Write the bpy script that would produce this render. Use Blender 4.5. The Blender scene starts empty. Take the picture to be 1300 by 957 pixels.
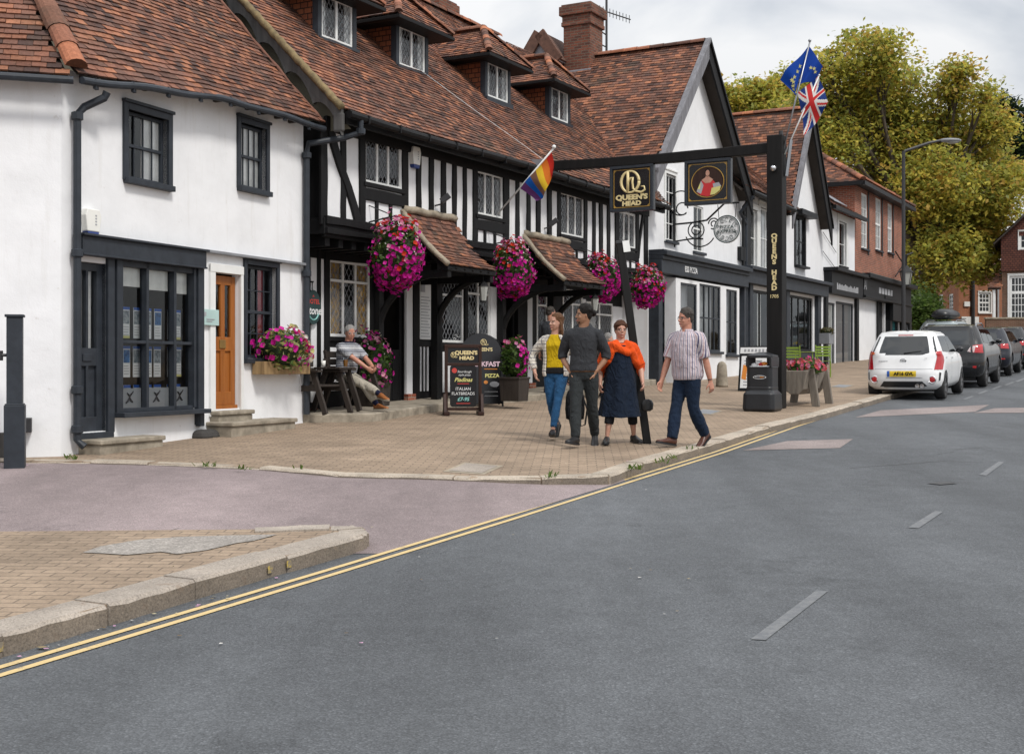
import bpy, bmesh, math, random
from mathutils import Vector, Matrix, noise
R = math.radians
scene = bpy.context.scene
COL = scene.collection
F, CX, HY, CZ, SL = 1600.0, 650.0, 465.0, 1.7, 0.036

def V(*a): return Vector(a)
def gz(y, h=0.0): return SL*min(y, 125.0)+h
def gp(px, py, h=0.1):
    Y = F*(CZ-h)/(py-(HY-F*SL))
    return V((px-CX)/F*Y, Y, gz(Y, h))
def at(px, py, Y): return V((px-CX)/F*Y, Y, CZ+(HY-py)/F*Y)

def root_of(o):
    while o.parent: o = o.parent
    return o

class MB:
    def __init__(s): s.v=[]; s.f=[]; s.m=[]; s.c=[]; s.has_c=False
    def face(s, pts, mat=0, col=None):
        i=len(s.v); s.v.extend(pts); s.f.append(tuple(range(i,i+len(pts)))); s.m.append(mat); s.c.append(col)
        if col is not None: s.has_c=True
    def addf(s, idx, mat=0, col=None):
        s.f.append(tuple(idx)); s.m.append(mat); s.c.append(col)
        if col is not None: s.has_c=True
    def hexa(s, p, mat=0, col=None):
        i=len(s.v); s.v.extend(p)
        for q in ((0,3,2,1),(4,5,6,7),(0,1,5,4),(1,2,6,5),(2,3,7,6),(3,0,4,7)): s.addf([i+k for k in q],mat,col)
    def box(s, x0,x1,y0,y1,z0,z1,mat=0,col=None):
        s.hexa([V(x0,y0,z0),V(x1,y0,z0),V(x1,y1,z0),V(x0,y1,z0),V(x0,y0,z1),V(x1,y0,z1),V(x1,y1,z1),V(x0,y1,z1)],mat,col)
    def bar(s, p, q, w, h, up=None, mat=0, col=None):
        d=(q-p).normalized(); up=up or V(0,0,1)
        if abs(d.dot(up))>.98: up=V(1,0,0)
        a=d.cross(up).normalized(); b=a.cross(d).normalized()
        a=a*w/2; b=b*h/2
        s.hexa([p-a-b,p+a-b,p+a+b,p-a+b,q-a-b,q+a-b,q+a+b,q-a+b],mat,col)
    def prism(s, pts, off, mat=0, col=None):
        n=len(pts); i=len(s.v); s.v.extend(pts); s.v.extend([p+off for p in pts])
        s.addf(list(range(i+n-1,i-1,-1)),mat,col); s.addf([i+n+k for k in range(n)],mat,col)
        for k in range(n):
            j=(k+1)%n; s.addf([i+k,i+j,i+n+j,i+n+k],mat,col)
    def loft(s, rings, cap=True, closed=True, mat=0, col=None):
        i=len(s.v); n=len(rings[0])
        for r in rings: s.v.extend(r)
        for a in range(len(rings)-1):
            for k in range(n if closed else n-1):
                j=(k+1)%n
                s.addf([i+a*n+k,i+a*n+j,i+(a+1)*n+j,i+(a+1)*n+k],mat,col)
        if cap and closed:
            s.addf([i+k for k in range(n-1,-1,-1)],mat,col)
            e=i+(len(rings)-1)*n; s.addf([e+k for k in range(n)],mat,col)
    def tube(s, pts, r, n=8, mat=0, col=None, cap=True, flat=1.0):
        rings=[]; L=len(pts)
        if not isinstance(r,(list,tuple)): r=[r]*L
        prev=None
        for k in range(L):
            d=(pts[min(k+1,L-1)]-pts[max(k-1,0)])
            d=d.normalized() if d.length>1e-9 else V(0,0,1)
            if prev is None:
                a=d.cross(V(0,0,1))
                if a.length<.05: a=d.cross(V(0,1,0))
                a.normalize()
            else:
                a=prev-d*prev.dot(d)
                if a.length<1e-5: a=d.cross(V(0,1,0))
                a.normalize()
            prev=a; b=d.cross(a)
            rings.append([pts[k]+(a*math.cos(t)*r[k]+b*math.sin(t)*r[k]*flat) for t in [2*math.pi*q/n for q in range(n)]])
        s.loft(rings,cap,True,mat,col)
    def lathe(s, c, prof, n=16, mat=0, col=None, axis=None, sx=1, sy=1):
        if axis is None: a,b,d=V(1,0,0),V(0,1,0),V(0,0,1)
        else:
            d=axis.normalized(); a=d.cross(V(0,0,1) if abs(d.z)<.9 else V(1,0,0)).normalized(); b=d.cross(a)
        rings=[[c+d*z+a*(math.cos(t)*r*sx)+b*(math.sin(t)*r*sy) for t in [2*math.pi*q/n for q in range(n)]] for r,z in prof]
        s.loft(rings,True,True,mat,col)
    def ball(s, c, rx, ry=None, rz=None, n=12, m=8, mat=0, rot=None, col=None):
        ry=ry or rx; rz=rz or rx; rings=[]
        for k in range(m+1):
            ph=-math.pi/2+math.pi*(k+.02)/(m+.04)
            ring=[]
            for q in range(n):
                t=2*math.pi*q/n
                p=V(math.cos(t)*math.cos(ph)*rx, math.sin(t)*math.cos(ph)*ry, math.sin(ph)*rz)
                if rot: p=rot@p
                ring.append(c+p)
            rings.append(ring)
        s.loft(rings,True,True,mat,col)
    def split(s, name, mats, parent=None, **k):
        """one object for every separate piece"""
        key=lambda p:(round(p.x,3),round(p.y,3),round(p.z,3)); par={}
        def find(a):
            while par[a]!=a: par[a]=par[par[a]]; a=par[a]
            return a
        ks=[key(p) for p in s.v]
        for q in ks: par.setdefault(q,q)
        for f in s.f:
            r=find(ks[f[0]])
            for i in f[1:]: par[find(ks[i])]=r
        groups={}
        for n,f in enumerate(s.f): groups.setdefault(find(ks[f[0]]),[]).append(n)
        out=[]
        for g in groups.values():
            m=MB()
            for n in g: m.face([s.v[i] for i in s.f[n]],s.m[n],s.c[n])
            out.append(m.build(name,mats,parent,merge=True,**k))
        return out
    def build(s, name, mats, parent=None, smooth=False, uv=False, bevel=0, world=True, merge=False, recalc=True, angle=None, mods=None):
        me=bpy.data.meshes.new(name)
        off=V(0,0,0)
        if parent is not None and world: off=root_of(parent).location
        me.from_pydata([tuple(p-off) for p in s.v],[],s.f)
        if not isinstance(mats,(list,tuple)): mats=[mats]
        for m in mats: me.materials.append(m)
        me.polygons.foreach_set('material_index',s.m)
        if s.has_c:
            a=me.attributes.new('tint','FLOAT_COLOR','FACE'); flat=[]
            for c in s.c:
                c=c or (.5,.5,.5); flat.extend((c[0],c[1],c[2],1.0))
            a.data.foreach_set('color',flat)
        if merge or recalc:
            bm=bmesh.new(); bm.from_mesh(me)
            if merge: bmesh.ops.remove_doubles(bm,verts=bm.verts,dist=.0004)
            bmesh.ops.recalc_face_normals(bm,faces=bm.faces)
            bm.to_mesh(me); bm.free()
        if uv:
            l=me.uv_layers.new(name='uv')
            for p in me.polygons:
                n=p.normal
                if abs(n.z)>.75: t=V(1,0,0); b=V(0,1,0)
                else:
                    t=V(0,0,1).cross(n).normalized(); b=n.cross(t)
                for li in p.loop_indices:
                    co=me.vertices[me.loops[li].vertex_index].co+off
                    l.data[li].uv=(co.dot(t),co.dot(b) if abs(n.z)>.2 else co.z)
        if smooth: me.polygons.foreach_set('use_smooth',[True]*len(me.polygons))
        me.update()
        o=bpy.data.objects.new(name,me); COL.objects.link(o)
        if parent is not None: o.parent=parent
        if bevel:
            b=o.modifiers.new('bevel','BEVEL'); b.width=bevel; b.segments=2; b.limit_method='ANGLE'; b.angle_limit=R(35)
        return o

def thing(name,label,cat,loc,rotz=0,group=None):
    o=bpy.data.objects.new(name,None); COL.objects.link(o); o.empty_display_size=.2
    o.location=loc; o.rotation_euler=(0,0,rotz)
    o['label']=label; o['category']=cat
    if group: o['group']=group
    return o
def tag(o,label,cat,group=None):
    o['label']=label; o['category']=cat
    if group: o['group']=group
    return o
def structure(o): o['kind']='structure'; return o
def stuff(o): o['kind']='stuff'; return o

class Fr:
    """a vertical wall frame: s runs along the wall, d outwards, z up"""
    def __init__(f,O,u):
        f.O=Vector((O[0],O[1])); f.u=Vector(u).normalized(); f.n=Vector((f.u.y,-f.u.x))
    def P(f,s,d,z):
        q=f.O+f.u*s+f.n*d; return V(q.x,q.y,z)
    def s(f,px,d=0):
        r=(px-CX)/F; o=f.O+f.n*d
        return (r*o.y-o.x)/(f.u.x-r*f.u.y)
    def sz(f,px,py,d=0):
        s=f.s(px,d); Y=f.P(s,d,0).y
        return s, CZ+(HY-py)/F*Y
    def z(f,px,py,d=0): return f.sz(px,py,d)[1]
    def off(f,d):
        return Fr(f.O+f.n*d,f.u)
    def box(f,mb,s0,s1,d0,d1,z0,z1,mat=0,col=None):
        mb.hexa([f.P(s0,d0,z0),f.P(s0,d1,z0),f.P(s1,d1,z0),f.P(s1,d0,z0),f.P(s0,d0,z1),f.P(s0,d1,z1),f.P(s1,d1,z1),f.P(s1,d0,z1)],mat,col)
    def vec(f,a,b,c): # direction
        return V(f.u.x*a+f.n.x*b, f.u.y*a+f.n.y*b, c)
    def rot(f): # heading so that local +x = u, local -y = n
        return math.atan2(f.u.y,f.u.x)

def wall(mb,fr,s0,s1,z0,z1,holes=(),d=0,reveal=.14,mat=0,topf=None,step=.6,rmat=None):
    S={s0,s1}; Z={z0,z1}
    for h in holes: S|={h[0],h[1]}; Z|={h[2],h[3]}
    k=1
    while s0+k*step<s1-.05: S.add(s0+k*step); k+=1
    S=sorted(x for x in S if s0-1e-6<=x<=s1+1e-6); Z=sorted(z for z in Z if z0-1e-6<=z<=z1+1e-6)
    def zz(s,z): return topf(s) if (topf and abs(z-z1)<1e-6) else z
    for a,b in zip(S,S[1:]):
        if b-a<1e-5: continue
        for c,e in zip(Z,Z[1:]):
            if e-c<1e-5: continue
            ms,mz=(a+b)/2,(c+e)/2
            if any(h[0]<ms<h[1] and h[2]<mz<h[3] for h in holes): continue
            mb.face([fr.P(a,d,c),fr.P(b,d,c),fr.P(b,d,zz(b,e)),fr.P(a,d,zz(a,e))],mat)
    rm=mat if rmat is None else rmat
    for h in holes:
        a,b,c,e=h[:4]; r=d-reveal
        mb.face([fr.P(a,d,c),fr.P(b,d,c),fr.P(b,r,c),fr.P(a,r,c)],rm); mb.face([fr.P(a,d,e),fr.P(b,d,e),fr.P(b,r,e),fr.P(a,r,e)],rm)
        mb.face([fr.P(a,d,c),fr.P(a,d,e),fr.P(a,r,e),fr.P(a,r,c)],rm); mb.face([fr.P(b,d,c),fr.P(b,d,e),fr.P(b,r,e),fr.P(b,r,c)],rm)
def room(mb,fr,h,d0=-.16,dep=.8,mat=0):
    a,b,c,e=h[:4]; a-=.05;b+=.05;c-=.05;e+=.05; r=d0-dep
    P=fr.P
    mb.face([P(a,r,c),P(b,r,c),P(b,r,e),P(a,r,e)],mat)
    mb.face([P(a,d0,c),P(b,d0,c),P(b,r,c),P(a,r,c)],mat); mb.face([P(a,d0,e),P(b,d0,e),P(b,r,e),P(a,r,e)],mat)
    mb.face([P(a,d0,c),P(a,d0,e),P(a,r,e),P(a,r,c)],mat); mb.face([P(b,d0,c),P(b,d0,e),P(b,r,e),P(b,r,c)],mat)

def inpoly(x,y,poly):
    c=False; j=len(poly)-1
    for i in range(len(poly)):
        xi,yi=poly[i]; xj,yj=poly[j]
        if (yi>y)!=(yj>y) and x<(xj-xi)*(y-yi)/(yj-yi)+xi: c=not c
        j=i
    return c

TILE_PAL=[(.200,.088,.058),(.155,.072,.050),(.250,.106,.064),(.110,.056,.042),(.185,.090,.064),(.078,.045,.038),(.300,.128,.072),(.140,.074,.055)]
def tile_col(rg,x,y,pal=TILE_PAL,dark=0):
    k=noise.noise(V(x*.35,y*.6,3.1+dark))
    c=rg.choice(pal); m=1.0+.35*k+rg.uniform(-.22,.22)
    return (c[0]*m,c[1]*m,c[2]*m)
def roof(parent,pts,seed=1,gauge=.105,tw=.168,sag=.03,warp=None,name='roof',pal=TILE_PAL,thick=.07,undermat=None):
    """a planar tiled roof slope: pts[0]->pts[1] is the eave; every tile is laid as its own lapped piece"""
    rg=random.Random(seed)
    p0=pts[0]; a=(pts[1]-pts[0]).normalized()
    n=(pts[1]-pts[0]).cross(pts[-1]-pts[0]).normalized()
    if n.z<0: n=-n
    b=n.cross(a).normalized()
    if b.z<0: b=-b
    poly=[((p-p0).dot(a),(p-p0).dot(b)) for p in pts]
    x0=min(p[0] for p in poly); x1=max(p[0] for p in poly); y1=max(p[1] for p in poly)
    def pos(x,y):
        o=sag*noise.noise(V(x*.28+seed,y*.33,seed*.7))*1.6+sag*.35*noise.noise(V(x*1.1,y*1.2,seed))
        if warp: o+=warp(x,y)
        return p0+a*x+b*y+n*o
    mb=MB()
    rows=int(y1/gauge)+1
    for k in range(rows):
        y=k*gauge; off=(k%2)*tw/2+rg.uniform(-.012,.012)
        j=int(math.floor(x0/tw))-1
        while j*tw<x1:
            xa=j*tw+off; xb=xa+tw-.005; j+=1
            xc=(xa+xb)/2
            if not inpoly(xc,y+gauge*.5,poly): continue
            l=.020+rg.uniform(-.004,.007); l2=l+rg.uniform(-.005,.005); dy=rg.uniform(-.007,.007)
            col=tile_col(rg,xc,y,pal)
            A=pos(xa,y+dy)+n*l; B=pos(xb,y+dy)+n*l2; C=pos(xb,y+gauge*1.12)+n*.003; D=pos(xa,y+gauge*1.12)+n*.003
            lo=n*.022
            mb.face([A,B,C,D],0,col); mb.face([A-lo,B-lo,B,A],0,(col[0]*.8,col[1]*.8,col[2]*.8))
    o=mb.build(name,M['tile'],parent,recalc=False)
    ub=MB()
    if warp:
        st=.24; nx=int((x1-x0)/st)+1; ny=int(y1/st)+1
        for i in range(nx):
            for k in range(ny):
                xa=x0+i*st; ya=k*st
                if inpoly(xa+st/2,ya+st/2,poly):
                    q=[pos(xa,ya)-n*.02,pos(xa+st,ya)-n*.02,pos(xa+st,ya+st)-n*.02,pos(xa,ya+st)-n*.02]
                    ub.face(q)
    else:
        ub.prism([p-n*(.012+sag*1.3) for p in pts],-n*thick)
    ub.build('roof_deck',undermat or M['soffit'],o,recalc=not warp)
    return o
def ridge(parent,p,q,r=.11,seg=.34,seed=0,name='ridge_tile',mat=None):
    rg=random.Random(seed); mb=MB(); L=(q-p).length; d=(q-p)/L; k=0
    side=d.cross(V(0,0,1)).normalized(); up=side.cross(d).normalized()
    while k*seg<L:
        a=p+d*(k*seg); b=p+d*min((k+1)*seg,L); jr=r*rg.uniform(.93,1.08); col=tile_col(rg,k*1.7,seed)
        col=(col[0]*1.5,col[1]*1.35,col[2]*1.2)
        rings=[]
        for P,rr in ((a,jr),(a+d*.04,jr),(b+d*.02,jr*.93)):
            rings.append([P+side*math.cos(t)*rr+up*(math.sin(t)*rr*.8-.01) for t in [math.pi*x/7-.12+x*.03 for x in range(8)]])
        mb.loft(rings,False,False,0,col)
        mb.face(rings[0],0,(col[0]*.3,col[1]*.3,col[2]*.3))
        k+=1
    return mb.build(name,mat or M['tile'],parent,recalc=False)

def text(name,s,size,mat,parent,o,right,up,extrude=.003,align='CENTER',bold=0,sx=1.0,spacing=1.0,shear=0,world=True):
    cu=bpy.data.curves.new('t','FONT'); cu.body=s; cu.size=size; cu.align_x=align; cu.align_y='CENTER'; cu.extrude=extrude; cu.offset=bold; cu.space_character=spacing; cu.shear=shear; cu.resolution_u=3
    cu.space_line=.9
    ob=bpy.data.objects.new('t',cu); COL.objects.link(ob)
    dg=bpy.context.evaluated_depsgraph_get()
    me=bpy.data.meshes.new_from_object(ob.evaluated_get(dg),depsgraph=dg)
    bpy.data.objects.remove(ob); bpy.data.curves.remove(cu)
    right=right.normalized(); up=up.normalized(); n=right.cross(up)
    off=root_of(parent).location if (parent is not None and world) else V(0,0,0)
    for v in me.vertices:
        c=v.co; v.co=o+right*c.x*sx+up*c.y+n*c.z-off
    me.materials.clear(); me.materials.append(mat); me.name=name
    ob=bpy.data.objects.new(name,me); COL.objects.link(ob)
    if parent is not None: ob.parent=parent
    return ob

def window(parent,fr,s0,s1,z0,z1,mat,lights=1,rows=1,d=-.07,fw=.055,bw=.028,fd=.05,lead=None,sill=None,sillm=None,glass=None,curtain=None,surround=None,rails=(),name='window',casing=None,halfbars=None,tilt=0):
    mb=MB(); B=fr.box
    if surround: # painted outer casing proud of the wall
        w=surround
        B(mb,s0-w,s0,d-.03,.035,z0-w*.4,z1+w); B(mb,s1,s1+w,d-.03,.035,z0-w*.4,z1+w); B(mb,s0,s1,d-.03,.037,z1,z1+w)
        B(mb,s0-w*1.15,s1+w*1.15,.0,.065,z1+w,z1+w+.04)
    m=1 if casing is not None else 0
    B(mb,s0,s0+fw,d-fd,d,z0,z1,m); B(mb,s1-fw,s1,d-fd,d,z0,z1,m)
    B(mb,s0+fw,s1-fw,d-fd,d,z0,z0+fw,m); B(mb,s0+fw,s1-fw,d-fd,d,z1-fw,z1,m)
    w=(s1-s0-2*fw)/lights; cells=[]
    for k in range(1,lights):
        c=s0+fw+k*w; B(mb,c-bw/2,c+bw/2,d-(fd-.006 if bw>.03 else .024),d-.004,z0+fw,z1-fw,m)
    hh=(z1-z0-2*fw)/rows
    for k in range(1,rows):
        c=z0+fw+k*hh; B(mb,s0+fw,s1-fw,d-(fd-.01 if bw>.03 else .023),d-.008,c-bw/2,c+bw/2,m)
    for rz in rails:
        c=z0+(z1-z0)*rz; B(mb,s0+fw,s1-fw,d-fd+.004,d+.006,c-fw*.45,c+fw*.45,m)
    o=mb.build(name,[mat]+([casing] if casing is not None else []),parent,bevel=.004)
    g=MB(); gd=d-min(fd*.6,.026)
    g.face([fr.P(s0+.01,gd,z0+.01),fr.P(s1-.01,gd,z0+.01),fr.P(s1-.01,gd,z1-.01),fr.P(s0+.01,gd,z1-.01)])
    g.build('pane',glass or M['glass'],o,recalc=False)
    if lead:
        lb=MB(); gdl=gd+.004; a0,a1,c0,c1=s0+fw*.7,s1-fw*.7,z0+fw*.7,z1-fw*.7; pit=lead
        asp=1.45
        W=a1-a0; Hh=c1-c0; t=.0048
        # two families of diagonals
        for sgn in (1,-1):
            k=-int(Hh/(pit*asp))-2
            while k*pit<W+Hh:
                # line: x = k*pit + (y/asp)*sgn
                pts=[]
                base=k*pit if sgn>0 else k*pit
                ya,yb=0.0,Hh
                xa=base-0 if sgn>0 else base
                def X(y): return base+(y/asp if sgn>0 else -y/asp)
                lo,hi=0.0,Hh
                if sgn>0:
                    lo=max(lo,(0-base)*asp); hi=min(hi,(W-base)*asp)
                else:
                    lo=max(lo,(base-W)*asp); hi=min(hi,base*asp)
                if hi-lo>.01:
                    pa=fr.P(a0+X(lo),gdl,c0+lo); pb=fr.P(a0+X(hi),gdl,c0+hi)
                    lb.bar(pa,pb,t*2,.004,up=fr.vec(0,1,0))
                k+=1
        lb.build('leading',M['lead'],o,recalc=False)
    if sill:
        sb=MB(); B(sb,s0-.07,s1+.07,d-.02,sill,z0-.075,z0-.002)
        sb.build('sill',sillm or mat,o,bevel=.006)
    if curtain is not None:
        cb=MB(); cd=gd-.025
        # gathered cloth at both sides
        for (ca,cc) in curtain[1]:
            a=s0+(s1-s0)*ca; b=s0+(s1-s0)*cc; N=max(6,int((b-a)/.02))
            rings=[[fr.P(a+(b-a)*i/N,cd+.012*math.sin(i*1.9)+.004*math.sin(i*.7),z) for i in range(N+1)] for z in (z0+.02,z1-.03)]
            cb.loft(rings,False,False)
        cb.build('curtain',curtain[0],o,recalc=False,smooth=True)
    return o

def evalmesh(ob):
    dg=bpy.context.evaluated_depsgraph_get()
    return bpy.data.meshes.new_from_object(ob.evaluated_get(dg),depsgraph=dg)
# ------------------------------------------------------------------ materials
M={}
def node_mat(name):
    m=bpy.data.materials.new(name); m.use_nodes=True; nt=m.node_tree; bs=nt.nodes['Principled BSDF']
    return m,nt,bs
def N(nt,t,**k):
    n=nt.nodes.new(t)
    for a,b in k.items():
        if a.startswith('i_'): n.inputs[a[2:]].default_value=b
        else: setattr(n,a,b)
    return n
def mixc(nt,fac,a,b,mode='MIX'):
    n=nt.nodes.new('ShaderNodeMix'); n.data_type='RGBA'; n.blend_type=mode
    for s,v in ((0,fac),(6,a),(7,b)):
        if isinstance(v,(int,float)): n.inputs[s].default_value=v
        elif isinstance(v,tuple): n.inputs[s].default_value=(*v[:3],1)
        else: nt.links.new(v,n.inputs[s])
    return n.outputs[2]
def ramp(nt,src,stops):
    r=nt.nodes.new('ShaderNodeValToRGB'); e=r.color_ramp.elements
    while len(e)<len(stops): e.new(.5)
    for k,(p,c) in enumerate(stops):
        e[k].position=p; e[k].color=(*c[:3],1) if isinstance(c,tuple) else (c,c,c,1)
    nt.links.new(src,r.inputs[0]); return r.outputs[0]
def noise_n(nt,co,scale,detail=4,rough=.55,dist=0):
    n=N(nt,'ShaderNodeTexNoise'); n.inputs['Scale'].default_value=scale; n.inputs['Detail'].default_value=detail; n.inputs['Roughness'].default_value=rough; n.inputs['Distortion'].default_value=dist
    nt.links.new(co,n.inputs['Vector']); return n.outputs['Fac']
def coords(nt,kind='Object',scale=None,rot=None):
    t=nt.nodes.new('ShaderNodeTexCoord'); o=t.outputs[kind]
    if scale or rot:
        mp=nt.nodes.new('ShaderNodeMapping'); nt.links.new(o,mp.inputs[0])
        if scale: mp.inputs['Scale'].default_value=scale
        if rot: mp.inputs['Rotation'].default_value=rot
        o=mp.outputs[0]
    return o
def bump(nt,bs,h,strength=.3,dist=.01):
    b=nt.nodes.new('ShaderNodeBump'); b.inputs['Strength'].default_value=strength; b.inputs['Distance'].default_value=dist
    nt.links.new(h,b.inputs['Height']); nt.links.new(b.outputs[0],bs.inputs['Normal']); return b
def simple(key,col,rough=.6,var=.25,vs=3.0,bs_=60.0,bst=.15,metal=0,spec=.5,bd=.004,col2=None,scale=None,coat=0,kind='Object'):
    m,nt,bs=node_mat(key); co=coords(nt,kind,scale)
    c2=col2 or tuple(x*(1-var) for x in col); c1=tuple(min(1,x*(1+var*.4)) for x in col)
    f=noise_n(nt,co,vs,5,.6)
    base=ramp(nt,f,[(.3,c2),(.7,c1)])
    nt.links.new(base,bs.inputs['Base Color']); bs.inputs['Roughness'].default_value=rough; bs.inputs['Metallic'].default_value=metal; bs.inputs['Specular IOR Level'].default_value=spec
    if coat: bs.inputs['Coat Weight'].default_value=coat; bs.inputs['Coat Roughness'].default_value=.03
    if bst: bump(nt,bs,noise_n(nt,co,bs_,4,.6),bst,bd)
    M[key]=m; return m
def plaster(key,col,dirt=(.45,.42,.36)):
    m,nt,bs=node_mat(key); co=coords(nt)
    f=noise_n(nt,co,1.3,6,.62); c=ramp(nt,f,[(.28,tuple(x*.90 for x in col)),(.6,col)])
    st=noise_n(nt,coords(nt,scale=(3.2,3.2,.35)),1.6,5,.65); c=mixc(nt,ramp(nt,st,[(.56,0.0),(.80,.30)]),c,dirt)
    sp=noise_n(nt,co,9,6,.7); c=mixc(nt,ramp(nt,sp,[(.64,0.0),(.72,.32)]),c,dirt)
    nt.links.new(c,bs.inputs['Base Color']); bs.inputs['Roughness'].default_value=.85
    h=N(nt,'ShaderNodeMath',operation='ADD'); nt.links.new(noise_n(nt,co,2.2,3,.5),h.inputs[0])
    h2=N(nt,'ShaderNodeMath',operation='MULTIPLY'); nt.links.new(noise_n(nt,co,45,4,.6),h2.inputs[0]); h2.inputs[1].default_value=.12
    nt.links.new(h2.outputs[0],h.inputs[1]); bump(nt,bs,h.outputs[0],.5,.03)
    M[key]=m
plaster('white_wall',(.80,.81,.83)); plaster('white_panel',(.76,.77,.79)); plaster('olive_plaster',(.16,.145,.105),(.10,.09,.07)); plaster('cream',(.62,.58,.5))
simple('charcoal_paint',(.030,.036,.046),.5,.3,6,30,.12,spec=.3); simple('black_paint',(.010,.011,.013),.5,.4,6,25,.25,spec=.25)
def wood(key,col,rough=.7,streak=14,c2=None):
    m,nt,bs=node_mat(key); co=coords(nt,'Object',scale=(1,1,.12))
    f=noise_n(nt,co,streak,6,.65,.4); c=ramp(nt,f,[(.3,c2 or tuple(x*.55 for x in col)),(.7,col)])
    nt.links.new(c,bs.inputs['Base Color']); bs.inputs['Roughness'].default_value=rough; bs.inputs['Specular IOR Level'].default_value=.22; bump(nt,bs,f,.4,.006); M[key]=m
wood('black_timber',(.0095,.0095,.0105),.6); wood('oak_grey',(.24,.21,.175),.8,c2=(.12,.105,.09)); wood('dark_wood',(.052,.042,.036),.65,c2=(.026,.021,.018)); wood('door_wood',(.36,.125,.026),.38,10,(.22,.07,.015)); wood('brown_frame',(.045,.022,.017),.5); wood('box_wood',(.36,.24,.12),.7); wood('bargeboard_grey',(.11,.107,.105),.7,8,(.05,.049,.049)); wood('silver_wood',(.22,.22,.24),.7,9,(.12,.12,.13)); wood('gantry',(.011,.010,.010),.6,9,(.005,.005,.005))
simple('soffit',(.045,.036,.03),.8,.3); simple('lead',(.23,.24,.26),.5,.2); simple('lead_sheet',(.24,.25,.28),.55,.25,5,14,.3)
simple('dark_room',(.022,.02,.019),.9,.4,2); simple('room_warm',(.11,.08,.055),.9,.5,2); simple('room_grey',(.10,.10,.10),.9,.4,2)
simple('white_paint',(.74,.75,.74),.45,.08,5,40,.05); simple('white_plastic',(.78,.78,.74),.35,.05); simple('blue_plastic',(.02,.05,.22),.4,.1)
simple('net',(.80,.80,.78),.9,.2,6); simple('mustard',(.72,.42,.05),.9,.5,10,col2=(.13,.16,.20)); simple('curtain_grey',(.3,.3,.3),.9,.2); simple('pink_cloth',(.35,.06,.08),.9,.3); simple('grey_blind',(.42,.42,.43),.7,.1)
simple('stone',(.33,.29,.23),.85,.35,5,30,.5,bd=.01,col2=(.17,.145,.11)); simple('rubble',(.05,.047,.045),.9,.4,8,20,.5); simple('mortar',(.34,.29,.22),.9,.35,9,30,.6,bd=.012); simple('moss_verge',(.21,.155,.075),.9,.5,9,30,.6,col2=(.11,.085,.045),bd=.012)
simple('gold',(.42,.25,.05),.4,.15); simple('cream_paint',(.70,.58,.30),.5,.06); simple('sign_black',(.008,.008,.010),.25,.2); simple('chrome',(.6,.6,.62),.2,.05,metal=1); simple('steel',(.35,.36,.38),.4,.15,metal=.9)
simple('clay_pot',(.36,.105,.045),.8,.25,5,40,.3); simple('plastic_black',(.013,.014,.017),.38,.2,9,60,.06)
simple('green_paint',(.22,.33,.045),.4,.12); simple('paper',(.78,.79,.80),.6,.04); simple('photo_blue',(.05,.18,.42),.5,.5,18,col2=(.012,.04,.12)); simple('photo_mix',(.35,.38,.40),.5,.6,22,col2=(.06,.09,.12)); simple('paper_blue',(.02,.10,.42),.5,.08); simple('plaque',(.42,.58,.56),.4,.1); simple('brass',(.30,.19,.06),.45,.25,metal=.5)
simple('red_paint',(.50,.02,.025),.4,.1); simple('text_white',(.75,.76,.77),.5,.05); simple('text_teal',(.25,.55,.52),.5,.05); simple('text_yellow',(.62,.58,.2),.5,.05); simple('text_red',(.5,.05,.04),.5,.05); simple('text_pink',(.7,.5,.58),.5,.05); simple('text_grey',(.35,.36,.38),.5,.1); simple('text_orange',(.7,.25,.04),.5,.05)
simple('oval_green',(.014,.045,.045),.35,.2); simple('glass_lamp',(.35,.36,.34),.15,.1); simple('sandbox_soil',(.03,.022,.015),.9)
simple('poster_red',(.45,.04,.03),.5,.6,14,col2=(.06,.01,.01)); simple('poster_teal',(.06,.32,.34),.5,.3); simple('iron',(.03,.03,.033),.45,.3)
simple('trunk',(.085,.068,.05),.9,.4,6,20,.6); simple('far_slate',(.15,.095,.075),.8,.3,2)
def glass(key,tint,base=.10,rough=.015,wob=.25):
    m=bpy.data.materials.new(key); m.use_nodes=True; nt=m.node_tree; nt.nodes.clear()
    out=nt.nodes.new('ShaderNodeOutputMaterial'); mx=nt.nodes.new('ShaderNodeMixShader'); tr=nt.nodes.new('ShaderNodeBsdfTransparent'); gl=nt.nodes.new('ShaderNodeBsdfGlossy')
    tr.inputs[0].default_value=(*tint,1); gl.inputs['Roughness'].default_value=rough; gl.inputs[0].default_value=(.9,.93,.95,1)
    lw=nt.nodes.new('ShaderNodeLayerWeight'); lw.inputs[0].default_value=.35
    mr=nt.nodes.new('ShaderNodeMapRange'); mr.inputs[3].default_value=base; mr.inputs[4].default_value=.8
    fz_=nt.nodes.new('ShaderNodeFresnel'); fz_.inputs[0].default_value=1.5; nt.links.new(fz_.outputs[0],mr.inputs[0]); nt.links.new(mr.outputs[0],mx.inputs[0]); nt.links.new(tr.outputs[0],mx.inputs[1]); nt.links.new(gl.outputs[0],mx.inputs[2])
    co=coords(nt); b=nt.nodes.new('ShaderNodeBump'); b.inputs['Strength'].default_value=wob; b.inputs['Distance'].default_value=.01
    nt.links.new(noise_n(nt,co,3.0,2,.5),b.inputs['Height']); nt.links.new(b.outputs[0],gl.inputs['Normal']); nt.links.new(mx.outputs[0],out.inputs[0]); M[key]=m
glass('glass',(.94,.95,.96),.035); glass('glass_shop',(.88,.9,.9),.01,.01,.1); glass('glass_car',(.03,.032,.035),.045,.01,.06); glass('glass_clear',(.9,.9,.9),.04)
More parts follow.
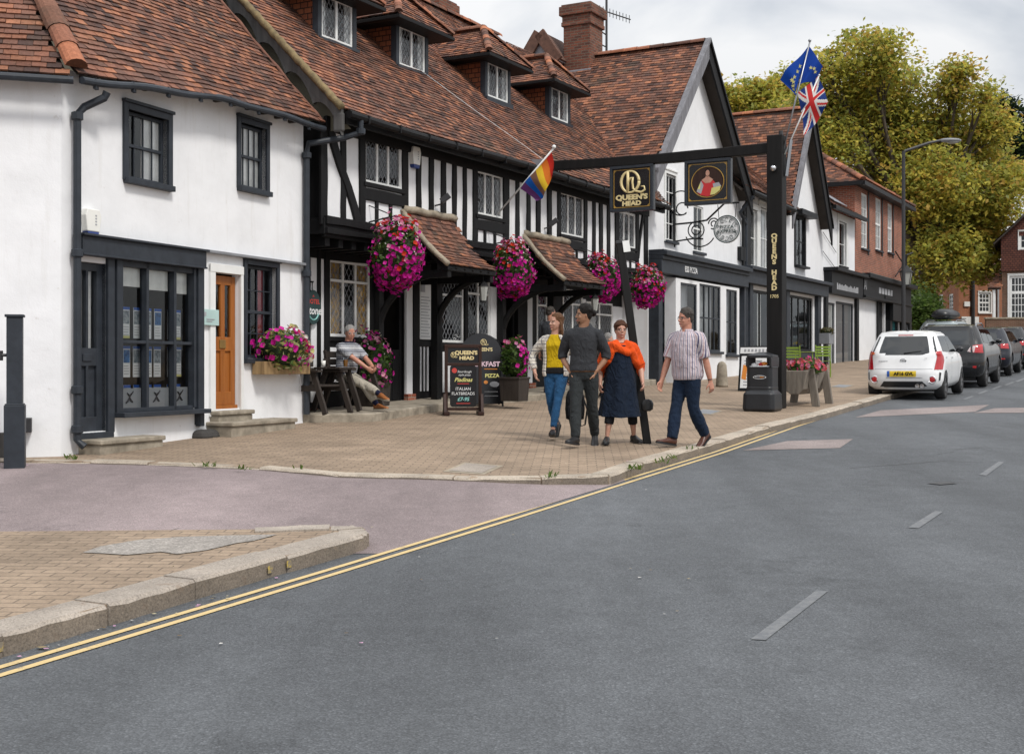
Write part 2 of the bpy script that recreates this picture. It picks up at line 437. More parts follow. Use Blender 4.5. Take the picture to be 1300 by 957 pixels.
def tinted(key,rough,var=.25,bst=.3,scale=40,spec=.3,trans=0,bd=.006,moss=None):
    m,nt,bs=node_mat(key); a=N(nt,'ShaderNodeAttribute',attribute_name='tint'); co=coords(nt)
    f=noise_n(nt,co,scale,4,.6); mul=ramp(nt,f,[(.25,1-var),(.75,1+var*.5)]); c=mixc(nt,1.0,a.outputs['Color'],mul,'MULTIPLY')
    if moss:
        g=noise_n(nt,co,1.1,6,.7); c=mixc(nt,ramp(nt,g,[(.53,0.0),(.72,.55)]),c,moss)
        g3=noise_n(nt,co,14,5,.7); c=mixc(nt,ramp(nt,g3,[(.66,0.0),(.70,.6)]),c,(.30,.24,.12))
        g2=noise_n(nt,co,5,6,.75); c=mixc(nt,ramp(nt,g2,[(.62,0.0),(.72,.45)]),c,(.03,.025,.02))
    nt.links.new(c,bs.inputs['Base Color']); bs.inputs['Roughness'].default_value=rough; bs.inputs['Specular IOR Level'].default_value=spec
    if bst: bump(nt,bs,f,bst,bd)
    if trans:
        out=nt.nodes['Material Output']; mx=nt.nodes.new('ShaderNodeMixShader'); tl=nt.nodes.new('ShaderNodeBsdfTranslucent'); nt.links.new(c,tl.inputs[0]); mx.inputs[0].default_value=trans
        nt.links.new(bs.outputs[0],mx.inputs[1]); nt.links.new(tl.outputs[0],mx.inputs[2]); nt.links.new(mx.outputs[0],out.inputs[0])
    M[key]=m
tinted('tile',.8,.4,.35,28,.25,moss=(.085,.07,.05)); tinted('leaf',.5,.2,0,9,.3,.5); tinted('petal',.55,.15,0,30,.2,.35); tinted('paint_tint',.5,.1,0,20)
def bricks(key,c1,c2,mort,w=.225,h=.075,ms=.010,off=.5,bst=.5,rough=.85,rot=None,kind='UV',bias=0,var=(.7,1.2)):
    m,nt,bs=node_mat(key); co=coords(nt,kind,rot=rot)
    b=nt.nodes.new('ShaderNodeTexBrick'); b.inputs['Scale'].default_value=1; b.inputs['Brick Width'].default_value=w; b.inputs['Row Height'].default_value=h; b.inputs['Mortar Size'].default_value=ms; b.inputs['Mortar Smooth'].default_value=.3; b.offset=off; b.inputs['Bias'].default_value=bias
    b.inputs['Color1'].default_value=(*c1,1); b.inputs['Color2'].default_value=(*c2,1); b.inputs['Mortar'].default_value=(*mort,1); nt.links.new(co,b.inputs['Vector'])
    f=noise_n(nt,co,1.2,6,.65); c=mixc(nt,1.0,b.outputs['Color'],ramp(nt,f,[(.25,var[0]),(.75,var[1])]),'MULTIPLY')
    f2=noise_n(nt,co,38,4,.7); c=mixc(nt,1.0,c,ramp(nt,f2,[(.3,.78),(.7,1.15)]),'MULTIPLY')
    nt.links.new(c,bs.inputs['Base Color']); bs.inputs['Roughness'].default_value=rough; bs.inputs['Specular IOR Level'].default_value=.25
    iv=N(nt,'ShaderNodeMath',operation='SUBTRACT'); iv.inputs[0].default_value=1; nt.links.new(b.outputs['Fac'],iv.inputs[1]); bump(nt,bs,iv.outputs[0],bst,.008); M[key]=m
bricks('brick_red',(.34,.105,.06),(.22,.07,.045),(.30,.25,.2)); bricks('brick_far',(.36,.125,.06),(.30,.10,.05),(.33,.24,.17)); bricks('brick_chimney',(.22,.08,.05),(.10,.045,.035),(.16,.13,.10)); bricks('brick_brown',(.15,.075,.05),(.11,.06,.04),(.2,.16,.12))
bricks('tile_hung',(.30,.10,.045),(.20,.065,.035),(.035,.02,.015),.165,.105,.010,bst=.8); bricks('tile_hung_dark',(.13,.05,.035),(.09,.036,.028),(.02,.013,.012),.2,.13,.014,bst=.8)
bricks('pavers',(.345,.262,.19),(.275,.208,.15),(.175,.135,.10),.205,.105,.008,rot=(0,0,R(3)),kind='Object',bst=.3,var=(.66,1.18))
def asphalt(key,c,sp,scale=110):
    m,nt,bs=node_mat(key); co=coords(nt)
    v=N(nt,'ShaderNodeTexVoronoi'); v.inputs['Scale'].default_value=scale; nt.links.new(co,v.inputs['Vector'])
    grain=ramp(nt,v.outputs['Distance'],[(.1,sp),(.6,tuple(x*.62 for x in c))])
    vc=N(nt,'ShaderNodeSeparateColor'); nt.links.new(v.outputs['Color'],vc.inputs[0])
    stone_=ramp(nt,vc.outputs[0],[(.0,tuple(x*.6 for x in c)),(.6,c),(.93,tuple(x*1.3 for x in c)),(.97,tuple(x*1.7 for x in c))])
    c1=mixc(nt,.5,grain,stone_)
    f=noise_n(nt,coords(nt,scale=(1,.5,1),rot=(0,0,R(27))),.5,6,.65); c2=mixc(nt,1.0,c1,ramp(nt,f,[(.28,.80),(.72,1.2)]),'MULTIPLY')
    tk=noise_n(nt,coords(nt,scale=(.75,.035,1),rot=(0,0,R(27))),1.0,5,.6); c2=mixc(nt,1.0,c2,ramp(nt,tk,[(.3,.80),(.5,1.0),(.7,1.16)]),'MULTIPLY'); bl=noise_n(nt,co,.9,7,.75); c2=mixc(nt,1.0,c2,ramp(nt,bl,[(.30,.68),(.40,1.0)]),'MULTIPLY')
    f3=noise_n(nt,co,3.5,5,.7); c2=mixc(nt,1.0,c2,ramp(nt,f3,[(.3,.88),(.7,1.1)]),'MULTIPLY')
    nt.links.new(c2,bs.inputs['Base Color']); bs.inputs['Roughness'].default_value=.8; bs.inputs['Specular IOR Level'].default_value=.3
    bump(nt,bs,v.outputs['Distance'],.5,.006); M[key]=m
asphalt('asphalt',(.106,.113,.122),(.142,.150,.160),95); asphalt('asphalt_pink',(.265,.215,.215),(.33,.275,.275),120); asphalt('asphalt_patch',(.28,.235,.225),(.34,.29,.28),120); asphalt('asphalt_grey',(.16,.16,.165),(.2,.2,.2),120)
def granite(key,c):
    m,nt,bs=node_mat(key); co=coords(nt)
    f=noise_n(nt,co,70,5,.75); c1=ramp(nt,f,[(.32,tuple(x*.5 for x in c)),(.5,c),(.7,tuple(min(1,x*1.35) for x in c))])
    f2=noise_n(nt,co,1.8,6,.65); c2=mixc(nt,1.0,c1,ramp(nt,f2,[(.28,.62),(.7,1.15)]),'MULTIPLY')
    f4=noise_n(nt,co,6,6,.7); c2=mixc(nt,ramp(nt,f4,[(.6,0.0),(.72,.55)]),c2,(.16,.10,.06))
    nt.links.new(c2,bs.inputs['Base Color']); bs.inputs['Roughness'].default_value=.8
    bump(nt,bs,noise_n(nt,co,22,6,.7),.6,.015); M[key]=m
granite('granite',(.34,.295,.25)); granite('granite_light',(.42,.36,.29))
def worn(key,c,under,thr=.56,scale=9):
    m,nt,bs=node_mat(key); co=coords(nt)
    f=noise_n(nt,co,scale,8,.8); k=ramp(nt,f,[(thr-.08,0.0),(thr+.06,1.0)])
    nt.links.new(mixc(nt,k,c,under),bs.inputs['Base Color']); bs.inputs['Roughness'].default_value=.75; bump(nt,bs,noise_n(nt,co,110,3,.6),.3,.004); M[key]=m
worn('yellow_line',(.56,.42,.20),(.24,.2,.15),.62,14); worn('worn_white',(.165,.17,.175),(.118,.125,.135),.50,16); worn('yellow_tab',(.50,.36,.06),(.2,.17,.13),.47,30)
def car_paint(key,c,metal=0,rough=.25):
    m,nt,bs=node_mat(key); bs.inputs['Base Color'].default_value=(*c,1); bs.inputs['Roughness'].default_value=rough; bs.inputs['Metallic'].default_value=metal; bs.inputs['Coat Weight'].default_value=.55; bs.inputs['Coat Roughness'].default_value=.05; bs.inputs['Specular IOR Level'].default_value=.3
    co=coords(nt); f=noise_n(nt,co,3,4,.6); nt.links.new(mixc(nt,ramp(nt,f,[(.45,0.0),(.9,.3)]),c,tuple(x*.6+.03 for x in c)),bs.inputs['Base Color']); M[key]=m
car_paint('car_white',(.80,.81,.82)); car_paint('car_black',(.010,.0105,.012),0); car_paint('car_navy',(.006,.008,.016),0); car_paint('car_silver',(.28,.32,.33),.5); car_paint('car_grey',(.02,.022,.025),.2)
simple('tyre',(.018,.018,.019),.75,.3,9,60,.2); simple('rim_silver',(.22,.22,.23),.35,.2,metal=.7); simple('lamp_red',(.42,.008,.012),.12,.15,9,0,0,coat=1); simple('lamp_orange',(.55,.13,.03),.12,.1,9,0,0,coat=1); simple('lamp_clear',(.6,.5,.5),.1,.1,9,0,0,coat=1); simple('plate_yellow',(.70,.50,.03),.4,.05)
# cloth with woven or printed patterns, laid out round the body
def cloth(key,c,rough=.9,pat=None,fold=.9):
    m,nt,bs=node_mat(key); co=coords(nt); sep=N(nt,'ShaderNodeSeparateXYZ'); nt.links.new(co,sep.inputs[0])
    col=None
    f=noise_n(nt,co,6,4,.6); base=ramp(nt,f,[(.3,tuple(x*.8 for x in c)),(.7,c)]); col=base
    def stripes(src,freq,lo,hi,cc,prev,ph=0):
        mu=N(nt,'ShaderNodeMath',operation='MULTIPLY_ADD'); nt.links.new(src,mu.inputs[0]); mu.inputs[1].default_value=freq; mu.inputs[2].default_value=ph+100
        fr=N(nt,'ShaderNodeMath',operation='FRACT'); nt.links.new(mu.outputs[0],fr.inputs[0])
        a=N(nt,'ShaderNodeMath',operation='GREATER_THAN'); nt.links.new(fr.outputs[0],a.inputs[0]); a.inputs[1].default_value=lo
        b=N(nt,'ShaderNodeMath',operation='LESS_THAN'); nt.links.new(fr.outputs[0],b.inputs[0]); b.inputs[1].default_value=hi
        k=N(nt,'ShaderNodeMath',operation='MULTIPLY'); nt.links.new(a.outputs[0],k.inputs[0]); nt.links.new(b.outputs[0],k.inputs[1])
        return mixc(nt,k.outputs[0],prev,cc)
    x,y,z=sep.outputs[0],sep.outputs[1],sep.outputs[2]
    ang=N(nt,'ShaderNodeMath',operation='ARCTAN2'); nt.links.new(x,ang.inputs[0]); nt.links.new(y,ang.inputs[1])
    for p in (pat or []):
        src={'x':x,'y':y,'z':z,'a':ang.outputs[0]}[p[0]]
        col=stripes(src,p[1],p[2],p[3],p[4],col,p[5] if len(p)>5 else 0)
    nt.links.new(col,bs.inputs['Base Color']); bs.inputs['Roughness'].default_value=rough; bs.inputs['Specular IOR Level'].default_value=.15; bs.inputs['Sheen Weight'].default_value=.03
    w=N(nt,'ShaderNodeTexNoise'); w.inputs['Scale'].default_value=9; w.inputs['Detail'].default_value=3; w.inputs['Distortion'].default_value=1.2
    nt.links.new(coords(nt,scale=(1.2,1.2,.7)),w.inputs['Vector']); bump(nt,bs,w.outputs['Fac'],fold,.035); M[key]=m
def skin(key,c,c2):
    m,nt,bs=node_mat(key); co=coords(nt); f=noise_n(nt,co,14,4,.6); nt.links.new(ramp(nt,f,[(.3,c2),(.7,c)]),bs.inputs['Base Color']); bs.inputs['Roughness'].default_value=.5; bs.inputs['Subsurface Weight'].default_value=.08; bs.inputs['Subsurface Radius'].default_value=(.02,.008,.004); M[key]=m
skin('skin_fair',(.52,.30,.22),(.44,.22,.155)); skin('skin_brown',(.33,.175,.105),(.27,.13,.075)); skin('skin_red',(.50,.255,.18),(.42,.18,.12))
simple('lips',(.34,.10,.085),.4,.1); simple('eye_dark',(.02,.014,.01),.15,.1); simple('eye_white',(.6,.58,.55),.3,.05)
def hair(key,c):
    m,nt,bs=node_mat(key); co=coords(nt,scale=(9,9,1.2)); f=noise_n(nt,co,11,4,.7); nt.links.new(ramp(nt,f,[(.3,tuple(x*.45 for x in c)),(.7,c)]),bs.inputs['Base Color']); bs.inputs['Roughness'].default_value=.5; bs.inputs['Specular IOR Level'].default_value=.2; bump(nt,bs,f,1.0,.02); M[key]=m
hair('hair_brown',(.16,.075,.035)); hair('hair_black',(.012,.009,.008)); hair('hair_darkgrey',(.085,.074,.066)); hair('hair_auburn',(.10,.04,.02)); hair('hair_grey',(.36,.35,.34)); hair('hair_silver',(.42,.41,.4))
SKY_LO, SKY_HI, SUN_E, EXPO = 4.1, 11.0, 1.5, .66
# ------------------------------------------------------------------ ground, roads, pavements
def slab(name,poly,h,th,mat,sides=True,kind=True):
    mb=MB(); top=[V(x,y,gz(y,h)) for x,y in poly]
    mb.face(top)
    if sides:
        for k in range(len(top)):
            a=top[k]; b=top[(k+1)%len(top)]; mb.face([a-V(0,0,th),b-V(0,0,th),b,a])
    o=mb.build(name,mat,recalc=False); o['kind']='structure'; return o
def sheet(name,poly,h,mat): return slab(name,poly,h,0,mat,sides=False)
mb=MB(); ys=[-40,125,180,400,1500]
for a,b in zip(ys,ys[1:]):
    mb.face([V(-900,a,gz(a,-.12)),V(900,a,gz(a,-.12)),V(900,b,gz(b,-.12)),V(-900,b,gz(b,-.12))])
structure(mb.build('ground',M['asphalt_grey'],recalc=False))
KERB=[(-11,-11.4),(-6.0,-.6),(-2.59,6.38),(-1.95,7.7),(-1.11,9.35)]
FK=[(1.0,13.06),(1.46,14.14),(2.34,15.9),(3.88,19.1),(5.52,22.1),(7.31,25.6),(9.8,30.4),(17.4,45.0),(31.,71.),(44,96)]
def off_line(pts,d):
    out=[]
    for k,p in enumerate(pts):
        a=Vector(pts[max(k-1,0)]); b=Vector(pts[min(k+1,len(pts)-1)]); t=(b-a).normalized(); out.append((p[0]+t.y*d,p[1]-t.x*d))
    return out
right=off_line([KERB[0],KERB[2],FK[0],FK[5],FK[-1]],8.6)
road_left=[(-12,-11.4)]+[(x-.5,y) for x,y in KERB[1:]]+[(-2.2,9.9),(-2,12.5)]+[(x-.5,y) for x,y in FK]
sheet('road',[(x,y) for x,y in road_left]+right[::-1],0,M['asphalt'])
slab('pavement_opposite',right+[(70,96),(40,-11)],.1,.2,M['pavers'])
mb=MB() # the side road climbs to meet a nearly flush crossover kerb
def h_side(x,y): return .004+.072*max(0,min(1,(y-10.2)/2.4))*max(0,min(1,(1.15-x+(y-13.2)*.5)/1.6))
xs=[-45,-20,-12,-9,-7,-5,-4,-3,-2.4,-1.9,-1.4,-.9,-.4,.1,.6,1.2]; ys_=[9.2,9.8,10.4,11,11.6,12.2,12.6,13,13.4,14,14.8,16]
def inside_side(x,y): return x<-.62+(y-9.82)*.5147+.02
for xa,xb in zip(xs,xs[1:]):
    for ya,yb in zip(ys_,ys_[1:]):
        q=[]
        for x,y in ((xa,ya),(xb,ya),(xb,yb),(xa,yb)):
            x=min(x,-.62+(y-9.82)*.5147); q.append(V(x,y,gz(y,h_side(x,y))))
        if (q[0]-q[1]).length<1e-4 and (q[2]-q[3]).length<1e-4: continue
        mb.face(q)
structure(mb.build('side_road',M['asphalt_pink'],recalc=False,merge=True,smooth=True))
# far pavement
edge=[(-45,15.2),(-9,14.75),(-4.8,14.35),(-4.1,14.2),(-2.75,13.76),(-1.8,13.1),(-.6,12.86),(.3,12.86)]
fp=edge+FK+[(30,100),(-45,100)]
slab('pavement',fp,.1,.25,M['pavers'])
island=KERB+[(-1.12,9.62),(-1.3,9.74),(-1.97,9.6),(-3.85,9.5),(-45,9.4),(-45,-11.4)]
slab('pavement_island',island,.115,.25,M['pavers'])
granite('granite_shaded_face',(.20,.165,.13))  # darker stone for kerb fronts: shade put into the colour, along with grime
def kerb(name,line,w,h,face,mat,seed,stone=.9,side=-1,skip=0):
    """a row of separate kerb stones with open joints and knocked edges"""
    rg=random.Random(seed); mb=MB(); fmat=M['granite_shaded_face']
    L=[Vector(p) for p in line]; inn=[Vector(p) for p in off_line(line,side*w)]
    for k in range(len(L)-1):
        a,b=L[k],L[k+1]; ia,ib=inn[k],inn[k+1]; n=max(1,int((b-a).length/stone))
        for j in range(n):
            g=.007/(b-a).length
            f0,f1=j/n+g,(j+1)/n-g
            hh=h+rg.uniform(-.006,.006); sub=5; rings=[]
            for q in range(sub+1):
                f=f0+(f1-f0)*q/sub; P=a.lerp(b,f); I=ia.lerp(ib,f); t=(P-I).normalized()
                j1=rg.uniform(-.009,.009)
                P2=P+t*(.018+j1); c=.018+rg.uniform(-.004,.008)
                dz=rg.uniform(-.003,.003)
                def Z(p,z): return V(p.x,p.y,gz(p.y,z))
                rings.append([Z(P2,h-face-.06),Z(P2,hh-c+dz),Z(P2-t*c,hh+dz),Z(I,hh+dz*.5),Z(I,h-face-.06)])
            i0=len(mb.f); mb.loft(rings,True,True)
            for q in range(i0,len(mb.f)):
                if (q-i0)%5==0 and q<i0+5*sub: mb.m[q]=1  # road-side faces take the stone with painted-in shade
    return structure(mb.build(name,[mat,fmat],None,smooth=False))
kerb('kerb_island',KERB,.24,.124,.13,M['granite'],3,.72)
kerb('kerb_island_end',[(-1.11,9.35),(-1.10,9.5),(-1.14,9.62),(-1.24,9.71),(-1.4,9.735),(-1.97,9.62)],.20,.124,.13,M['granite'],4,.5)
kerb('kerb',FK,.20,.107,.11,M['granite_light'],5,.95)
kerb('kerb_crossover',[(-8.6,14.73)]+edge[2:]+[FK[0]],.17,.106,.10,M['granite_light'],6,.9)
def strip(name,line,w,h,mat):
    a=off_line(line,-w/2); b=off_line(line,w/2); mb=MB()
    for k in range(len(line)-1):
        mb.face([V(*p,gz(p[1],h)) for p in (a[k],b[k],b[k+1],a[k+1])])
    return structure(mb.build(name,mat,recalc=False))
YL=[(-9.9,-8.0),(-5.4,.4),(-2.44,6.06),(-1.22,8.4),(0.03,10.84),(1.35,13.5),(2.70,16.2),(4.55,20.2),(7.44,26.15)]
strip('yellow_line_outer',YL,.05,.0055,M['yellow_line']); strip('yellow_line_inner',off_line(YL,-.118),.05,.0055,M['yellow_line'])
def pxpoly(name,pts,h,mat,base=0):
    P=[gp(x,y,base) for x,y in pts]; return sheet(name,[(p.x,p.y) for p in P],base+h,mat)
pxpoly('road_patch',[(943,572),(1000,560),(1083,557.5),(1066,569)],.005,M['asphalt_patch'])
pxpoly('road_patch',[(1086,530),(1118,521),(1256,514),(1238,523)],.005,M['asphalt_patch'])
pxpoly('road_patch',[(1236,524.5),(1262,518.5),(1330,517),(1320,524)],.005,M['asphalt_patch'])
for pts in ([(953,812),(972,813),(1051,751),(1036,750)],[(1153,670),(1166,671),(1197,650),(1187,649)],[(1243,603),(1252,604),(1275,587),(1268,586)]):
    pxpoly('lane_dash',pts,.005,M['worn_white'])
k=0
for px,py in ((1222,507),(1240,500),(1258,494),(1274,489),(1288,484.5)):
    pxpoly('bay_mark',[(px,py),(px+4,py+.6),(px+15,py-3.6),(px+11,py-4.2)],.006,M['worn_white'])
for px,py in ((1262,540-15),(1280,515)): pass
asphalt('concrete_patch',(.30,.275,.25),(.36,.33,.3),60)
# worn concrete, ironwork and utility covers let into the paving
pxpoly('pavement_patch',[(105,702),(128,694),(175,686),(230,682),(300,680),(352,679),(322,687),(300,690),(262,699),(225,704),(205,701),(160,705),(130,703)],.006,M['concrete_patch'],.115)
mbc=MB()
def cover(name,pts,mat,h=.1,frame=None):
    P=[gp(x,y,h) for x,y in pts]
    if frame:
        c=sum((p for p in P),V(0,0,0))/len(P); sheet(name+'_frame',[(c.x+(p.x-c.x)*1.25,c.y+(p.y-c.y)*1.25) for p in P],h+.004,frame)
    sheet(name,[(p.x,p.y) for p in P],h+.008,mat)
cover('utility_cover',[(570,598),(592,588.5),(632,592),(612,601)],M['granite'],.1,M['mortar'])
cover('utility_cover',[(880,524),(893,520),(914,522),(902,526)],M['lead'],.1,M['mortar'])
cover('utility_cover',[(1056,491),(1066,488.5),(1082,489.5),(1072,492)],M['lead'],.1,M['mortar'])
cover('valve_cover',[(1176,614),(1200,612),(1216,614),(1194,616)],M['iron'],0)
# tar crack lines in the asphalt
rg=random.Random(8)
def crack(pts,w,h=.004,mat='rubble'):
    line=[]
    for k in range(len(pts)-1):
        for j in range(6):
            f=j/6; x=pts[k][0]*(1-f)+pts[k+1][0]*f; y=pts[k][1]*(1-f)+pts[k+1][1]*f
            line.append((x+rg.uniform(-1,1)*.8,y+rg.uniform(-1,1)*.25))
    q=[gp(x,y,0) for x,y in line]; strip('road_crack',[(p.x,p.y) for p in q],w,h,M[mat])
crack([(1080,594),(1140,590),(1200,585),(1260,588)],.012); crack([(1206,571),(1248,568),(1290,571)],.012); crack([(1190,577),(1215,573)],.010)
simple('crack_dark',(.06,.055,.055),.9)
crack([(195,677),(260,676),(330,677)],.014,.009); crack([(190,683),(225,672),(240,668)],.012,.009)
for a in ((305,738),(322,733),(4,817)): # yellow loading tabs on the kerb face
    pass
def tab(i,f):
    a=Vector(KERB[i]); b=Vector(KERB[i+1]); p=a.lerp(b,f); t=(b-a).normalized(); n=Vector((t.y,-t.x)); w=.024; mbt=MB()
    for q in (p,):
        A=q-t*w+n*.027; B=q+t*w+n*.027
        mbt.face([V(A.x,A.y,gz(A.y,.035)),V(B.x,B.y,gz(B.y,.035)),V(B.x,B.y,gz(B.y,.085)),V(A.x,A.y,gz(A.y,.085))])
        C=A-n*.05; D=B-n*.05; E=A-n*.03; G=B-n*.03
    structure(mbt.build('kerb_mark',M['yellow_tab'],recalc=False))
tab(3,.39); tab(3,.50); tab(2,-.02)
# litter, fallen petals and weeds on the paving
lb=MB()
for k in range(90):
    px=rg.uniform(20,900); py=rg.uniform(560,605) if rg.random()<.5 else rg.uniform(600,820)
    if rg.random()<.35: px,py=rg.uniform(0,480),0; py=838-px*.295+rg.uniform(-1,8)
    p=gp(px,py,.105 if py<606 else .004); a=rg.uniform(0,6.3); s=rg.uniform(.006,.016)
    if k<3: s*=2.5
    p.z=gz(p.y,.118)
    if py>606: p.z=gz(p.y,.012)
    if p.x<-1.0 and p.y<9.8 and py<720: p.z=gz(p.y,.122)
    lb.face([p+V(math.cos(a+t)*s,math.sin(a+t)*s*.8,rg.uniform(0,.003)) for t in (0,1.6,3.1,4.7)],0,rg.choice([(.6,.58,.55),(.45,.40,.25),(.15,.10,.05),(.55,.3,.45),(.28,.22,.12)]))
stuff(lb.build('litter',M['paint_tint'],recalc=False))
wb=MB()
for px,py,n in ((534,0,0),(268,592,16),(256,592,10),(310,597,10),(376,596,5),(806,596,30),(840,588,14),(853,583,12),(880,571,8),(345,541,10),(210,721,14),(228,722,10),(45,776,12),(90,583,14),(0,0,0),(700,606,12)):
    if n==0: continue
    for k in range(n):
        p=gp(px+rg.uniform(-9,9),py+rg.uniform(-1.5,1.5),.1); p.z=gz(p.y,.11 if py<700 else .06)
        a=rg.uniform(0,6.3); l=rg.uniform(.03,.07); d=V(math.cos(a)*l*.8,math.sin(a)*l*.8,l*.7); sd=V(-math.sin(a),math.cos(a),0)*l*.2
        wb.face([p-sd,p+sd,p+d+sd*.6,p+d*1.25,p+d-sd*.6],0,rg.choice([(.07,.12,.02),(.10,.16,.03),(.13,.17,.04)]))
w=wb.build('weeds',M['leaf'],recalc=False); stuff(w)

# ------------------------------------------------------------------ camera, sky and sun
cam=bpy.data.cameras.new('camera'); co_=bpy.data.objects.new('camera',cam); COL.objects.link(co_)
co_.location=(0,0,CZ); co_.rotation_euler=(R(90),0,0); cam.sensor_fit='HORIZONTAL'; cam.sensor_width=36; cam.lens=36*F/1300
cam.shift_x=0; cam.shift_y=-(478.5-HY)/1300; cam.clip_end=4000; cam.clip_start=.1
scene.camera=co_
w=bpy.data.worlds.new('World'); scene.world=w; w.use_nodes=True; nt=w.node_tree
bg=nt.nodes['Background']
SUN_AZ=(.62,-.78); SUN_EL=50
sky=nt.nodes.new('ShaderNodeTexSky'); sky.sky_type='NISHITA'; sky.sun_disc=False; sky.sun_elevation=R(SUN_EL); sky.sun_rotation=math.atan2(SUN_AZ[0],SUN_AZ[1]); sky.dust_density=2.0
tc=nt.nodes.new('ShaderNodeTexCoord'); mp=nt.nodes.new('ShaderNodeMapping'); mp.inputs['Scale'].default_value=(1,1,2.6); nt.links.new(tc.outputs['Generated'],mp.inputs[0])
cl=nt.nodes.new('ShaderNodeTexNoise'); cl.inputs['Scale'].default_value=4.2; cl.inputs['Detail'].default_value=7; cl.inputs['Roughness'].default_value=.5; cl.inputs['Distortion'].default_value=.4; nt.links.new(mp.outputs[0],cl.inputs['Vector'])
cloud=ramp(nt,cl.outputs['Fac'],[(.36,(.66,.70,.76)),(.47,(.86,.885,.92)),(.58,(1.06,1.06,1.06))])
sp=nt.nodes.new('ShaderNodeSeparateXYZ'); nt.links.new(tc.outputs['Generated'],sp.inputs[0])
mr=nt.nodes.new('ShaderNodeMapRange'); mr.inputs[1].default_value=0; mr.inputs[2].default_value=1; mr.inputs[3].default_value=SKY_LO; mr.inputs[4].default_value=SKY_HI; nt.links.new(sp.outputs[2],mr.inputs[0])
cm=nt.nodes.new('ShaderNodeVectorMath'); cm.operation='SCALE'; nt.links.new(cloud,cm.inputs[0]); nt.links.new(mr.outputs[0],cm.inputs['Scale'])
nt.links.new(mixc(nt,.93,sky.outputs[0],cm.outputs[0]),bg.inputs[0]); bg.inputs[1].default_value=.1
sl=bpy.data.lights.new('sun','SUN'); sl.energy=SUN_E; sl.angle=R(10); sl.color=(1,.955,.89)
so=bpy.data.objects.new('sun',sl); COL.objects.link(so); so.location=(20,-10,30)
sd=V(SUN_AZ[0],SUN_AZ[1],math.tan(R(SUN_EL))*math.hypot(*SUN_AZ)).normalized(); so.rotation_euler=(-sd).to_track_quat('-Z','Y').to_euler()
vs=scene.view_settings; vs.view_transform='Standard'; vs.look='None'; vs.exposure=EXPO; vs.gamma=1; vs.use_curve_mapping=False
scene.render.engine='CYCLES'
# ------------------------------------------------------------------ white corner shop on the left
A=V(-5.33,14.9,0)
FL=Fr((A.x,A.y),(.42,1)); uW=Vector((.957,.29)); FW=Fr((A.x-6*uW.x,A.y-6*uW.y),uW)
SB=FL.s(385)
shop=thing('corner_shop','white rendered corner shop with charcoal windows and property cards, clay tiled roof','building',(A.x,A.y,.6))
def eave(s): # the old eaves sag and climb towards the pub
    pts=[(-.3,5.08),(0,5.12),(1.1,5.26),(2.6,5.43),(3.7,5.48),(SB+.6,5.5)]
    for (a,b),(c,d) in zip(pts,pts[1:]):
        if s<=c: return b+(d-b)*(max(s,a)-a)/(c-a)
    return pts[-1][1]
def wp(fr,xl,xr,yt,yb,d=0):
    m=(xl+xr)/2; return (fr.s(xl,d),fr.s(xr,d),fr.z(m,yb,d),fr.z(m,yt,d))
hw1=wp(FL,161,212,146,231); hw2=wp(FL,304,337,160,240); hs=(FL.s(147),FL.s(248),1.14,3.03); hd=(FL.s(98),FL.s(134),FL.z(115,548),FL.z(115,333))
ho=(FL.s(271.5),FL.s(304),FL.z(284,519),FL.z(284,347)); hl=wp(FL,312,350,338,455)
holes=[hw1,hw2,hs,hd,ho,hl]
mb=MB(); wall(mb,FL,0,SB,.2,5.4,holes,0,.13,topf=lambda s:eave(s)+.02,step=.4)
# end return beside the pub and the left wall
for a,b in (((SB,0),(SB,-7)),((0,-7),(SB,-7))):
    mb.face([FL.P(a[0],a[1],.2),FL.P(b[0],b[1],.2),FL.P(b[0],b[1],5.4),FL.P(a[0],a[1],5.4)])
wall(mb,FW,-12,6,.2,5.12,[],0)
mb.build('wall',M['white_wall'],shop,recalc=False)
mb=MB()
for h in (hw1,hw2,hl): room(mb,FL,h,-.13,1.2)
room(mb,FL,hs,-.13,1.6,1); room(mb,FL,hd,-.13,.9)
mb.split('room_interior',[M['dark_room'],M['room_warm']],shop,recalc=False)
c=M['charcoal_paint']
w1=window(shop,FL,*hw1,c,lights=4,rows=2,d=-.06,fw=.045,bw=.018,surround=.085,sill=.09,sillm=c,rails=(.5,),casing=c,curtain=(M['net'],[(.03,.2),(.50,.97)]))
w2=window(shop,FL,*hw2,c,lights=4,rows=2,d=-.06,fw=.045,bw=.018,surround=.075,sill=.09,sillm=c,rails=(.5,),curtain=(M['net'],[(.03,.97)]))
w3=window(shop,FL,*hl,c,lights=4,rows=4,d=-.06,fw=.05,bw=.018,surround=.07,sill=.08,sillm=c,rails=(.5,),curtain=(M['pink_cloth'],[(.55,.8)]))
# shop window with its boards, mullions and stall board
mb=MB(); B=FL.box
B(mb,FL.s(96),FL.s(254),0,.11,3.05,3.27); B(mb,FL.s(95),FL.s(255.5),0,.15,3.27,3.30); B(mb,FL.s(96),FL.s(254),.0,.13,3.035,3.06)
mb.build('fascia',c,shop,bevel=.006)
mb=MB()
B(mb,hs[0]-.04,hs[0]+.07,-.1,.06,1.1,3.04); B(mb,hs[1]-.02,hs[1]+.11,-.1,.07,.90,3.04); B(mb,hs[1]-.09,hs[1]-.04,-.1,.05,1.14,3.03)
for f in (.36,.71): 
    x=hs[0]+(hs[1]-hs[0])*f; B(mb,x-.025,x+.025,-.08,.03,1.12,3.03)
B(mb,hs[0]+.07,hs[1]-.09,-.07,.02,1.99,2.03); B(mb,hs[0]+.07,hs[1]-.09,-.08,.03,1.12,1.17); B(mb,hs[0]+.07,hs[1]-.09,-.08,.03,2.96,3.03)
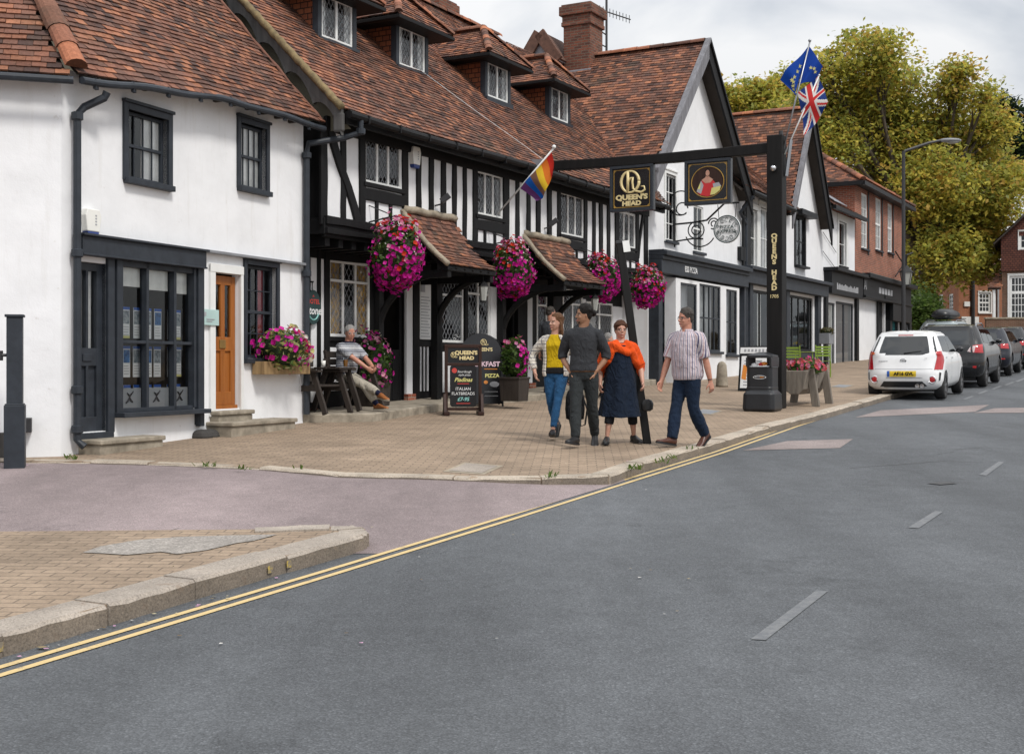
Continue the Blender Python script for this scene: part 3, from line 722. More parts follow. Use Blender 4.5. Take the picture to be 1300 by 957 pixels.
sw=mb.build('shop_window',c,shop,bevel=.005)
mb=MB(); mb.face([FL.P(hs[0],-.05,1.12),FL.P(hs[1],-.05,1.12),FL.P(hs[1],-.05,3.02),FL.P(hs[0],-.05,3.02)]); mb.build('pane',M['glass_shop'],sw,recalc=False)
mb=MB(); B(mb,FL.s(143),FL.s(254),-.05,.19,1.06,1.12); B(mb,hs[1]+.0,hs[1]+.1,0,.08,.88,1.06); mb.build('sill',c,sw,bevel=.006)
mb=MB() # frosted band with swirls along the foot, and roller blind at the head
for k,f in enumerate(((.05,.34),(.38,.69),(.73,.94))):
    a=hs[0]+(hs[1]-hs[0])*f[0]; b=hs[0]+(hs[1]-hs[0])*f[1]
    mb.face([FL.P(a,-.056,1.17),FL.P(b,-.056,1.17),FL.P(b,-.056,1.42),FL.P(a,-.056,1.42)],0)
    mb.face([FL.P(a,-.075,2.96),FL.P(b,-.075,2.96),FL.P(b,-.075,2.72-.02*k),FL.P(a,-.075,2.72-.02*k)],1)
mb.build('frosted_band',[M['text_grey'],M['net']],sw,recalc=False)
def arc(c,r,a0,a1,U,W,n=10,rx=1): return [c+U*(math.cos(R(a0+(a1-a0)*k/n))*r*rx)+W*(math.sin(R(a0+(a1-a0)*k/n))*r) for k in range(n+1)]
mb=MB(); UU=FL.vec(1,0,0); ZZ=V(0,0,1)
for f in (.2,.53,.83):
    cc=FL.P(hs[0]+(hs[1]-hs[0])*f,-.05,1.30)
    mb.tube(arc(cc-UU*.06,.06,-100,80,UU,ZZ),.006,5); mb.tube(arc(cc+UU*.06,.06,100,260,UU,ZZ),.006,5); mb.tube([cc+UU*.07+ZZ*.08,cc-UU*.07-ZZ*.07],.007,5); mb.tube([cc+UU*.06-ZZ*.06,cc-UU*.05+ZZ*.06],.005,5)
mb.build('swirl_motif',M['sign_black'],sw,recalc=False)
# property cards hanging in the window
rg=random.Random(4)
cols=[(.0,.085),(.135,.225),(.265,.36),(.42,.505),(.545,.64),(.72,.80),(.83,.91)]
for r_,(zb,zt) in enumerate(((2.0,2.42),(1.50,1.93),(1.02+.08,1.42))):
    for k,(a,b) in enumerate(cols):
        s0=hs[0]+.06+(hs[1]-hs[0]-.1)*a; s1=hs[0]+.06+(hs[1]-hs[0]-.1)*b; dd=-.10-.02*rg.random()
        zb2=2.06-.50*r_; zt2=zb2+.40
        mb=MB(); B(mb,s0,s1,dd-.006,dd,zb2,zt2,0); e=.0015
        def q(a0,a1,c0,c1,m): 
            W=s1-s0; H=zt2-zb2
            mb.face([FL.P(s0+W*a0,dd+e,zb2+H*c0),FL.P(s0+W*a1,dd+e,zb2+H*c0),FL.P(s0+W*a1,dd+e,zb2+H*c1),FL.P(s0+W*a0,dd+e,zb2+H*c1)],m)
        q(.0,1,.91,1,1); q(.06,.94,.46,.88,2 if rg.random()<.35 else 3)
        for t in range(4): q(.1,.9-.2*rg.random(),.10+.085*t,.12+.085*t,4)
        if rg.random()<.3: q(0,1,0,.08,5)
        mb.build('property_card',[M['paper'],M['paper_blue'],M['photo_blue'],M['photo_mix'],M['text_grey'],M['text_yellow']],sw,recalc=False)
# charcoal shop door
mb=MB(); a,b,z0,z1=hd
for (p,q) in ((a,a+.07),(b-.10,b)): B(mb,p,q,-.12,-.05,z0,z1)
B(mb,b,b+.12,-.1,.045,z0-.02,3.04); B(mb,a-.02,a+.02,-.1,.02,z0,3.04)
B(mb,a+.07,b-.1,-.12,-.05,z0,z0+.18); B(mb,a+.07,b-.1,-.12,-.05,z0+1.0-.2,z0+1.02); B(mb,a+.07,b-.1,-.12,-.05,z1-.1,z1)
m_=(a+b-.03)/2; B(mb,m_-.02,m_+.02,-.12,-.052,z0,z1); B(mb,a+.07,b-.1,-.115,-.085,z0+.1,z0+1.0)
B(mb,a-.0,b+.1,-.05,.05,z0-.09,z0-.01)
dr=mb.build('door',c,shop,bevel=.006)
mb=MB(); mb.face([FL.P(a+.05,-.09,z0+1),FL.P(b-.09,-.09,z0+1),FL.P(b-.09,-.09,z1-.08),FL.P(a+.05,-.09,z1-.08)]); mb.build('pane',M['glass'],dr,recalc=False)
mb=MB()
rings=[[FL.P(a+.05+(b-a-.14)*i/40,-.15+.012*math.sin(i*1.7),z) for i in range(41)] for z in (z0+1,z1-.1)]
mb.loft(rings,False,False); mb.build('curtain',M['net'],dr,smooth=True,recalc=False)
mb=MB(); B(mb,m_-.09,m_+.06,-.05,-.035,z0+.86,z0+.95); mb.build('letterbox',c,dr,bevel=.004)
# varnished wooden door
mb=MB(); a,b,z0,z1=ho; b2=a+.56*(b-a)/.56
for (p,q) in ((a+.01,a+.11),(b-.13,b-.02)): B(mb,p,q,-.12,-.06,z0+.05,z1-.03)
m_=(a+b)/2-.01; B(mb,m_-.05,m_+.05,-.12,-.062,z0+.05,z1-.03); B(mb,a+.1,b-.1,-.12,-.06,z1-.16,z1-.03); B(mb,a+.1,b-.1,-.12,-.06,z0+.82,z0+1.02); B(mb,a+.1,b-.1,-.12,-.06,z0+.05,z0+.24)
B(mb,a+.1,b-.1,-.11,-.085,z0+.2,z0+.9); B(mb,a-.0,b,-.12,-.03,z0-.02,z0+.05)
dr=mb.build('door',M['door_wood'],shop,bevel=.006); dr['label']='varnished orange wooden door with two tall panes'
mb=MB(); mb.face([FL.P(a+.08,-.09,z0+.95),FL.P(b-.1,-.09,z0+.95),FL.P(b-.1,-.09,z1-.1),FL.P(a+.08,-.09,z1-.1)]); mb.build('pane',M['glass'],dr,recalc=False)
mb=MB(); B(mb,a,b,-.5,-.45,z0,z1); mb.build('hallway',M['dark_room'],dr,recalc=False)
mb=MB(); B(mb,m_-.09,m_+.05,-.06,-.045,z0+.86,z0+.98); mb.build('letterbox',M['brass'],dr,bevel=.004)
mb=MB(); B(mb,a-.12,a,-.02,.035,z0-.1,z1+.1); B(mb,b,b+.06,-.02,.035,z0-.1,z1+.1); B(mb,a-.12,b+.06,-.02,.04,z1,z1+.12); mb.build('door_frame',M['white_paint'],shop,bevel=.005)
# steps
def step(s0,s1,d0,d1,z0,z1,seed):
    mb=MB(); FL.box(mb,s0,s1,d0,d1,z0,z1-.06); FL.box(mb,s0-.02,s1+.02,d0,d1+.03,z1-.06,z1); mb.build('step',M['stone'],shop,bevel=.015)
step(FL.s(99),FL.s(180),0,.34,.4,.82,1); step(FL.s(262),FL.s(345),0,.42,.5,.93,2); step(ho[0]-.1,ho[1]+.1,0,.16,.7,ho[2]-.02,3)
mb=MB(); rg=random.Random(5)
for k in range(3): mb.ball(FL.P(FL.s(250+10*k),.08,.74),.16,.12,.10,9,6)
mb.build('rubble_foot',M['rubble'],shop,smooth=False)
mb=MB(); FL.box(mb,FL.s(255),FL.s(382),0,.10,3.27,3.31); mb.build('drip_ledge',M['lead'],shop,bevel=.006)
mb=MB(); FL.box(mb,FL.s(252),FL.s(274),.035,.055,FL.z(263,413),FL.z(263,393)); pq=mb.build('name_plaque',M['plaque'],shop,bevel=.003)
mb=MB(); FL.box(mb,FL.s(254),FL.s(257.5),.055,.060,FL.z(256,401),FL.z(256,396)); 
for k in range(2): FL.box(mb,FL.s(258),FL.s(268-3*k),.055,.060,FL.z(263,406+2.6*k),FL.z(263,404.8+2.6*k))
mb.build('plaque_marks',M['text_grey'],pq)
# alarm box
def alarm(par,fr,px0,px1,py0,py1,d=0,tilt=.0,band='blue_plastic'):
    s0,s1=fr.s(px0,d),fr.s(px1,d); z0,z1=fr.z((px0+px1)/2,py1,d),fr.z((px0+px1)/2,py0,d); P=fr.P; h=z1-z0; m=(s0+s1)/2
    mb=MB(); w=(s1-s0)/2
    o=[( -w*.8,z0+h*.16),( w*.75,z0+h*.16),( w,z0+h*.75),( w*.75,z1),(-w*.8,z1),(-w,z0+h*.75)]
    mb.prism([P(m+x,d,z) for x,z in o],fr.vec(0,.09,0)); ab=mb.build('alarm_box',M['white_plastic'],par,bevel=.012)
    mb=MB(); mb.prism([P(m-w*.6,d,z0),P(m+w*.55,d,z0),P(m+w*.75,d,z0+h*.16),P(m-w*.8,d,z0+h*.16)],fr.vec(0,.085,0)); mb.build('strobe',M[band],ab,bevel=.006)
    mb=MB()
    for k in range(4): fr.box(mb,m+w*.15,m+w*.35,d+.088,d+.093,z0+h*(.4+.11*k),z0+h*(.46+.11*k))
    mb.build('alarm_marks',M['text_grey'],ab)
alarm(shop,FL,102,122,266,300)
# roofs
OV=.26
def EP(s): return FL.P(s,OV,eave(s)-.02)
qs=3.6; k_=1.1
def RP(s,q): return FL.P(s,OV-q,eave(0)+.06+q*k_)
SE=SB+.12
pts=[FL.P(-.02,OV,5.13),FL.P(SE,OV,5.52),FL.P(SE,OV-qs,5.52+qs*k_),FL.P(.471*qs-.02,OV-qs,5.13+qs*k_+.15)]
def warpL(x,y):
    t=max(0,min(1,x/SE)); lin=5.13+.39*t; return (eave(x)-lin+.0)*max(0,1-y/3.2)*.8
roof(shop,pts,11,sag=.03,warp=warpL)
pw=[FW.P(-8,OV,5.06),FW.P(6+.1,OV,5.10),FW.P(6.1-.471*qs,OV-qs,5.10+qs*k_),FW.P(-8,OV-qs,5.06+qs*k_)]
roof(shop,pw,12,sag=.03)
bk=[FL.P(SE,OV-qs,5.52+qs*k_),FL.P(.471*qs,OV-qs,5.2+qs*k_),FL.P(.471*qs,-7.2,5.2),FL.P(SE,-7.2,5.2)]
mb=MB(); mb.face(bk); mb.face([FW.P(6.1-.471*qs,OV-qs,5.1+qs*k_),FW.P(-8,OV-qs,5.1+qs*k_),FW.P(-8,-8,5.1),FW.P(6.1-.471*qs,-8,5.1)]); mb.build('rear_roof',M['soffit'],shop,recalc=False)
hipA=FL.P(-.03,OV,5.22); hipB=FL.P(.471*qs-.02,OV-qs,5.22+qs*k_+.1)
ridge(shop,hipA,hipB,.14,.36,3,'hip_tile')
# mortared edge of the slope against the pub
mb=MB(); mb.tube([FL.P(SE+.02,OV-q,5.52+q*k_+.03+.012*math.sin(q*9)) for q in [x*.12 for x in range(31)]],[.028+.008*math.sin(x*2.1) for x in range(31)],6); mb.build('verge_mortar',simple('red_mortar',(.17,.075,.05),.9,.4,9,30,.5),shop,smooth=True)
# gutter and downpipes
mb=MB(); gp_=[FL.P(s,OV+.05,eave(s)-.07-.012*math.sin(s*4)) for s in [SE*k/24 for k in range(25)]]; mb.tube(gp_,.045,10)
mb.tube([FW.P(s,OV+.05,5.02) for s in (-8,0,3,6.15)],.045,10)
for k in range(1,24,3): mb.box(gp_[k].x-.02,gp_[k].x+.02,gp_[k].y-.02,gp_[k].y+.07,gp_[k].z-.075,gp_[k].z+.05)
mb.build('gutter',M['charcoal_paint'],shop,smooth=False)
mb=MB() # rafter feet under the eaves
for k in range(14): 
    s=.3+k*.38
    if s<SB-.1: FL.box(mb,s,s+.06,0,OV-.02,eave(s)-.05,eave(s)+.05)
mb.split('rafter_foot',M['soffit'],shop)
def pipe(par,pts,r,collars,mat='charcoal_paint',name='downpipe'):
    mb=MB(); mb.tube(pts,r,10)
    for cpt in collars: mb.lathe(cpt,[(r*1.1,-.05),(r*1.5,-.04),(r*1.5,.04),(r*1.1,.05)],10)
    return mb.build(name,M[mat],par,smooth=False,bevel=0)
s1=FL.s(91)+.0; zb=.74
pipe(shop,[FL.P(FL.s(110),OV+.05,5.0),FL.P(FL.s(109),OV+.02,4.93),FL.P(s1+.08,.12,4.80),FL.P(s1,.085,4.70),FL.P(s1,.085,3.0),FL.P(s1,.085,zb+.08),FL.P(s1+.04,.16,zb)],.048,[FL.P(s1,.085,4.68),FL.P(s1,.085,3.05),FL.P(s1,.085,1.42),FL.P(s1,.085,.95)])
# dark plinth and cable boxes on the side wall
mb=MB(); FW.box(mb,4.2,5.55,0,.05,.3,.93); mb.build('plinth',M['rubble'],shop,bevel=.01)
mb=MB(); FW.box(mb,5.5,5.68,0,.14,.93,1.1); FW.box(mb,5.52,5.56,.02,.06,.5,.93); mb.build('meter_box',M['iron'],shop,bevel=.01)
# window box with petunias
# ------------------------------------------------------------------ timber framed pub
uP=(.55,1)
FU=Fr((-2.89,20.23),uP); FP=FU.off(-.7); FE=FU.off(.45)
pub=thing('timber_framed_pub','long black and white timber framed pub with tiled roof, four dormers and two porch canopies','building',FU.P(0,0,.85))
EZ,RUN,RISE=5.75,5.0,4.87; SLOPE=RISE/RUN
LEN=13.08
UZ0,UZ1=3.9,5.62
W=M['white_panel']; T=M['black_timber']
uw=[wp(FU,xl,xr,yt,yb) for xl,xr,yt,yb in ((463,509,180,236),(604.5,637.5,220,275),(711,740.5,247,300),(785,806,270,314))]
mb=MB(); wall(mb,FU,-.2,LEN,UZ0,UZ1,uw,0,.1)
mb.face([FU.P(-.2,0,UZ0),FU.P(-.2,-4,UZ0),FU.P(-.2,-4,UZ1),FU.P(-.2,0,UZ1)])
mb.build('wall',W,pub,recalc=False)
mb=MB()
for h in uw: room(mb,FU,h,-.1,1.0)
# timbers, proud of the plaster, each slightly out of true
tb=MB(); rg=random.Random(21)
def stud(fr,px0,px1,z0,z1,d=.035,lean=0,mb_=None,back=-.02):
    s0=fr.s(px0); s1=fr.s(px1); j=lambda:rg.uniform(-.014,.014)
    P=fr.P; n=5; rings=[]
    dd=d+rg.uniform(-.008,.006)
    for k in range(n+1):
        f=k/n; z=z0+(z1-z0)*f; a=s0+j()*.7+lean*f; b=s1+j()*.7+lean*f
        rings.append([P(a,back,z),P(a,dd,z),P(b,dd,z),P(b,back,z)])
    (mb_ or tb).loft(rings,True,True)
def rail(fr,s0,s1,z0,z1,d=.04,mb_=None):
    n=max(2,int((s1-s0)/.5)); rings=[]
    for k in range(n+1):
        s=s0+(s1-s0)*k/n; j=lambda:rg.uniform(-.012,.012)
        rings.append([fr.P(s,-.02,z0+j()),fr.P(s,d,z0+j()),fr.P(s,d,z1+j()),fr.P(s,-.02,z1+j())])
    (mb_ or tb).loft(rings,True,True)
# side return of the jetty
FS=Fr(FU.O+FU.u*-.2+FU.n*-4,(-FU.n).normalized()*-1)  # faces down the street towards the viewer
FB=Fr((FU.P(-.21,-4,0).x,FU.P(-.21,-4,0).y),(FU.n.x,FU.n.y))
FB.box(tb,3.2,3.98,0,.02,UZ0,UZ1); FB.box(tb,3.4,3.45,.0,.035,UZ0,UZ1)
for a,b in ((406,414.5),(432,438.5),(455,462.5),(510,517),(528,533),(544,549.3),(559,565),(573.5,578.5),(587,591.5),(599.5,605),(638,645),(654,658.5),(668,672.5),(680,685),(694,699),(707,711),(740.5,744.5),(751.5,755),(760,764),(770,773.8),(780,785),(806.5,810),(817,822)):
    stud(FU,a,b,UZ0+.05,UZ1)
rail(FU,-.2,LEN,5.46,5.68,.05)
for h,(a,b) in zip(uw,((455,517),(600,645),(707,744),(780,810))):
    rail(FU,FU.s(a)+.02,FU.s(b)-.02,h[2]-.30,h[2]-.10,.042)
    rail(FU,FU.s(a)+.02,FU.s(b)-.02,h[3]+.01,h[3]+.06,.038)
    w=h[1]-h[0]
    for f in (.3,.68):
        s=h[0]+w*f; rings=[]
        for z in (UZ0+.05,h[2]-.28): rings.append([FU.P(s-.035,-.02,z),FU.P(s-.035,.035,z),FU.P(s+.04,.035,z),FU.P(s+.04,-.02,z)])
        tb.loft(rings)
def brace(pts,w):
    P=[FU.P(*FU.sz(x,y)[:1],.0,FU.sz(x,y)[1]) for x,y in pts]
    rings=[]
    for k,(x,y) in enumerate(pts):
        s,z=FU.sz(x,y); rings.append([FU.P(s-w,-.02,z),FU.P(s-w,.045,z),FU.P(s+w,.045,z),FU.P(s+w,-.02,z)])
    tb.loft(rings)
brace([(417,160),(423,186),(431,212),(440,236),(448,262),(454,285)],.095)
brace([(818,258),(814,282),(811,305),(809,328)],.05)
tb.build('timber_framing',T,pub,bevel=.008)
# jetty: moulded beam, joist ends, soffit
jb=MB()
for (z0,z1,d) in ((3.97,4.09,.09),(3.90,3.97,.05),(3.82,3.90,.10),(3.76,3.82,.04)): rail(FU,-.24,LEN,z0,z1,d,jb)
FB.box(jb,3.0,4.05,0,.06,3.8,4.06)
k=0; s=-.15
while s<LEN-.1:
    FU.box(jb,s,s+.12,-.7,-.02,3.62,3.80); s+=.36
FU.box(jb,-.2,LEN,-.7,-.01,3.80,3.83)
jb.build('jetty',T,pub,bevel=.006)
# ground floor: dark boarding and posts with white infill
LZ1=3.82
lw=[wp(FP,416.5,468.5,332,428),wp(FP,559,587.5,353,435),wp(FP,591.5,621,351,434),wp(FP,714,739,368,436),wp(FP,744,777,384,440),wp(FP,681,694,370,436)]
ld=[(FP.s(483),FP.s(512),.95,FP.z(497,338)),(FP.s(632),FP.s(655),1.05,FP.z(640,352)),]
mb2=MB(); wall(mb2,FP,-.25,LEN,.3,LZ1,lw+ld,0,.14); mb2.build('lower_wall',T,pub,recalc=False)
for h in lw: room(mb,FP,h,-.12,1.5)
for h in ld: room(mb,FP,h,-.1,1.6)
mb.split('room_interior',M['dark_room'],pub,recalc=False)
wpan=MB()
def panel(px0,px1,z0,z1,d=.02): 
    FP.box(wpan,FP.s(px0),FP.s(px1),-.02,d,z0,z1)
gzP=lambda px:gz(FP.P(FP.s(px),0,0).y,.25)
for a,b in ((394,401),(404.5,410)): panel(a,b,gzP(a)+.1,3.5)
panel(416,468,gzP(440)+.25,2.02); panel(471.5,474.5,1.2,3.3)
panel(513.5,521,gzP(517)+.05,3.3,.05)
panel(621.5,631,gzP(626),3.35); panel(667,673,gzP(670),3.2,.06); panel(560,590,gzP(575)+.05,1.98)
panel(739.5,743,1.3,3.3); panel(777,800,gzP(788)+.1,3.2); panel(712,738,gzP(725)+.15,1.95)
for x in (532.5,537,541.5): panel(x,x+1.6,gzP(537)+.12,FP.z(537,440))
wpan.split('infill_panel',M['white_panel'],pub,bevel=.004)
pb=MB()
for a,b in ((401,404.5),(410,416),(468.5,471.5),(475,482),(522,530),(546,559),(588,591.5),(655,667),(694,708)):
    FP.box(pb,FP.s(a),FP.s(b),-.02,.055,.5,LZ1)
rail(FP,-.2,LEN,3.5,3.84,.04,pb)
FP.box(pb,FP.s(531),FP.s(546),-.01,.03,FP.z(538,440),FP.z(538,433))
pb.build('lower_posts',T,pub,bevel=.006)
fb=MB(); FP.box(fb,-.2,LEN,0,.05,.4,1.0); 
for a,b in ((513,523),(668,676)): FP.box(fb,FP.s(a),FP.s(b),0,.09,.5,gzP(a)+.1)
fb.build('brick_footing',M['brick_red'],pub,uv=True)
wm=M['white_paint']
for i,h in enumerate(uw):
    window(pub,FU,*h,wm,lights=3,d=.0,fw=.045,bw=.05,lead=.115,sill=.06,sillm=T,curtain=(M['curtain_grey'],[(.0,.14),(.86,1.0)]) if i%2 else None)
for i,h in enumerate(lw):
    w=window(pub,FP,*h,wm,lights=[3,1,2,2,2,1][i],d=.015,fw=.05,bw=.055,lead=.125,rails=(.73,),sill=.05,sillm=T,curtain=[(M['mustard'],[(.0,.30),(.69,1.0)]),None,None,None,(M['net'],[(.1,.4)]),None][i])
# doors
for i,h in enumerate(ld):
    a,b,z0,z1=h; z0=gzP(500 if i==0 else 645)-.02
    mb=MB(); FP.box(mb,a,a+.12,-.1,-.03,z0,z1); FP.box(mb,b-.08,b,-.1,-.03,z0,z1); FP.box(mb,a+.1,b-.08,-.1,-.04,z0,z0+.95); FP.box(mb,a,b,-.1,-.03,z1-.12,z1)
    for q in range(4): FP.box(mb,a+.13+q*.1,a+.16+q*.1,-.04,-.03,z0,z0+.95)
    mb.build('door',T,pub,bevel=.005)
# framed menu on the wall
mb=MB(); a,b=FP.s(531.5),FP.s(545.5); z0,z1=FP.z(538,431),FP.z(538,347)
FP.box(mb,a,b,.0,.03,z0,z1); mn=mb.build('menu_panel',M['white_paint'],pub,bevel=.004)
mb=MB()
for k in range(14): FP.box(mb,a+.03,b-.03-.04*(k%3),.03,.034,z0+.05+k*.057,z0+.067+k*.057)
FP.box(mb,a+.02,a+.17,.03,.036,z1-.36,z1-.1); mb.build('menu_lines',M['text_grey'],mn)
# porch canopies
def canopy(pxa,ya,pxb,yb,p,zt,ze,seed):
    s0=FU.s(pxa); s1=FU.s(pxb)
    FC=FU
    a=[FU.P(s0,p,ze),FU.P(s1,p,ze),FU.P(s1,-.0,zt),FU.P(s0,-.0,zt)]
    r=roof(pub,a,seed,gauge=.10,sag=.02,name='porch_canopy',warp=lambda x,y:-.10*math.sin(min(1,y/1.3)*math.pi),undermat=M['soffit'])
    mb=MB()
    for s in (s0-.0,):
        pts=[]
        for k in range(9):
            f=k/8; d=p*(1-f); z=ze+(zt-ze)*f-.10*math.sin(f*math.pi)*.75
            pts.append(FU.P(s-.02,d,z-.0))
        mb.tube(pts,[.05+.008*math.sin(k*3) for k in range(9)],6)
    mb.tube([FU.P(s,.03,zt+.03+.012*math.sin(s*11)) for s in [s0+(s1-s0)*k/10 for k in range(11)]],.07,6)
    mb.build('mortar_edge',M['mortar'],r,smooth=True)
    mb=MB()
    FU.box(mb,s0+.02,s1-.02,p-.14,p-.03,ze-.10,ze-.02)
    for s,free in ((s0+.12,False),(s1-.12,True)):
        # wall post, arm and curved brace
        dw=-.31 if free else -.58
        if free: FU.box(mb,s-.075,s+.075,dw-.07,dw+.07,.95,3.78)
        else: FU.box(mb,s-.07,s+.07,-.66,-.52,2.2,3.75)
        FU.box(mb,s-.06,s+.06,-.62,p-.06,ze-.22,ze-.09)
        arcp=[FU.P(s,dw+(p-.13-dw)*(1-math.cos(R(a))),2.3+(ze-.13-2.3)*math.sin(R(a))) for a in range(0,91,10)]
        mb.tube(arcp,.065,6)
        mb.bar(FU.P(s,p-.05,ze-.10),FU.P(s,-.05,zt-.28),.09,.09)
    k=s0+.3
    while k<s1-.2:
        mb.bar(FU.P(k,p-.03,ze-.08),FU.P(k,-.02,zt-.30),.05,.07); k+=.28
    mb.build('canopy_bracket',T,r,bevel=.006)
    # lantern hung under the near corner
    c=FU.P(s1-.28,p-.15,ze-.36)
    mb=MB(); mb.lathe(c,[(.05,-.20),(.085,.06)],6,0); mb.lathe(c,[(.10,.06),(.02,.16)],6,1); mb.lathe(c,[(.055,-.23),(.055,-.20)],6,1); mb.tube([c+V(0,0,.16),c+V(0,0,.3)],.01,5,1)
    mb.build('lantern',[M['glass_lamp'],T],pub)
canopy(511,266,576,282,.95,4.42,3.45,31); canopy(665,299,720,310,.95,4.40,3.45,32)
# main roof
pts=[FE.P(-.33,0,EZ),FE.P(13.35,0,EZ),FE.P(16.6,-RUN,EZ+RISE),FE.P(-.33,-RUN,EZ+RISE)]
roof(pub,pts,33,sag=.055)
bkp=[FE.P(-.33,-RUN,EZ+RISE),FE.P(16.6,-RUN,EZ+RISE),FE.P(16.6,-RUN*2,EZ),FE.P(-.33,-RUN*2,EZ)]
mb=MB(); mb.face([p-V(0,0,.05) for p in bkp]); mb.build('rear_roof',M['soffit'],pub,recalc=False)
ridge(pub,FE.P(-.33,-RUN,EZ+RISE+.02),FE.P(13.5,-RUN,EZ+RISE+.04),.13,.38,5)
# gable wall, mossy verge and scalloped bargeboard on the left end
mb=MB(); mb.face([FE.P(-.10,0,EZ-.3),FE.P(-.10,-2*RUN,EZ-.3),FE.P(-.10,-RUN,EZ+RISE-.1)]); mb.build('gable_wall',M['olive_plaster'],pub,recalc=False)
def bargeboard(par,fr,s,z0,slope,L,w0,dep,thick,mat,n=5,dirn=-1,d0=0.0):
    mb=MB(); N_=n*14; rings=[]
    for k in range(N_+1):
        f=k/N_; x=f*n; fr_=x-math.floor(x) if k<N_ else 1
        w=w0+dep*(1-math.sin(math.pi*fr_)**.8)
        d=d0+dirn*f*L; zt=z0+f*L*slope
        rings.append([fr.P(s,d,zt),fr.P(s-thick,d,zt),fr.P(s-thick,d,zt-w),fr.P(s,d,zt-w)])
    mb.loft(rings); 
    mb2=[]
    return mb.build('bargeboard',M[mat],par)
bargeboard(pub,FE,-.30,EZ-.0,SLOPE,RUN,.24,.20,.06,'bargeboard_grey',9,-1,-.0)
mb=MB(); n=70
mb.tube([FE.P(-.37,.02-RUN*k/n,EZ-.01+RISE*k/n+.006*math.sin(k*1.9)) for k in range(n+1)],[.062+.007*math.sin(k*2.7) for k in range(n+1)],7); mb.build('verge_mortar',M['moss_verge'],pub,smooth=True)
mb=MB(); FE.box(mb,-.37,-.29,-.16,.03,EZ-.38,EZ-.08); mb.build('eaves_block',M['bargeboard_grey'],pub,bevel=.03)
# gutter, fascia and downpipe
mb=MB(); mb.tube([FE.P(s,.07,EZ-.10-.02*math.sin(s*.9)) for s in [-.25+13.5*k/40 for k in range(41)]],.065,9); FE.box(mb,-.2,13.2,-.10,-.03,EZ-.22,EZ-.04)
for k in range(15): FE.box(mb,.2+k*.9,.23+k*.9,-.02,.14,EZ-.18,EZ-.05)
mb.build('gutter',T,pub)
g0=FE.P(.06,.07,EZ-.12); sB=FL.s(384)
pipe(pub,[g0,g0-V(0,0,.22),FU.P(-.1,.30,5.32),FL.P(sB,.11,5.18),FL.P(sB,.075,5.02),FL.P(sB,.075,.95)],.05,[g0-V(0,0,.2),FL.P(sB,.075,5.0),FL.P(sB,.075,3.15),FL.P(sB,.075,1.75)])
alarm(pub,FU,519,529.5,187,214)
mb=MB(); mb.tube([FE.P(*q) for q in ((4.7,-1.8,EZ+1.8*SLOPE+.06),(5.6,-1.1,EZ+1.1*SLOPE+.05),(6.6,-.4,EZ+.4*SLOPE+.05),(7.1,.05,EZ+.0))],.005,5); mb.build('cable',M['text_white'],pub)
def flood(px,py):
    s,z=FU.sz(px,py); mb=MB(); c=FU.P(s,.22,z); d=FU.vec(.25,.5,.42).normalized(); mb.bar(c-d*.09,c+d*.10,.10,.10); mb.tube([FU.P(s,0,z-.12),FU.P(s,.14,z-.10),c],.018,6)
    mb.build('floodlight',M['iron'],pub,bevel=.008)
flood(552,253); flood(691,283)
# dormers
def dormer(s,q,zb,seed):
    P=FE.P; W2=.56; zt=zb+.80; o0=-q
    def back(z): return -(z-EZ)/SLOPE
    mb=MB(); FD=FE.off(o0)
    for sg in (-1,1):
        x=s+sg*W2
        mb.prism([P(x,o0,zb-.12),P(x,o0,zt+.02),P(x,back(zt)-.1,zt+.02)],FE.vec(-.05*sg,0,0))
    d=mb.build('dormer',M['tile_hung'],pub,uv=True)
    h=(s-.46,s+.46,zb,zt-.03)
    mb=MB(); FD.box(mb,s-W2-.01,s-.46,-.1,.03,zb-.1,zt+.05); FD.box(mb,s+.46,s+W2+.01,-.1,.03,zb-.1,zt+.05); FD.box(mb,s-W2-.03,s+W2+.03,-.05,.09,zb-.13,zb-.02); FD.box(mb,s-W2,s+W2,-.1,.02,zt-.03,zt+.1)
    mb.build('dormer_frame',M['charcoal_paint'],d,bevel=.006)
    mb=MB(); FD.box(mb,s-.5,s+.5,-.8,-.35,zb-.1,zt+.1); mb.build('dormer_interior',M['dark_room'],d)
    w=window(d,FD,*h,wm,lights=2,d=.01,fw=.045,bw=.06,lead=.11,curtain=(M['net'],[(.02,.2),(.8,.98)]))
    # keep thing > part > sub-part depth
    for ch in list(w.children): ch.parent=d
    E=.98; fo=.36; zr=zt+.80; rb=-(zr-EZ)/SLOPE-.15; eb=back(zt)-.3
    A_=P(s-E,o0+fo,zt+.02); B_=P(s+E,o0+fo,zt+.02); C_=P(s,o0-.35,zr); D_=P(s,rb,zr); L_=P(s-E,eb,zt+.02); R_=P(s+E,eb,zt+.02)
    for k,pp in enumerate(([A_,B_,C_],[L_,A_,C_,D_],[B_,R_,D_,C_])):
        r=roof(pub,pp,seed+k,gauge=.10,tw=.16,sag=.03,name='dormer_roof')
    ridge(pub,A_+V(0,0,.04),C_+V(0,0,.05),.08,.2,seed,'hip_tile'); ridge(pub,B_+V(0,0,.04),C_+V(0,0,.05),.08,.2,seed,'hip_tile'); ridge(pub,C_+V(0,0,.04),D_+V(0,0,.04),.10,.3,seed,'ridge_tile')
    mb=MB(); mb.prism([P(s-E-.02,o0+fo+.03,zt-.07),P(s+E+.02,o0+fo+.03,zt-.07),P(s+E+.02,eb,zt-.07),P(s-E-.02,eb,zt-.07)],V(0,0,.07)); mb.build('dormer_eaves',T,d,bevel=.01)
for k,(s,q,zb) in enumerate(((1.85,1.74,7.47),(4.38,1.81,7.52),(7.9,1.87,7.58),(11.15,1.97,7.68))): dormer(s,q,zb,40+5*k)
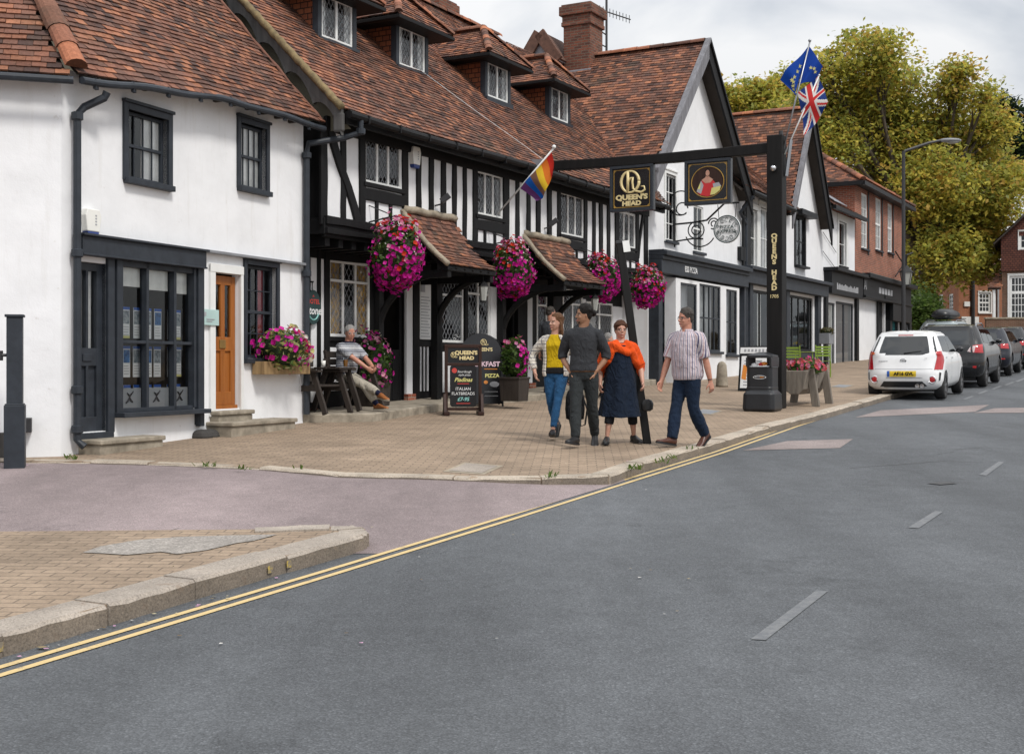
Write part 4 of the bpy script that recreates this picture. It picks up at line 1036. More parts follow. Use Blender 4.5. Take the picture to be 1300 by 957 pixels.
# chimneys
def chimney(par,fr,s,d,w,dp,z0,z1,mat='brick_chimney',name='chimney',pots=0):
    mb=MB(); B=fr.box
    B(mb,s-w/2,s+w/2,d-dp/2,d+dp/2,z0,z1-.5); B(mb,s-w/2-.05,s+w/2+.05,d-dp/2-.05,d+dp/2+.05,z1-.62,z1-.50)
    B(mb,s-w/2-.03,s+w/2+.03,d-dp/2-.03,d+dp/2+.03,z1-.499,z1-.32); B(mb,s-w/2-.10,s+w/2+.10,d-dp/2-.10,d+dp/2+.10,z1-.32,z1-.06); B(mb,s-w/2-.05,s+w/2+.05,d-dp/2-.05,d+dp/2+.05,z1-.06,z1)
    o=mb.build(name,M[mat],par,uv=True,bevel=.015)
    mb=MB(); B(mb,s-w/2-.06,s+w/2+.06,d-dp/2-.06,d+dp/2+.06,z0,z0+.12); mb.build('flashing',M['lead_sheet'],o,bevel=.02)
    for k in range(pots):
        mb=MB(); c=fr.P(s+(k-(pots-1)/2)*.4,d,z1); mb.lathe(c,[(.12,0),(.15,.05),(.12,.12),(.12,.5),(.15,.55),(.14,.62),(.10,.62)],14); mb.build('chimney_pot',M['clay_pot'],o,smooth=True)
    return o
chimney(pub,FE,11.15,-RUN-.6,.8,.8,10.2,11.08)
# platform in front
slab_pts=[gp(x,y) for x,y in ((387,542),(475,540),(554,527))]
poly=[(-3.42,19.75),(-2.19,20.0),(-1.34,22.2),(-.42,24.4),(.5,25.2),(3.95,32.3),(3.2,32.6),(-3.7,20.5)]
def slab2(name,poly,z,th,mat):
    mb=MB(); mb.prism([V(x,y,gz(y,z-th)) for x,y in poly],V(0,0,th)); return structure(mb.build(name,mat,None,bevel=.02))
slab2('stone_terrace',poly,.235,.3,M['stone'])
# side boxes so that the building is solid
mb=MB(); mb.face([FU.P(LEN,0,.3),FU.P(LEN,-9,.3),FU.P(LEN,-9,EZ),FU.P(LEN,0,EZ)]); mb.face([FU.P(-.2,-9.5,.3),FU.P(LEN,-9.5,.3),FU.P(LEN,-9.5,EZ),FU.P(-.2,-9.5,EZ)]); mb.face([FU.P(-.2,-.7,.3),FU.P(-.2,-9.5,.3),FU.P(-.2,-9.5,EZ),FU.P(-.2,-.7,EZ)])
mb.build('end_wall',M['white_panel'],pub,recalc=False)
# ------------------------------------------------------------------ buildings up the street
FZ=Fr((3.41,31.67),uP)
def gable_roof(par,s0,s1,sa,z0,z1,za,back,seed,front=.35):
    P=FZ.P
    roof(par,[P(s0,-back,z0),P(s0,front,z0),P(sa,front,za),P(sa,-back,za)],seed,gauge=.115,tw=.18,sag=.05)
    roof(par,[P(s1,front,z1),P(s1,-back,z1),P(sa,-back,za),P(sa,front,za)],seed+1,gauge=.115,tw=.18,sag=.05)
    ridge(par,P(sa,front-.05,za+.03),P(sa,-back,za+.03),.13,.4,seed)
def barge(par,s0,z0,sa,za,mat,d=.36,w=.36,name='bargeboard',t=.06):
    mb=MB(); P=FZ.P; a=P(s0,d,z0); b=P(sa,d,za); n=8; rings=[]
    for k in range(n+1):
        f=k/n; p=a.lerp(b,f); rings.append([p,p+FZ.vec(0,t,0),p+FZ.vec(0,t,-w*1.5),p+FZ.vec(0,0,-w*1.5)])
    mb.loft(rings); mb.loft([[p+FZ.vec(0,-.05,.05),p+FZ.vec(0,t+.05,.05),p+FZ.vec(0,t+.05,-.07),p+FZ.vec(0,-.05,-.07)] for p in (a,b)])
    return mb.build(name,M[mat],par,bevel=.01)
def gable_wall(mb,s0,s1,sa,z0,za,d=0,mat=0):
    mb.face([FZ.P(s0,d,z0),FZ.P(s1,d,z0),FZ.P(sa,d,za)],mat)
def shell(par,s0,s1,z1,back=9,mat='white_panel',left=True):
    mb=MB(); P=FZ.P
    if left: mb.face([P(s0,0,.5),P(s0,-back,.5),P(s0,-back,z1),P(s0,0,z1)])
    mb.face([P(s1,0,.5),P(s1,-back,.5),P(s1,-back,z1),P(s1,0,z1)]); mb.face([P(s0,-back,.5),P(s1,-back,.5),P(s1,-back,z1),P(s0,-back,z1)])
    mb.build('rear_walls',M[mat],par,recalc=False)
C=M['charcoal_paint']; BK=M['black_paint']
# --- restaurant with the tall gable
rest=thing('gabled_restaurant','white restaurant with one tall steep gable, tiled roof and dark bay shopfront beside the pub','building',FZ.P(3.3,0,1.3))
S1=6.95
r1=wp(FZ,844.5,857,222,306); r2=wp(FZ,880.5,893,262,320)
b1=wp(FZ,864,885,360,444); b2=wp(FZ,888,915,362,446); b3=wp(FZ,922,936,368,450); dR=(FZ.s(832),FZ.s(850),1.25,FZ.z(841,358))
mb=MB(); wall(mb,FZ,0,S1,.6,6.75,[r1,r2,dR],0,.12); gable_wall(mb,-.0,S1,3.35,6.75,10.25)
mb.build('wall',M['white_panel'],rest,recalc=False)
FY=FZ.off(.30); y0,y1=FZ.s(857),FZ.s(938.5)
b1=wp(FY,864,885,360,444); b2=wp(FY,888,915,362,446); b3=wp(FY,922,936,368,450)
zt=b1[3]
mb=MB(); wall(mb,FY,FY.s(858),FY.s(938.5),.6,zt+.1,[b1,b2,b3],0,.08)
for s in (FY.s(858),FY.s(938.5)): mb.face([FY.P(s,0,.6),FY.P(s,-.31,.6),FY.P(s,-.31,zt+.1),FY.P(s,0,zt+.1)])
mb.build('bay_wall',M['white_panel'],rest,recalc=False)
mb=MB()
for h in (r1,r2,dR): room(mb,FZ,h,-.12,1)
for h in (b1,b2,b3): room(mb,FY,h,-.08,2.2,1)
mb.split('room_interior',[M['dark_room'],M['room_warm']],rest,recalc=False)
window(rest,FZ,*r1,wm,lights=2,rows=4,d=-.03,fw=.05,bw=.025,rails=(.5,),surround=.09,casing=None,sill=.10,sillm=C)
window(rest,FZ,*r2,wm,lights=2,rows=2,d=-.03,fw=.05,bw=.025,rails=(.5,),sill=.08,sillm=C)
window(rest,FY,*b1,C,lights=1,rows=1,d=-.02,fw=.06,sill=.08,glass=M['glass_shop']); window(rest,FY,*b2,C,lights=4,rows=2,d=-.02,fw=.05,bw=.04,sill=.08,glass=M['glass_shop'],halfbars=1); window(rest,FY,*b3,C,lights=2,rows=2,d=-.02,fw=.05,bw=.035,sill=.08,glass=M['glass_shop'])
mb=MB(); a=FZ.s(826); FZ.box(mb,dR[0],dR[1],-.12,-.06,1.2,dR[3]); 
for k in range(3): FZ.box(mb,dR[0]+.1,dR[1]-.1,-.06,-.045,dR[3]-.5-.55*k,dR[3]-.08-.55*k)
mb.build('door',C,rest,bevel=.006)
mb=MB(); B=FZ.box
zc=FZ.z(870,331)
B(mb,.05,S1-.05,0,.40,zc-.16,zc-.06); B(mb,.05,S1-.05,0,.50,zc-.06,zc+.05); B(mb,.05,S1-.05,0,.42,zc+.05,zc+.09); B(mb,.05,S1-.05,0,.36,zc-.5,zc-.16); B(mb,.05,.30,0,.28,1.0,zc-.3); B(mb,S1-.2,S1-.02,0,.28,1.0,zc-.3)
fs=mb.build('fascia',C,rest,bevel=.012)
sC=(FZ.s(862,.37)+FZ.s(893,.37))/2; text('lettering','ESS PIZZA',.21,M['text_white'],fs,FZ.P(sC,.365,zc-.31),FZ.vec(1,0,0),V(0,0,1),bold=.004)
mb=MB(); B(mb,FZ.s(939),S1,.0,.08,.8,1.55); mb.build('stall_base',M['stone'],rest)
mb=MB(); pth=[FZ.P(FZ.s(944),.08,z) for z in (6.2,4.4,3.4,1.4)]; mb.tube(pth,.05,8); mb.tube([FZ.P(S1+.0,.5,6.75),FZ.P(S1-.05,.1,6.3),FZ.P(FZ.s(944),.08,6.0)],.05,8); mb.build('downpipe',C,rest)
gable_roof(rest,-.42,7.15,3.35,6.55,6.75,10.55,9.0,61)
barge(rest,-.42,6.55,3.35,10.62,'silver_wood'); barge(rest,7.15,6.75,3.35,10.62,'black_timber')
mb=MB(); B(mb,FZ.s(936),FZ.s(942),0,.12,FZ.z(939,331),FZ.z(939,314)); mb.build('speaker_box',BK,rest)
shell(rest,0,S1,6.7)
ch=chimney(rest,FZ,3.35,-3.4,.86,.84,10.0,12.02)
mb=MB(); c=FZ.P(3.98,-2.95,10.7); top=c+V(0,0,2.6); mb.tube([c,top],.034,6); bo=V(top.x,top.y,11.98); ax=FZ.vec(1,.25,.0); mb.tube([bo-ax*.5,bo+ax*1.1],.02,5)
for k in range(11): p=bo+ax*(-.45+.15*k); mb.tube([p-V(0,0,.12),p+V(0,0,.12)],.010,4)
mb.tube([c+V(0,0,.25),FZ.P(3.9,-3.2,11.1)],.02,5); mb.tube([c+V(0,0,.6),FZ.P(3.9,-3.2,11.5)],.02,5)
mb.build('aerial',M['iron'],rest)
mb=MB(); gq=[FZ.P(2.5,-4.95,10.35),FZ.P(2.5,-3.75,10.35),FZ.P(2.5,-4.35,11.15)]; mb.prism(gq,FZ.vec(1.3,0,0)); gb=mb.build('gablet',M['lead_sheet'],rest)
mb=MB()
for k in (0,1): mb.bar(gq[k]+FZ.vec(-.06,0,-.02),gq[2]+FZ.vec(-.06,0,.04),.34,.09,up=FZ.vec(1,0,0)); mb.bar(gq[k]+FZ.vec(.7,0,.03),gq[2]+FZ.vec(.7,0,.08),.09,1.3,up=FZ.vec(1,0,0))
mb.build('gablet_tiles',simple('old_tile',(.13,.065,.045),.85,.5,9,30,.5),gb,bevel=.01)
# --- second shop, with its own smaller gable
sh2=thing('gabled_shop','white shop with a second smaller gable, black framed upper windows and dark shopfront','building',FZ.P(11,0,1.6))
S2=16.15
q1=wp(FZ,951.5,960.5,266,338); q2=wp(FZ,964.5,984,266,342); q3=wp(FZ,1009.5,1021,276,338); g1=wp(FZ,952,992,370,446); g2=wp(FZ,998,1032,376,446)
mb=MB(); wall(mb,FZ,S1,S2,.8,7.0,[q1,q2,q3,g1,g2],0,.15); gable_wall(mb,11.5,S2,13.75,7.0,10.3); mb.build('wall',M['white_panel'],sh2,recalc=False)
mb=MB()
for h in (q1,q2,q3): room(mb,FZ,h,-.15,1)
for h in (g1,g2): room(mb,FZ,h,-.15,2.4,1)
mb.split('room_interior',[M['dark_room'],M['room_grey']],sh2,recalc=False)
window(sh2,FZ,*q1,wm,lights=1,rows=2,d=-.05,fw=.05,surround=.12,sill=.06,sillm=BK,curtain=(M['net'],[(.05,.5)])); window(sh2,FZ,*q2,wm,lights=2,rows=2,d=-.05,fw=.05,surround=.16,sill=.06,sillm=BK,curtain=(M['net'],[(.3,.6),(.7,.95)])); window(sh2,FZ,*q3,BK,lights=2,rows=2,d=.0,fw=.05,surround=.14,sill=.2,sillm=BK)
mb=MB(); 
for a,b in ((946,951.5),(985,992)): FZ.box(mb,FZ.s(a),FZ.s(b),0,.05,FZ.z(965,345),6.9)
FZ.box(mb,FZ.s(1006),FZ.s(1026),0,.35,q3[3]+.02,q3[3]+.2); mb.split('window_board',BK,sh2,bevel=.01)
window(sh2,FZ,*g1,BK,lights=3,d=-.04,fw=.09,bw=.08,sill=.10,glass=M['glass_shop'],curtain=(M['net'],[(.3,.42),(.62,.8)])); window(sh2,FZ,*g2,BK,lights=4,d=-.04,fw=.09,bw=.07,sill=.10,glass=M['glass'])
mb=MB(); zc=FZ.z(990,351)
FZ.box(mb,S1+.05,S2+.2,0,.45,zc-.05,zc+.06); FZ.box(mb,S1+.05,S2+.1,0,.3,zc-.45,zc-.05); FZ.box(mb,S1+.05,S2,0,.10,1.2,2.2); 
for px in (947,994,1034): FZ.box(mb,FZ.s(px),FZ.s(px+4),0,.14,1.1,zc-.4)
mb.build('fascia',C,sh2,bevel=.012)
gable_roof(sh2,11.35,16.35,13.75,6.75,6.75,10.6,9,66)
barge(sh2,11.35,6.75,13.75,10.67,'silver_wood'); barge(sh2,16.35,6.75,13.75,10.67,'black_timber',w=.45)
roof(sh2,[FZ.P(6.4,.4,7.0),FZ.P(12.2,.4,6.9),FZ.P(14.2,-3.4,10.4),FZ.P(4.6,-3.4,10.4)],68,gauge=.115,tw=.18,sag=.06)
mb=MB(); mb.tube([FZ.P(7.0,.46,6.9),FZ.P(11.4,.46,6.82)],.07,8); mb.tube([FZ.P(7.05,.46,6.85),FZ.P(7.2,.1,6.5),FZ.P(7.2,.08,3.9)],.05,8); mb.build('gutter',BK,sh2)
shell(sh2,S1,S2,6.9,left=False)
mb=MB(); c=FZ.P(10.4,-3.6,10.2); mb.lathe(c,[(.18,0),(.2,.08),(.17,.15),(.16,1.15),(.2,1.2),(.19,1.3),(.12,1.3)],14); mb.build('chimney_pot',M['clay_pot'],sh2,smooth=True)
# --- low white house
lo=thing('low_white_house','low white house with black shopfront between the gabled shop and brick house','building',FZ.P(18.7,0,1.8))
S3=21.35
u1=wp(FZ,1064.5,1074,282,338); v1=wp(FZ,1047,1060,384,464); v2=wp(FZ,1061,1084,384,466)
mb=MB(); wall(mb,FZ,S2,S3,.8,7.55,[u1,v1,v2],0,.15); mb.build('wall',M['white_panel'],lo,recalc=False)
mb=MB(); room(mb,FZ,u1,-.15,1); room(mb,FZ,v1,-.15,1.4,1); room(mb,FZ,v2,-.15,1.4,1); mb.split('room_interior',[M['dark_room'],M['room_grey']],lo,recalc=False)
window(lo,FZ,*u1,wm,lights=1,rows=2,d=-.05,fw=.06,surround=.22,sill=.1,sillm=BK); window(lo,FZ,*v1,C,lights=1,d=-.04,fw=.07,sill=.05,glass=M['glass_shop'],curtain=(M['net'],[(.05,.95)])); window(lo,FZ,*v2,C,lights=2,d=-.04,fw=.08,bw=.14,sill=.05,glass=M['glass_shop'],curtain=(M['grey_blind'],[(.04,.96)]))
mb=MB(); za=FZ.z(1065,346); zb_=FZ.z(1065,376); e0,e1=FZ.s(1045),FZ.s(1087)
FZ.box(mb,e0,e1,0,.55,za-.08,za+.05); FZ.box(mb,e0+.1,e1-.1,0,.30,zb_,za-.08); FZ.box(mb,e0,e0+.3,0,.12,1.3,zb_); FZ.box(mb,e1-.35,e1,0,.12,1.3,zb_); fs=mb.build('fascia',BK,lo,bevel=.012)
mb=MB(); rg=random.Random(2); s=e0+.8
while s<e1-.9:
    w=rg.uniform(.06,.16); FZ.box(mb,s,s+w,.30,.308,zb_+.18,zb_+rg.uniform(.34,.42)); s+=w+.05
mb.build('faded_lettering',M['text_grey'],fs)
roof(lo,[FZ.P(S2+.1,.4,7.6),FZ.P(S3+.1,.4,7.6),FZ.P(S3+.1,-2.5,9.5),FZ.P(S2+.1,-2.5,9.5)],71,gauge=.12,tw=.18,sag=.05)
mb=MB(); FZ.box(mb,S2+.3,S3,.40,.52,7.44,7.58); mb.build('gutter',BK,lo)
mb=MB(); mb.prism([FZ.P(S3-2.4,-.2,8.05),FZ.P(S3-.4,-.2,8.05),FZ.P(S3-.4,-.9,8.52),FZ.P(S3-1.9,-.9,8.52)],V(0,0,.03)); mb.build('lead_flashing',M['lead_sheet'],lo)
mb=MB(); 
for z,(a,b) in ((6.2,(1043,1060)),(5.5,(1043,1062))): mb.tube([FZ.P(FZ.s(a),.05,z+.4),FZ.P(FZ.s(b),.05,z-.2)],.012,4)
for p in (1051,): mb.tube([FZ.P(FZ.s(1112),.07,z) for z in (4.9,1.9)],.05,6)
mb.build('cables',BK,lo)
shell(lo,S2,S3,7.5,left=False)
# --- brick house
bh=thing('brick_house','red brick house with hipped tiled roof, three tall sash windows and dark shopfront','building',FZ.P(26,0,2))
S4=30.8; ez=9.08
bw_=[wp(FZ,1093.5,1101.5,246,316),wp(FZ,1111.5,1119,252,318),wp(FZ,1127,1133,259,321)]
mb=MB(); wall(mb,FZ,S3,S4,5.4,ez,bw_,0,.12)
P=FZ.P
mb.face([P(S3,0,5.4),P(S3,-8,5.4),P(S3,-8,ez),P(S3,0,ez)]); mb.face([P(S4,0,.8),P(S4,-8,.8),P(S4,-8,ez),P(S4,0,ez)]); mb.face([P(S3,-8,.8),P(S4,-8,.8),P(S4,-8,ez),P(S3,-8,ez)])
mb.build('brick_wall',M['brick_red'],bh,uv=True,recalc=False)
mb=MB()
for h in bw_: room(mb,FZ,h,-.12,1)
mb.split('room_interior',M['room_grey'],bh,recalc=False)
for h in bw_: window(bh,FZ,*h,wm,lights=2,rows=4,d=-.04,fw=.09,bw=.03,rails=(.5,),sill=.10,sillm=C,curtain=(M['net'],[(.05,.95)]))
mb=MB()
for h in bw_: FZ.box(mb,h[1]+.0,h[1]+.22,0,.02,h[2]-.2,h[3]+.15)  # flat black strips added beside the sashes for their dark reveals, no shutters
mb.split('reveal_strip',BK,bh)
dd=(FZ.s(1114.5),FZ.s(1123),1.9,FZ.z(1119,382)); dw=(FZ.s(1125.5),FZ.s(1141),FZ.z(1133,428),FZ.z(1133,368))
mb=MB(); wall(mb,FZ,S3,S4,.8,5.4,[dd,dw],0,.15); mb.build('lower_wall',M['white_panel'],bh,recalc=False)
mb=MB(); room(mb,FZ,dd,-.12,1); room(mb,FZ,dw,-.12,1); mb.build('shop_interior',M['room_grey'],bh,recalc=False)
mb=MB(); FZ.box(mb,dd[0],dd[1],-.15,-.1,1.8,dd[3]); FZ.box(mb,dd[0]-.15,dd[1]+.15,0,.35,dd[3]+.05,dd[3]+.2); mb.build('door',BK,bh)
window(bh,FZ,*dw,C,lights=2,d=-.04,fw=.1,bw=.08,sill=.1,glass=M['glass_shop'])
mb=MB(); a=dw[0]; FZ.box(mb,a+.25,a+1.25,-.12,-.10,dw[2]+1.15,dw[2]+1.95,0); FZ.box(mb,a+.25,a+1.25,-.12,-.10,dw[2]+.15,dw[2]+.9,0); FZ.box(mb,a+1.5,a+2.2,-.12,-.10,dw[2]+.1,dw[2]+1.9,1); mb.build('window_poster',[M['poster_red'],M['poster_teal']],bh)
mb=MB(); z0,z1=4.45,5.35
FZ.box(mb,S3+.2,S4,0,.32,z0+.1,z1-.1); FZ.box(mb,S3+.1,S4+.1,0,.6,z1-.1,z1+.08); FZ.box(mb,S3+.2,S4,0,.4,z0,z0+.1)
for px in (1124,1142,1149): FZ.box(mb,FZ.s(px),FZ.s(px+2.5),0,.22,1.7,z0)
FZ.box(mb,FZ.s(1124),S4,0,.34,z0-.75,z0); FZ.box(mb,FZ.s(1124),S4,0,.15,1.6,2.2)
fs=mb.build('fascia',BK,bh,bevel=.015)
text('lettering','Al',.55,M['text_grey'],fs,FZ.P(FZ.s(1099,.33),.325,4.95),FZ.vec(1,0,0),V(0,0,1))
mb=MB(); s=FZ.s(1106); 
for k in range(5): FZ.box(mb,s+k*.55,s+k*.55+.4,.32,.33,4.75,5.0)
mb.build('faded_lettering',M['text_grey'],fs)
roof(bh,[P(S3-.3,.4,ez),P(S4+.3,.4,ez),P(S4-3.4,-3.4,ez+2.45),P(S3+3.4,-3.4,ez+2.45)],74,gauge=.12,tw=.19,sag=.03)
roof(bh,[P(S3-.3,-7.4,ez),P(S3-.3,.4,ez),P(S3+3.4,-3.4,ez+2.45)],75,gauge=.12,tw=.19,sag=.03); roof(bh,[P(S4+.3,.4,ez),P(S4+.3,-7.4,ez),P(S4-3.4,-3.4,ez+2.45)],76,gauge=.12,tw=.19,sag=.03)
ridge(bh,P(S3-.3,.4,ez+.05),P(S3+3.4,-3.4,ez+2.5),.14,.4,7,'hip_tile'); ridge(bh,P(S3+3.4,-3.4,ez+2.5),P(S4-3.4,-3.4,ez+2.5),.14,.4,8); ridge(bh,P(S4+.3,.4,ez+.05),P(S4-3.4,-3.4,ez+2.5),.14,.4,9,'hip_tile')
mb=MB(); FZ.box(mb,S3-.3,S4+.3,.35,.48,ez-.18,ez-.02); FZ.box(mb,S3-.38,S3-.26,-7,.4,ez-.18,ez-.02); FZ.box(mb,S3-.25,S4+.25,0,.36,ez-.12,ez-.08); mb.build('gutter',BK,bh)
def wall_lantern(par,c,sc=1):
    mb=MB(); mb.lathe(c,[(.16*sc,-.35*sc),(.27*sc,.2*sc)],6,0); mb.lathe(c,[(.32*sc,.2*sc),(.18*sc,.36*sc),(.05*sc,.5*sc),(.03*sc,.6*sc)],6,1); mb.lathe(c,[(.17*sc,-.40*sc),(.17*sc,-.34*sc)],6,1)
    for k in range(6):
        t=k*math.pi/3; mb.tube([c+V(math.cos(t)*.165*sc,math.sin(t)*.165*sc,-.36*sc),c+V(math.cos(t)*.275*sc,math.sin(t)*.275*sc,.2*sc)],.014*sc,4,1)
    return mb
c=FZ.P(FZ.s(1146,.8),.95,FZ.z(1150,352,.9)+.0); mb=wall_lantern(bh,c,1.0); mb.tube([FZ.P(FZ.s(1138),.3,c.z+1.1),FZ.P(FZ.s(1141),.6,c.z+1.3),c+V(0,0,.95),c+V(0,0,.55)],.035,6,1); mb.tube([FZ.P(FZ.s(1128),.3,c.z+1.2),FZ.P(FZ.s(1134),.45,c.z+.7),FZ.P(FZ.s(1128),.3,c.z+.1)],.03,5,1); mb.build('lantern',[M['glass_lamp'],BK],bh)
# round hanging sign on a scrolled bracket
cz=at(923,291,32.6); 
L0=FZ.s(856); wallp=FZ.P(L0,0,0); r=(923-CX)/F
Ln=(r*wallp.y-wallp.x)/(FZ.n.x-r*FZ.n.y); base=FZ.P(L0,Ln,0); cz=V(base.x,base.y,CZ+(HY-291)/F*base.y)
sg=thing('round_hanging_sign','round white restaurant sign with blue black ironwork pattern on a scrolled bracket','sign',FZ.P(L0,0,cz.z))
rr=18/F*cz.y; nn=FZ.vec(0,1,0); fa=FZ.vec(-1,0,0); up=V(0,0,1)
mb=MB(); mb.lathe(cz,[(rr*.99,-.02),(rr*.99,.02)],36,axis=fa); disc=mb.build('sign_disc',simple('enamel_white',(.86,.87,.87),.4,.03),sg)
mb=MB(); f_=cz+fa*.028
def ring(c,r0,r,n=32): 
    P_=[c+nn*(math.cos(2*math.pi*k/n)*r0)+up*(math.sin(2*math.pi*k/n)*r0) for k in range(n+1)]; mb.tube(P_,r,5)
ring(f_,rr*.95,.013); ring(f_,rr*.84,.004)
for k in range(12):
    t=2*math.pi*k/12; 
    if abs(math.sin(t))<.3: continue
    q=f_+nn*(math.cos(t)*rr*.66)+up*(math.sin(t)*rr*.66); mb.tube(arc(q,rr*.13,R(0)+math.degrees(t)-60,math.degrees(t)+200,nn,up),.0045,5)
for k in range(8):
    t=2*math.pi*(k+.5)/8; q=f_+nn*(math.cos(t)*rr*.72)+up*(math.sin(t)*rr*.6); mb.tube(arc(q,rr*.09,0,300,nn,up),.0045,5)
mb.build('ironwork_pattern',M['oval_green'],disc)
text('lettering','PIZZA',.125,M['oval_green'],disc,f_+up*rr*.14+fa*.004,nn,up,sx=1.1); text('lettering','EXPRESS',.125,M['oval_green'],disc,f_-up*rr*.16+fa*.004,nn,up,sx=1.08)
mb=MB(); w0=FZ.P(L0,0,cz.z)
top=cz+up*(rr+.30)
mb.tube([w0+up*.2,w0+nn*Ln*.35+up*.22,w0+nn*Ln*.62+up*.26,top-nn*rr*.2,top+nn*rr*.9],.026,6); mb.tube([w0-up*.25,w0+nn*Ln*.35-up*.2,w0+nn*Ln*.55-up*.22],.022,6)
for (cc,r0,a0,a1) in ((w0+nn*Ln*.42+up*.02,.22,-90,250),(w0+nn*Ln*.42+up*.02,.12,-60,300),(w0+nn*Ln*.75+up*.16,.14,-120,180),(w0+nn*Ln*.75+up*.16,.07,0,250),(w0+nn*Ln*.12+up*.75,.32,60,300),(w0+nn*Ln*.15+up*.6,.16,0,320),(w0+nn*Ln*.5-up*.0,.42,200,330)):
    mb.tube(arc(cc,r0,a0,a1,nn,up,16),.018,5)
for s_ in (-.6,.6): mb.tube([cz+nn*rr*s_+up*rr*.8,cz+nn*rr*s_*1.15+up*(rr+.28)],.010,5)
mb.tube([w0+up*1.4,w0-up*.4],.03,6); mb.build('bracket',BK,sg)
# ------------------------------------------------------------------ sign gantry, boards and flags
G=V(4.85,23.1,gz(23.1,.1)); un=Vector(uP).normalized(); nn=V(un.y,-un.x,0); uu=V(un.x,un.y,0); up=V(0,0,1); fa=-uu
GZ=5.92
gan=thing('sign_gantry','tall black timber sign gantry beside the litter bin, beam reaching the pub roof','gantry',G)
mb=MB(); h=.145
mb.hexa([G-nn*h-uu*h,G+nn*h-uu*h,G+nn*h+uu*h,G-nn*h+uu*h]+[V(p.x,p.y,GZ) for p in (G-nn*h-uu*h,G+nn*h-uu*h,G+nn*h+uu*h,G-nn*h+uu*h)])
mb.build('post',M['gantry'],gan,bevel=.015)
bz=GZ-.22; b0=V(G.x,G.y,bz)-nn*h; b1=V(G.x,G.y,bz+.02)-nn*4.72
mb=MB(); n=10; rings=[]
for k in range(n+1):
    f=k/n; p=b0.lerp(b1,f); sg=-.03*math.sin(f*math.pi); hh=.092+.006*math.sin(k*2.3)
    rings.append([p+uu*-.09+up*(-hh+sg),p+uu*-.09+up*(hh+sg),p+uu*.09+up*(hh+sg),p+uu*.09+up*(-hh+sg)])
mb.loft(rings); mb.build('beam',M['gantry'],gan,bevel=.012)
mb=MB(); e=b1-nn*.02; mb.prism([e+up*.13-uu*.1,e-nn*.42+up*.17-uu*.1,e-nn*.1-up*.05-uu*.1],uu*.2); mb.build('lead_cap',M['lead'],gan)
mb=MB(); c=G+fa*(h+.05); c.z=GZ-.62; mb.ball(c,.06,n=10,m=6); mb.tube([c,c+uu*.06],.03,6); mb.build('lamp',M['chrome'],gan,smooth=True)
o=G+fa*(h+.004); letters="QUEENS HEAD"; z0=CZ+(HY-300)/F*23; z1=CZ+(HY-366)/F*23
for k,chh in enumerate(letters):
    if chh==' ': continue
    z=z0+(z1-z0)*k/(len(letters)-1); text('lettering',chh,.112,M['cream_paint'],gan,V(o.x,o.y,z),nn,up,bold=.006,sx=1.2)
text('lettering','1705',.085,M['cream_paint'],gan,V(o.x,o.y,CZ+(HY-376.5)/F*23),nn,up,bold=.001)
def logo(par,c,size,rt,u_,mat='cream_paint',name='monogram'):
    mb=MB(); w=size*.055
    el=lambda t,rx,ry:c+rt*(math.cos(t)*rx*size)+u_*(math.sin(t)*ry*size)
    mb.tube([el(2*math.pi*k/32,.40,.44) for k in range(33)],[w*(.7+.5*abs(math.cos(2*math.pi*k/32))) for k in range(33)],6)
    mb.tube([c-rt*size*.10+u_*size*.42,c-rt*size*.10-u_*size*.40],w*1.15,6)
    mb.tube([c-rt*size*.08-u_*size*.05,c+rt*size*.02+u_*size*.15,c+rt*size*.12+u_*size*.16,c+rt*size*.10-u_*size*.02,c+rt*size*.13-u_*size*.28,c+rt*size*.25-u_*size*.40,c+rt*size*.5-u_*size*.46,c+rt*size*.66-u_*size*.36,c+rt*size*.62-u_*size*.22,c+rt*size*.48-u_*size*.22],[w*.6,w*.9,w,w*.9,w*.9,w*.9,w*.9,w*.8,w*.7,w*.5],6)
    return mb.build(name,M[mat],par,smooth=True)
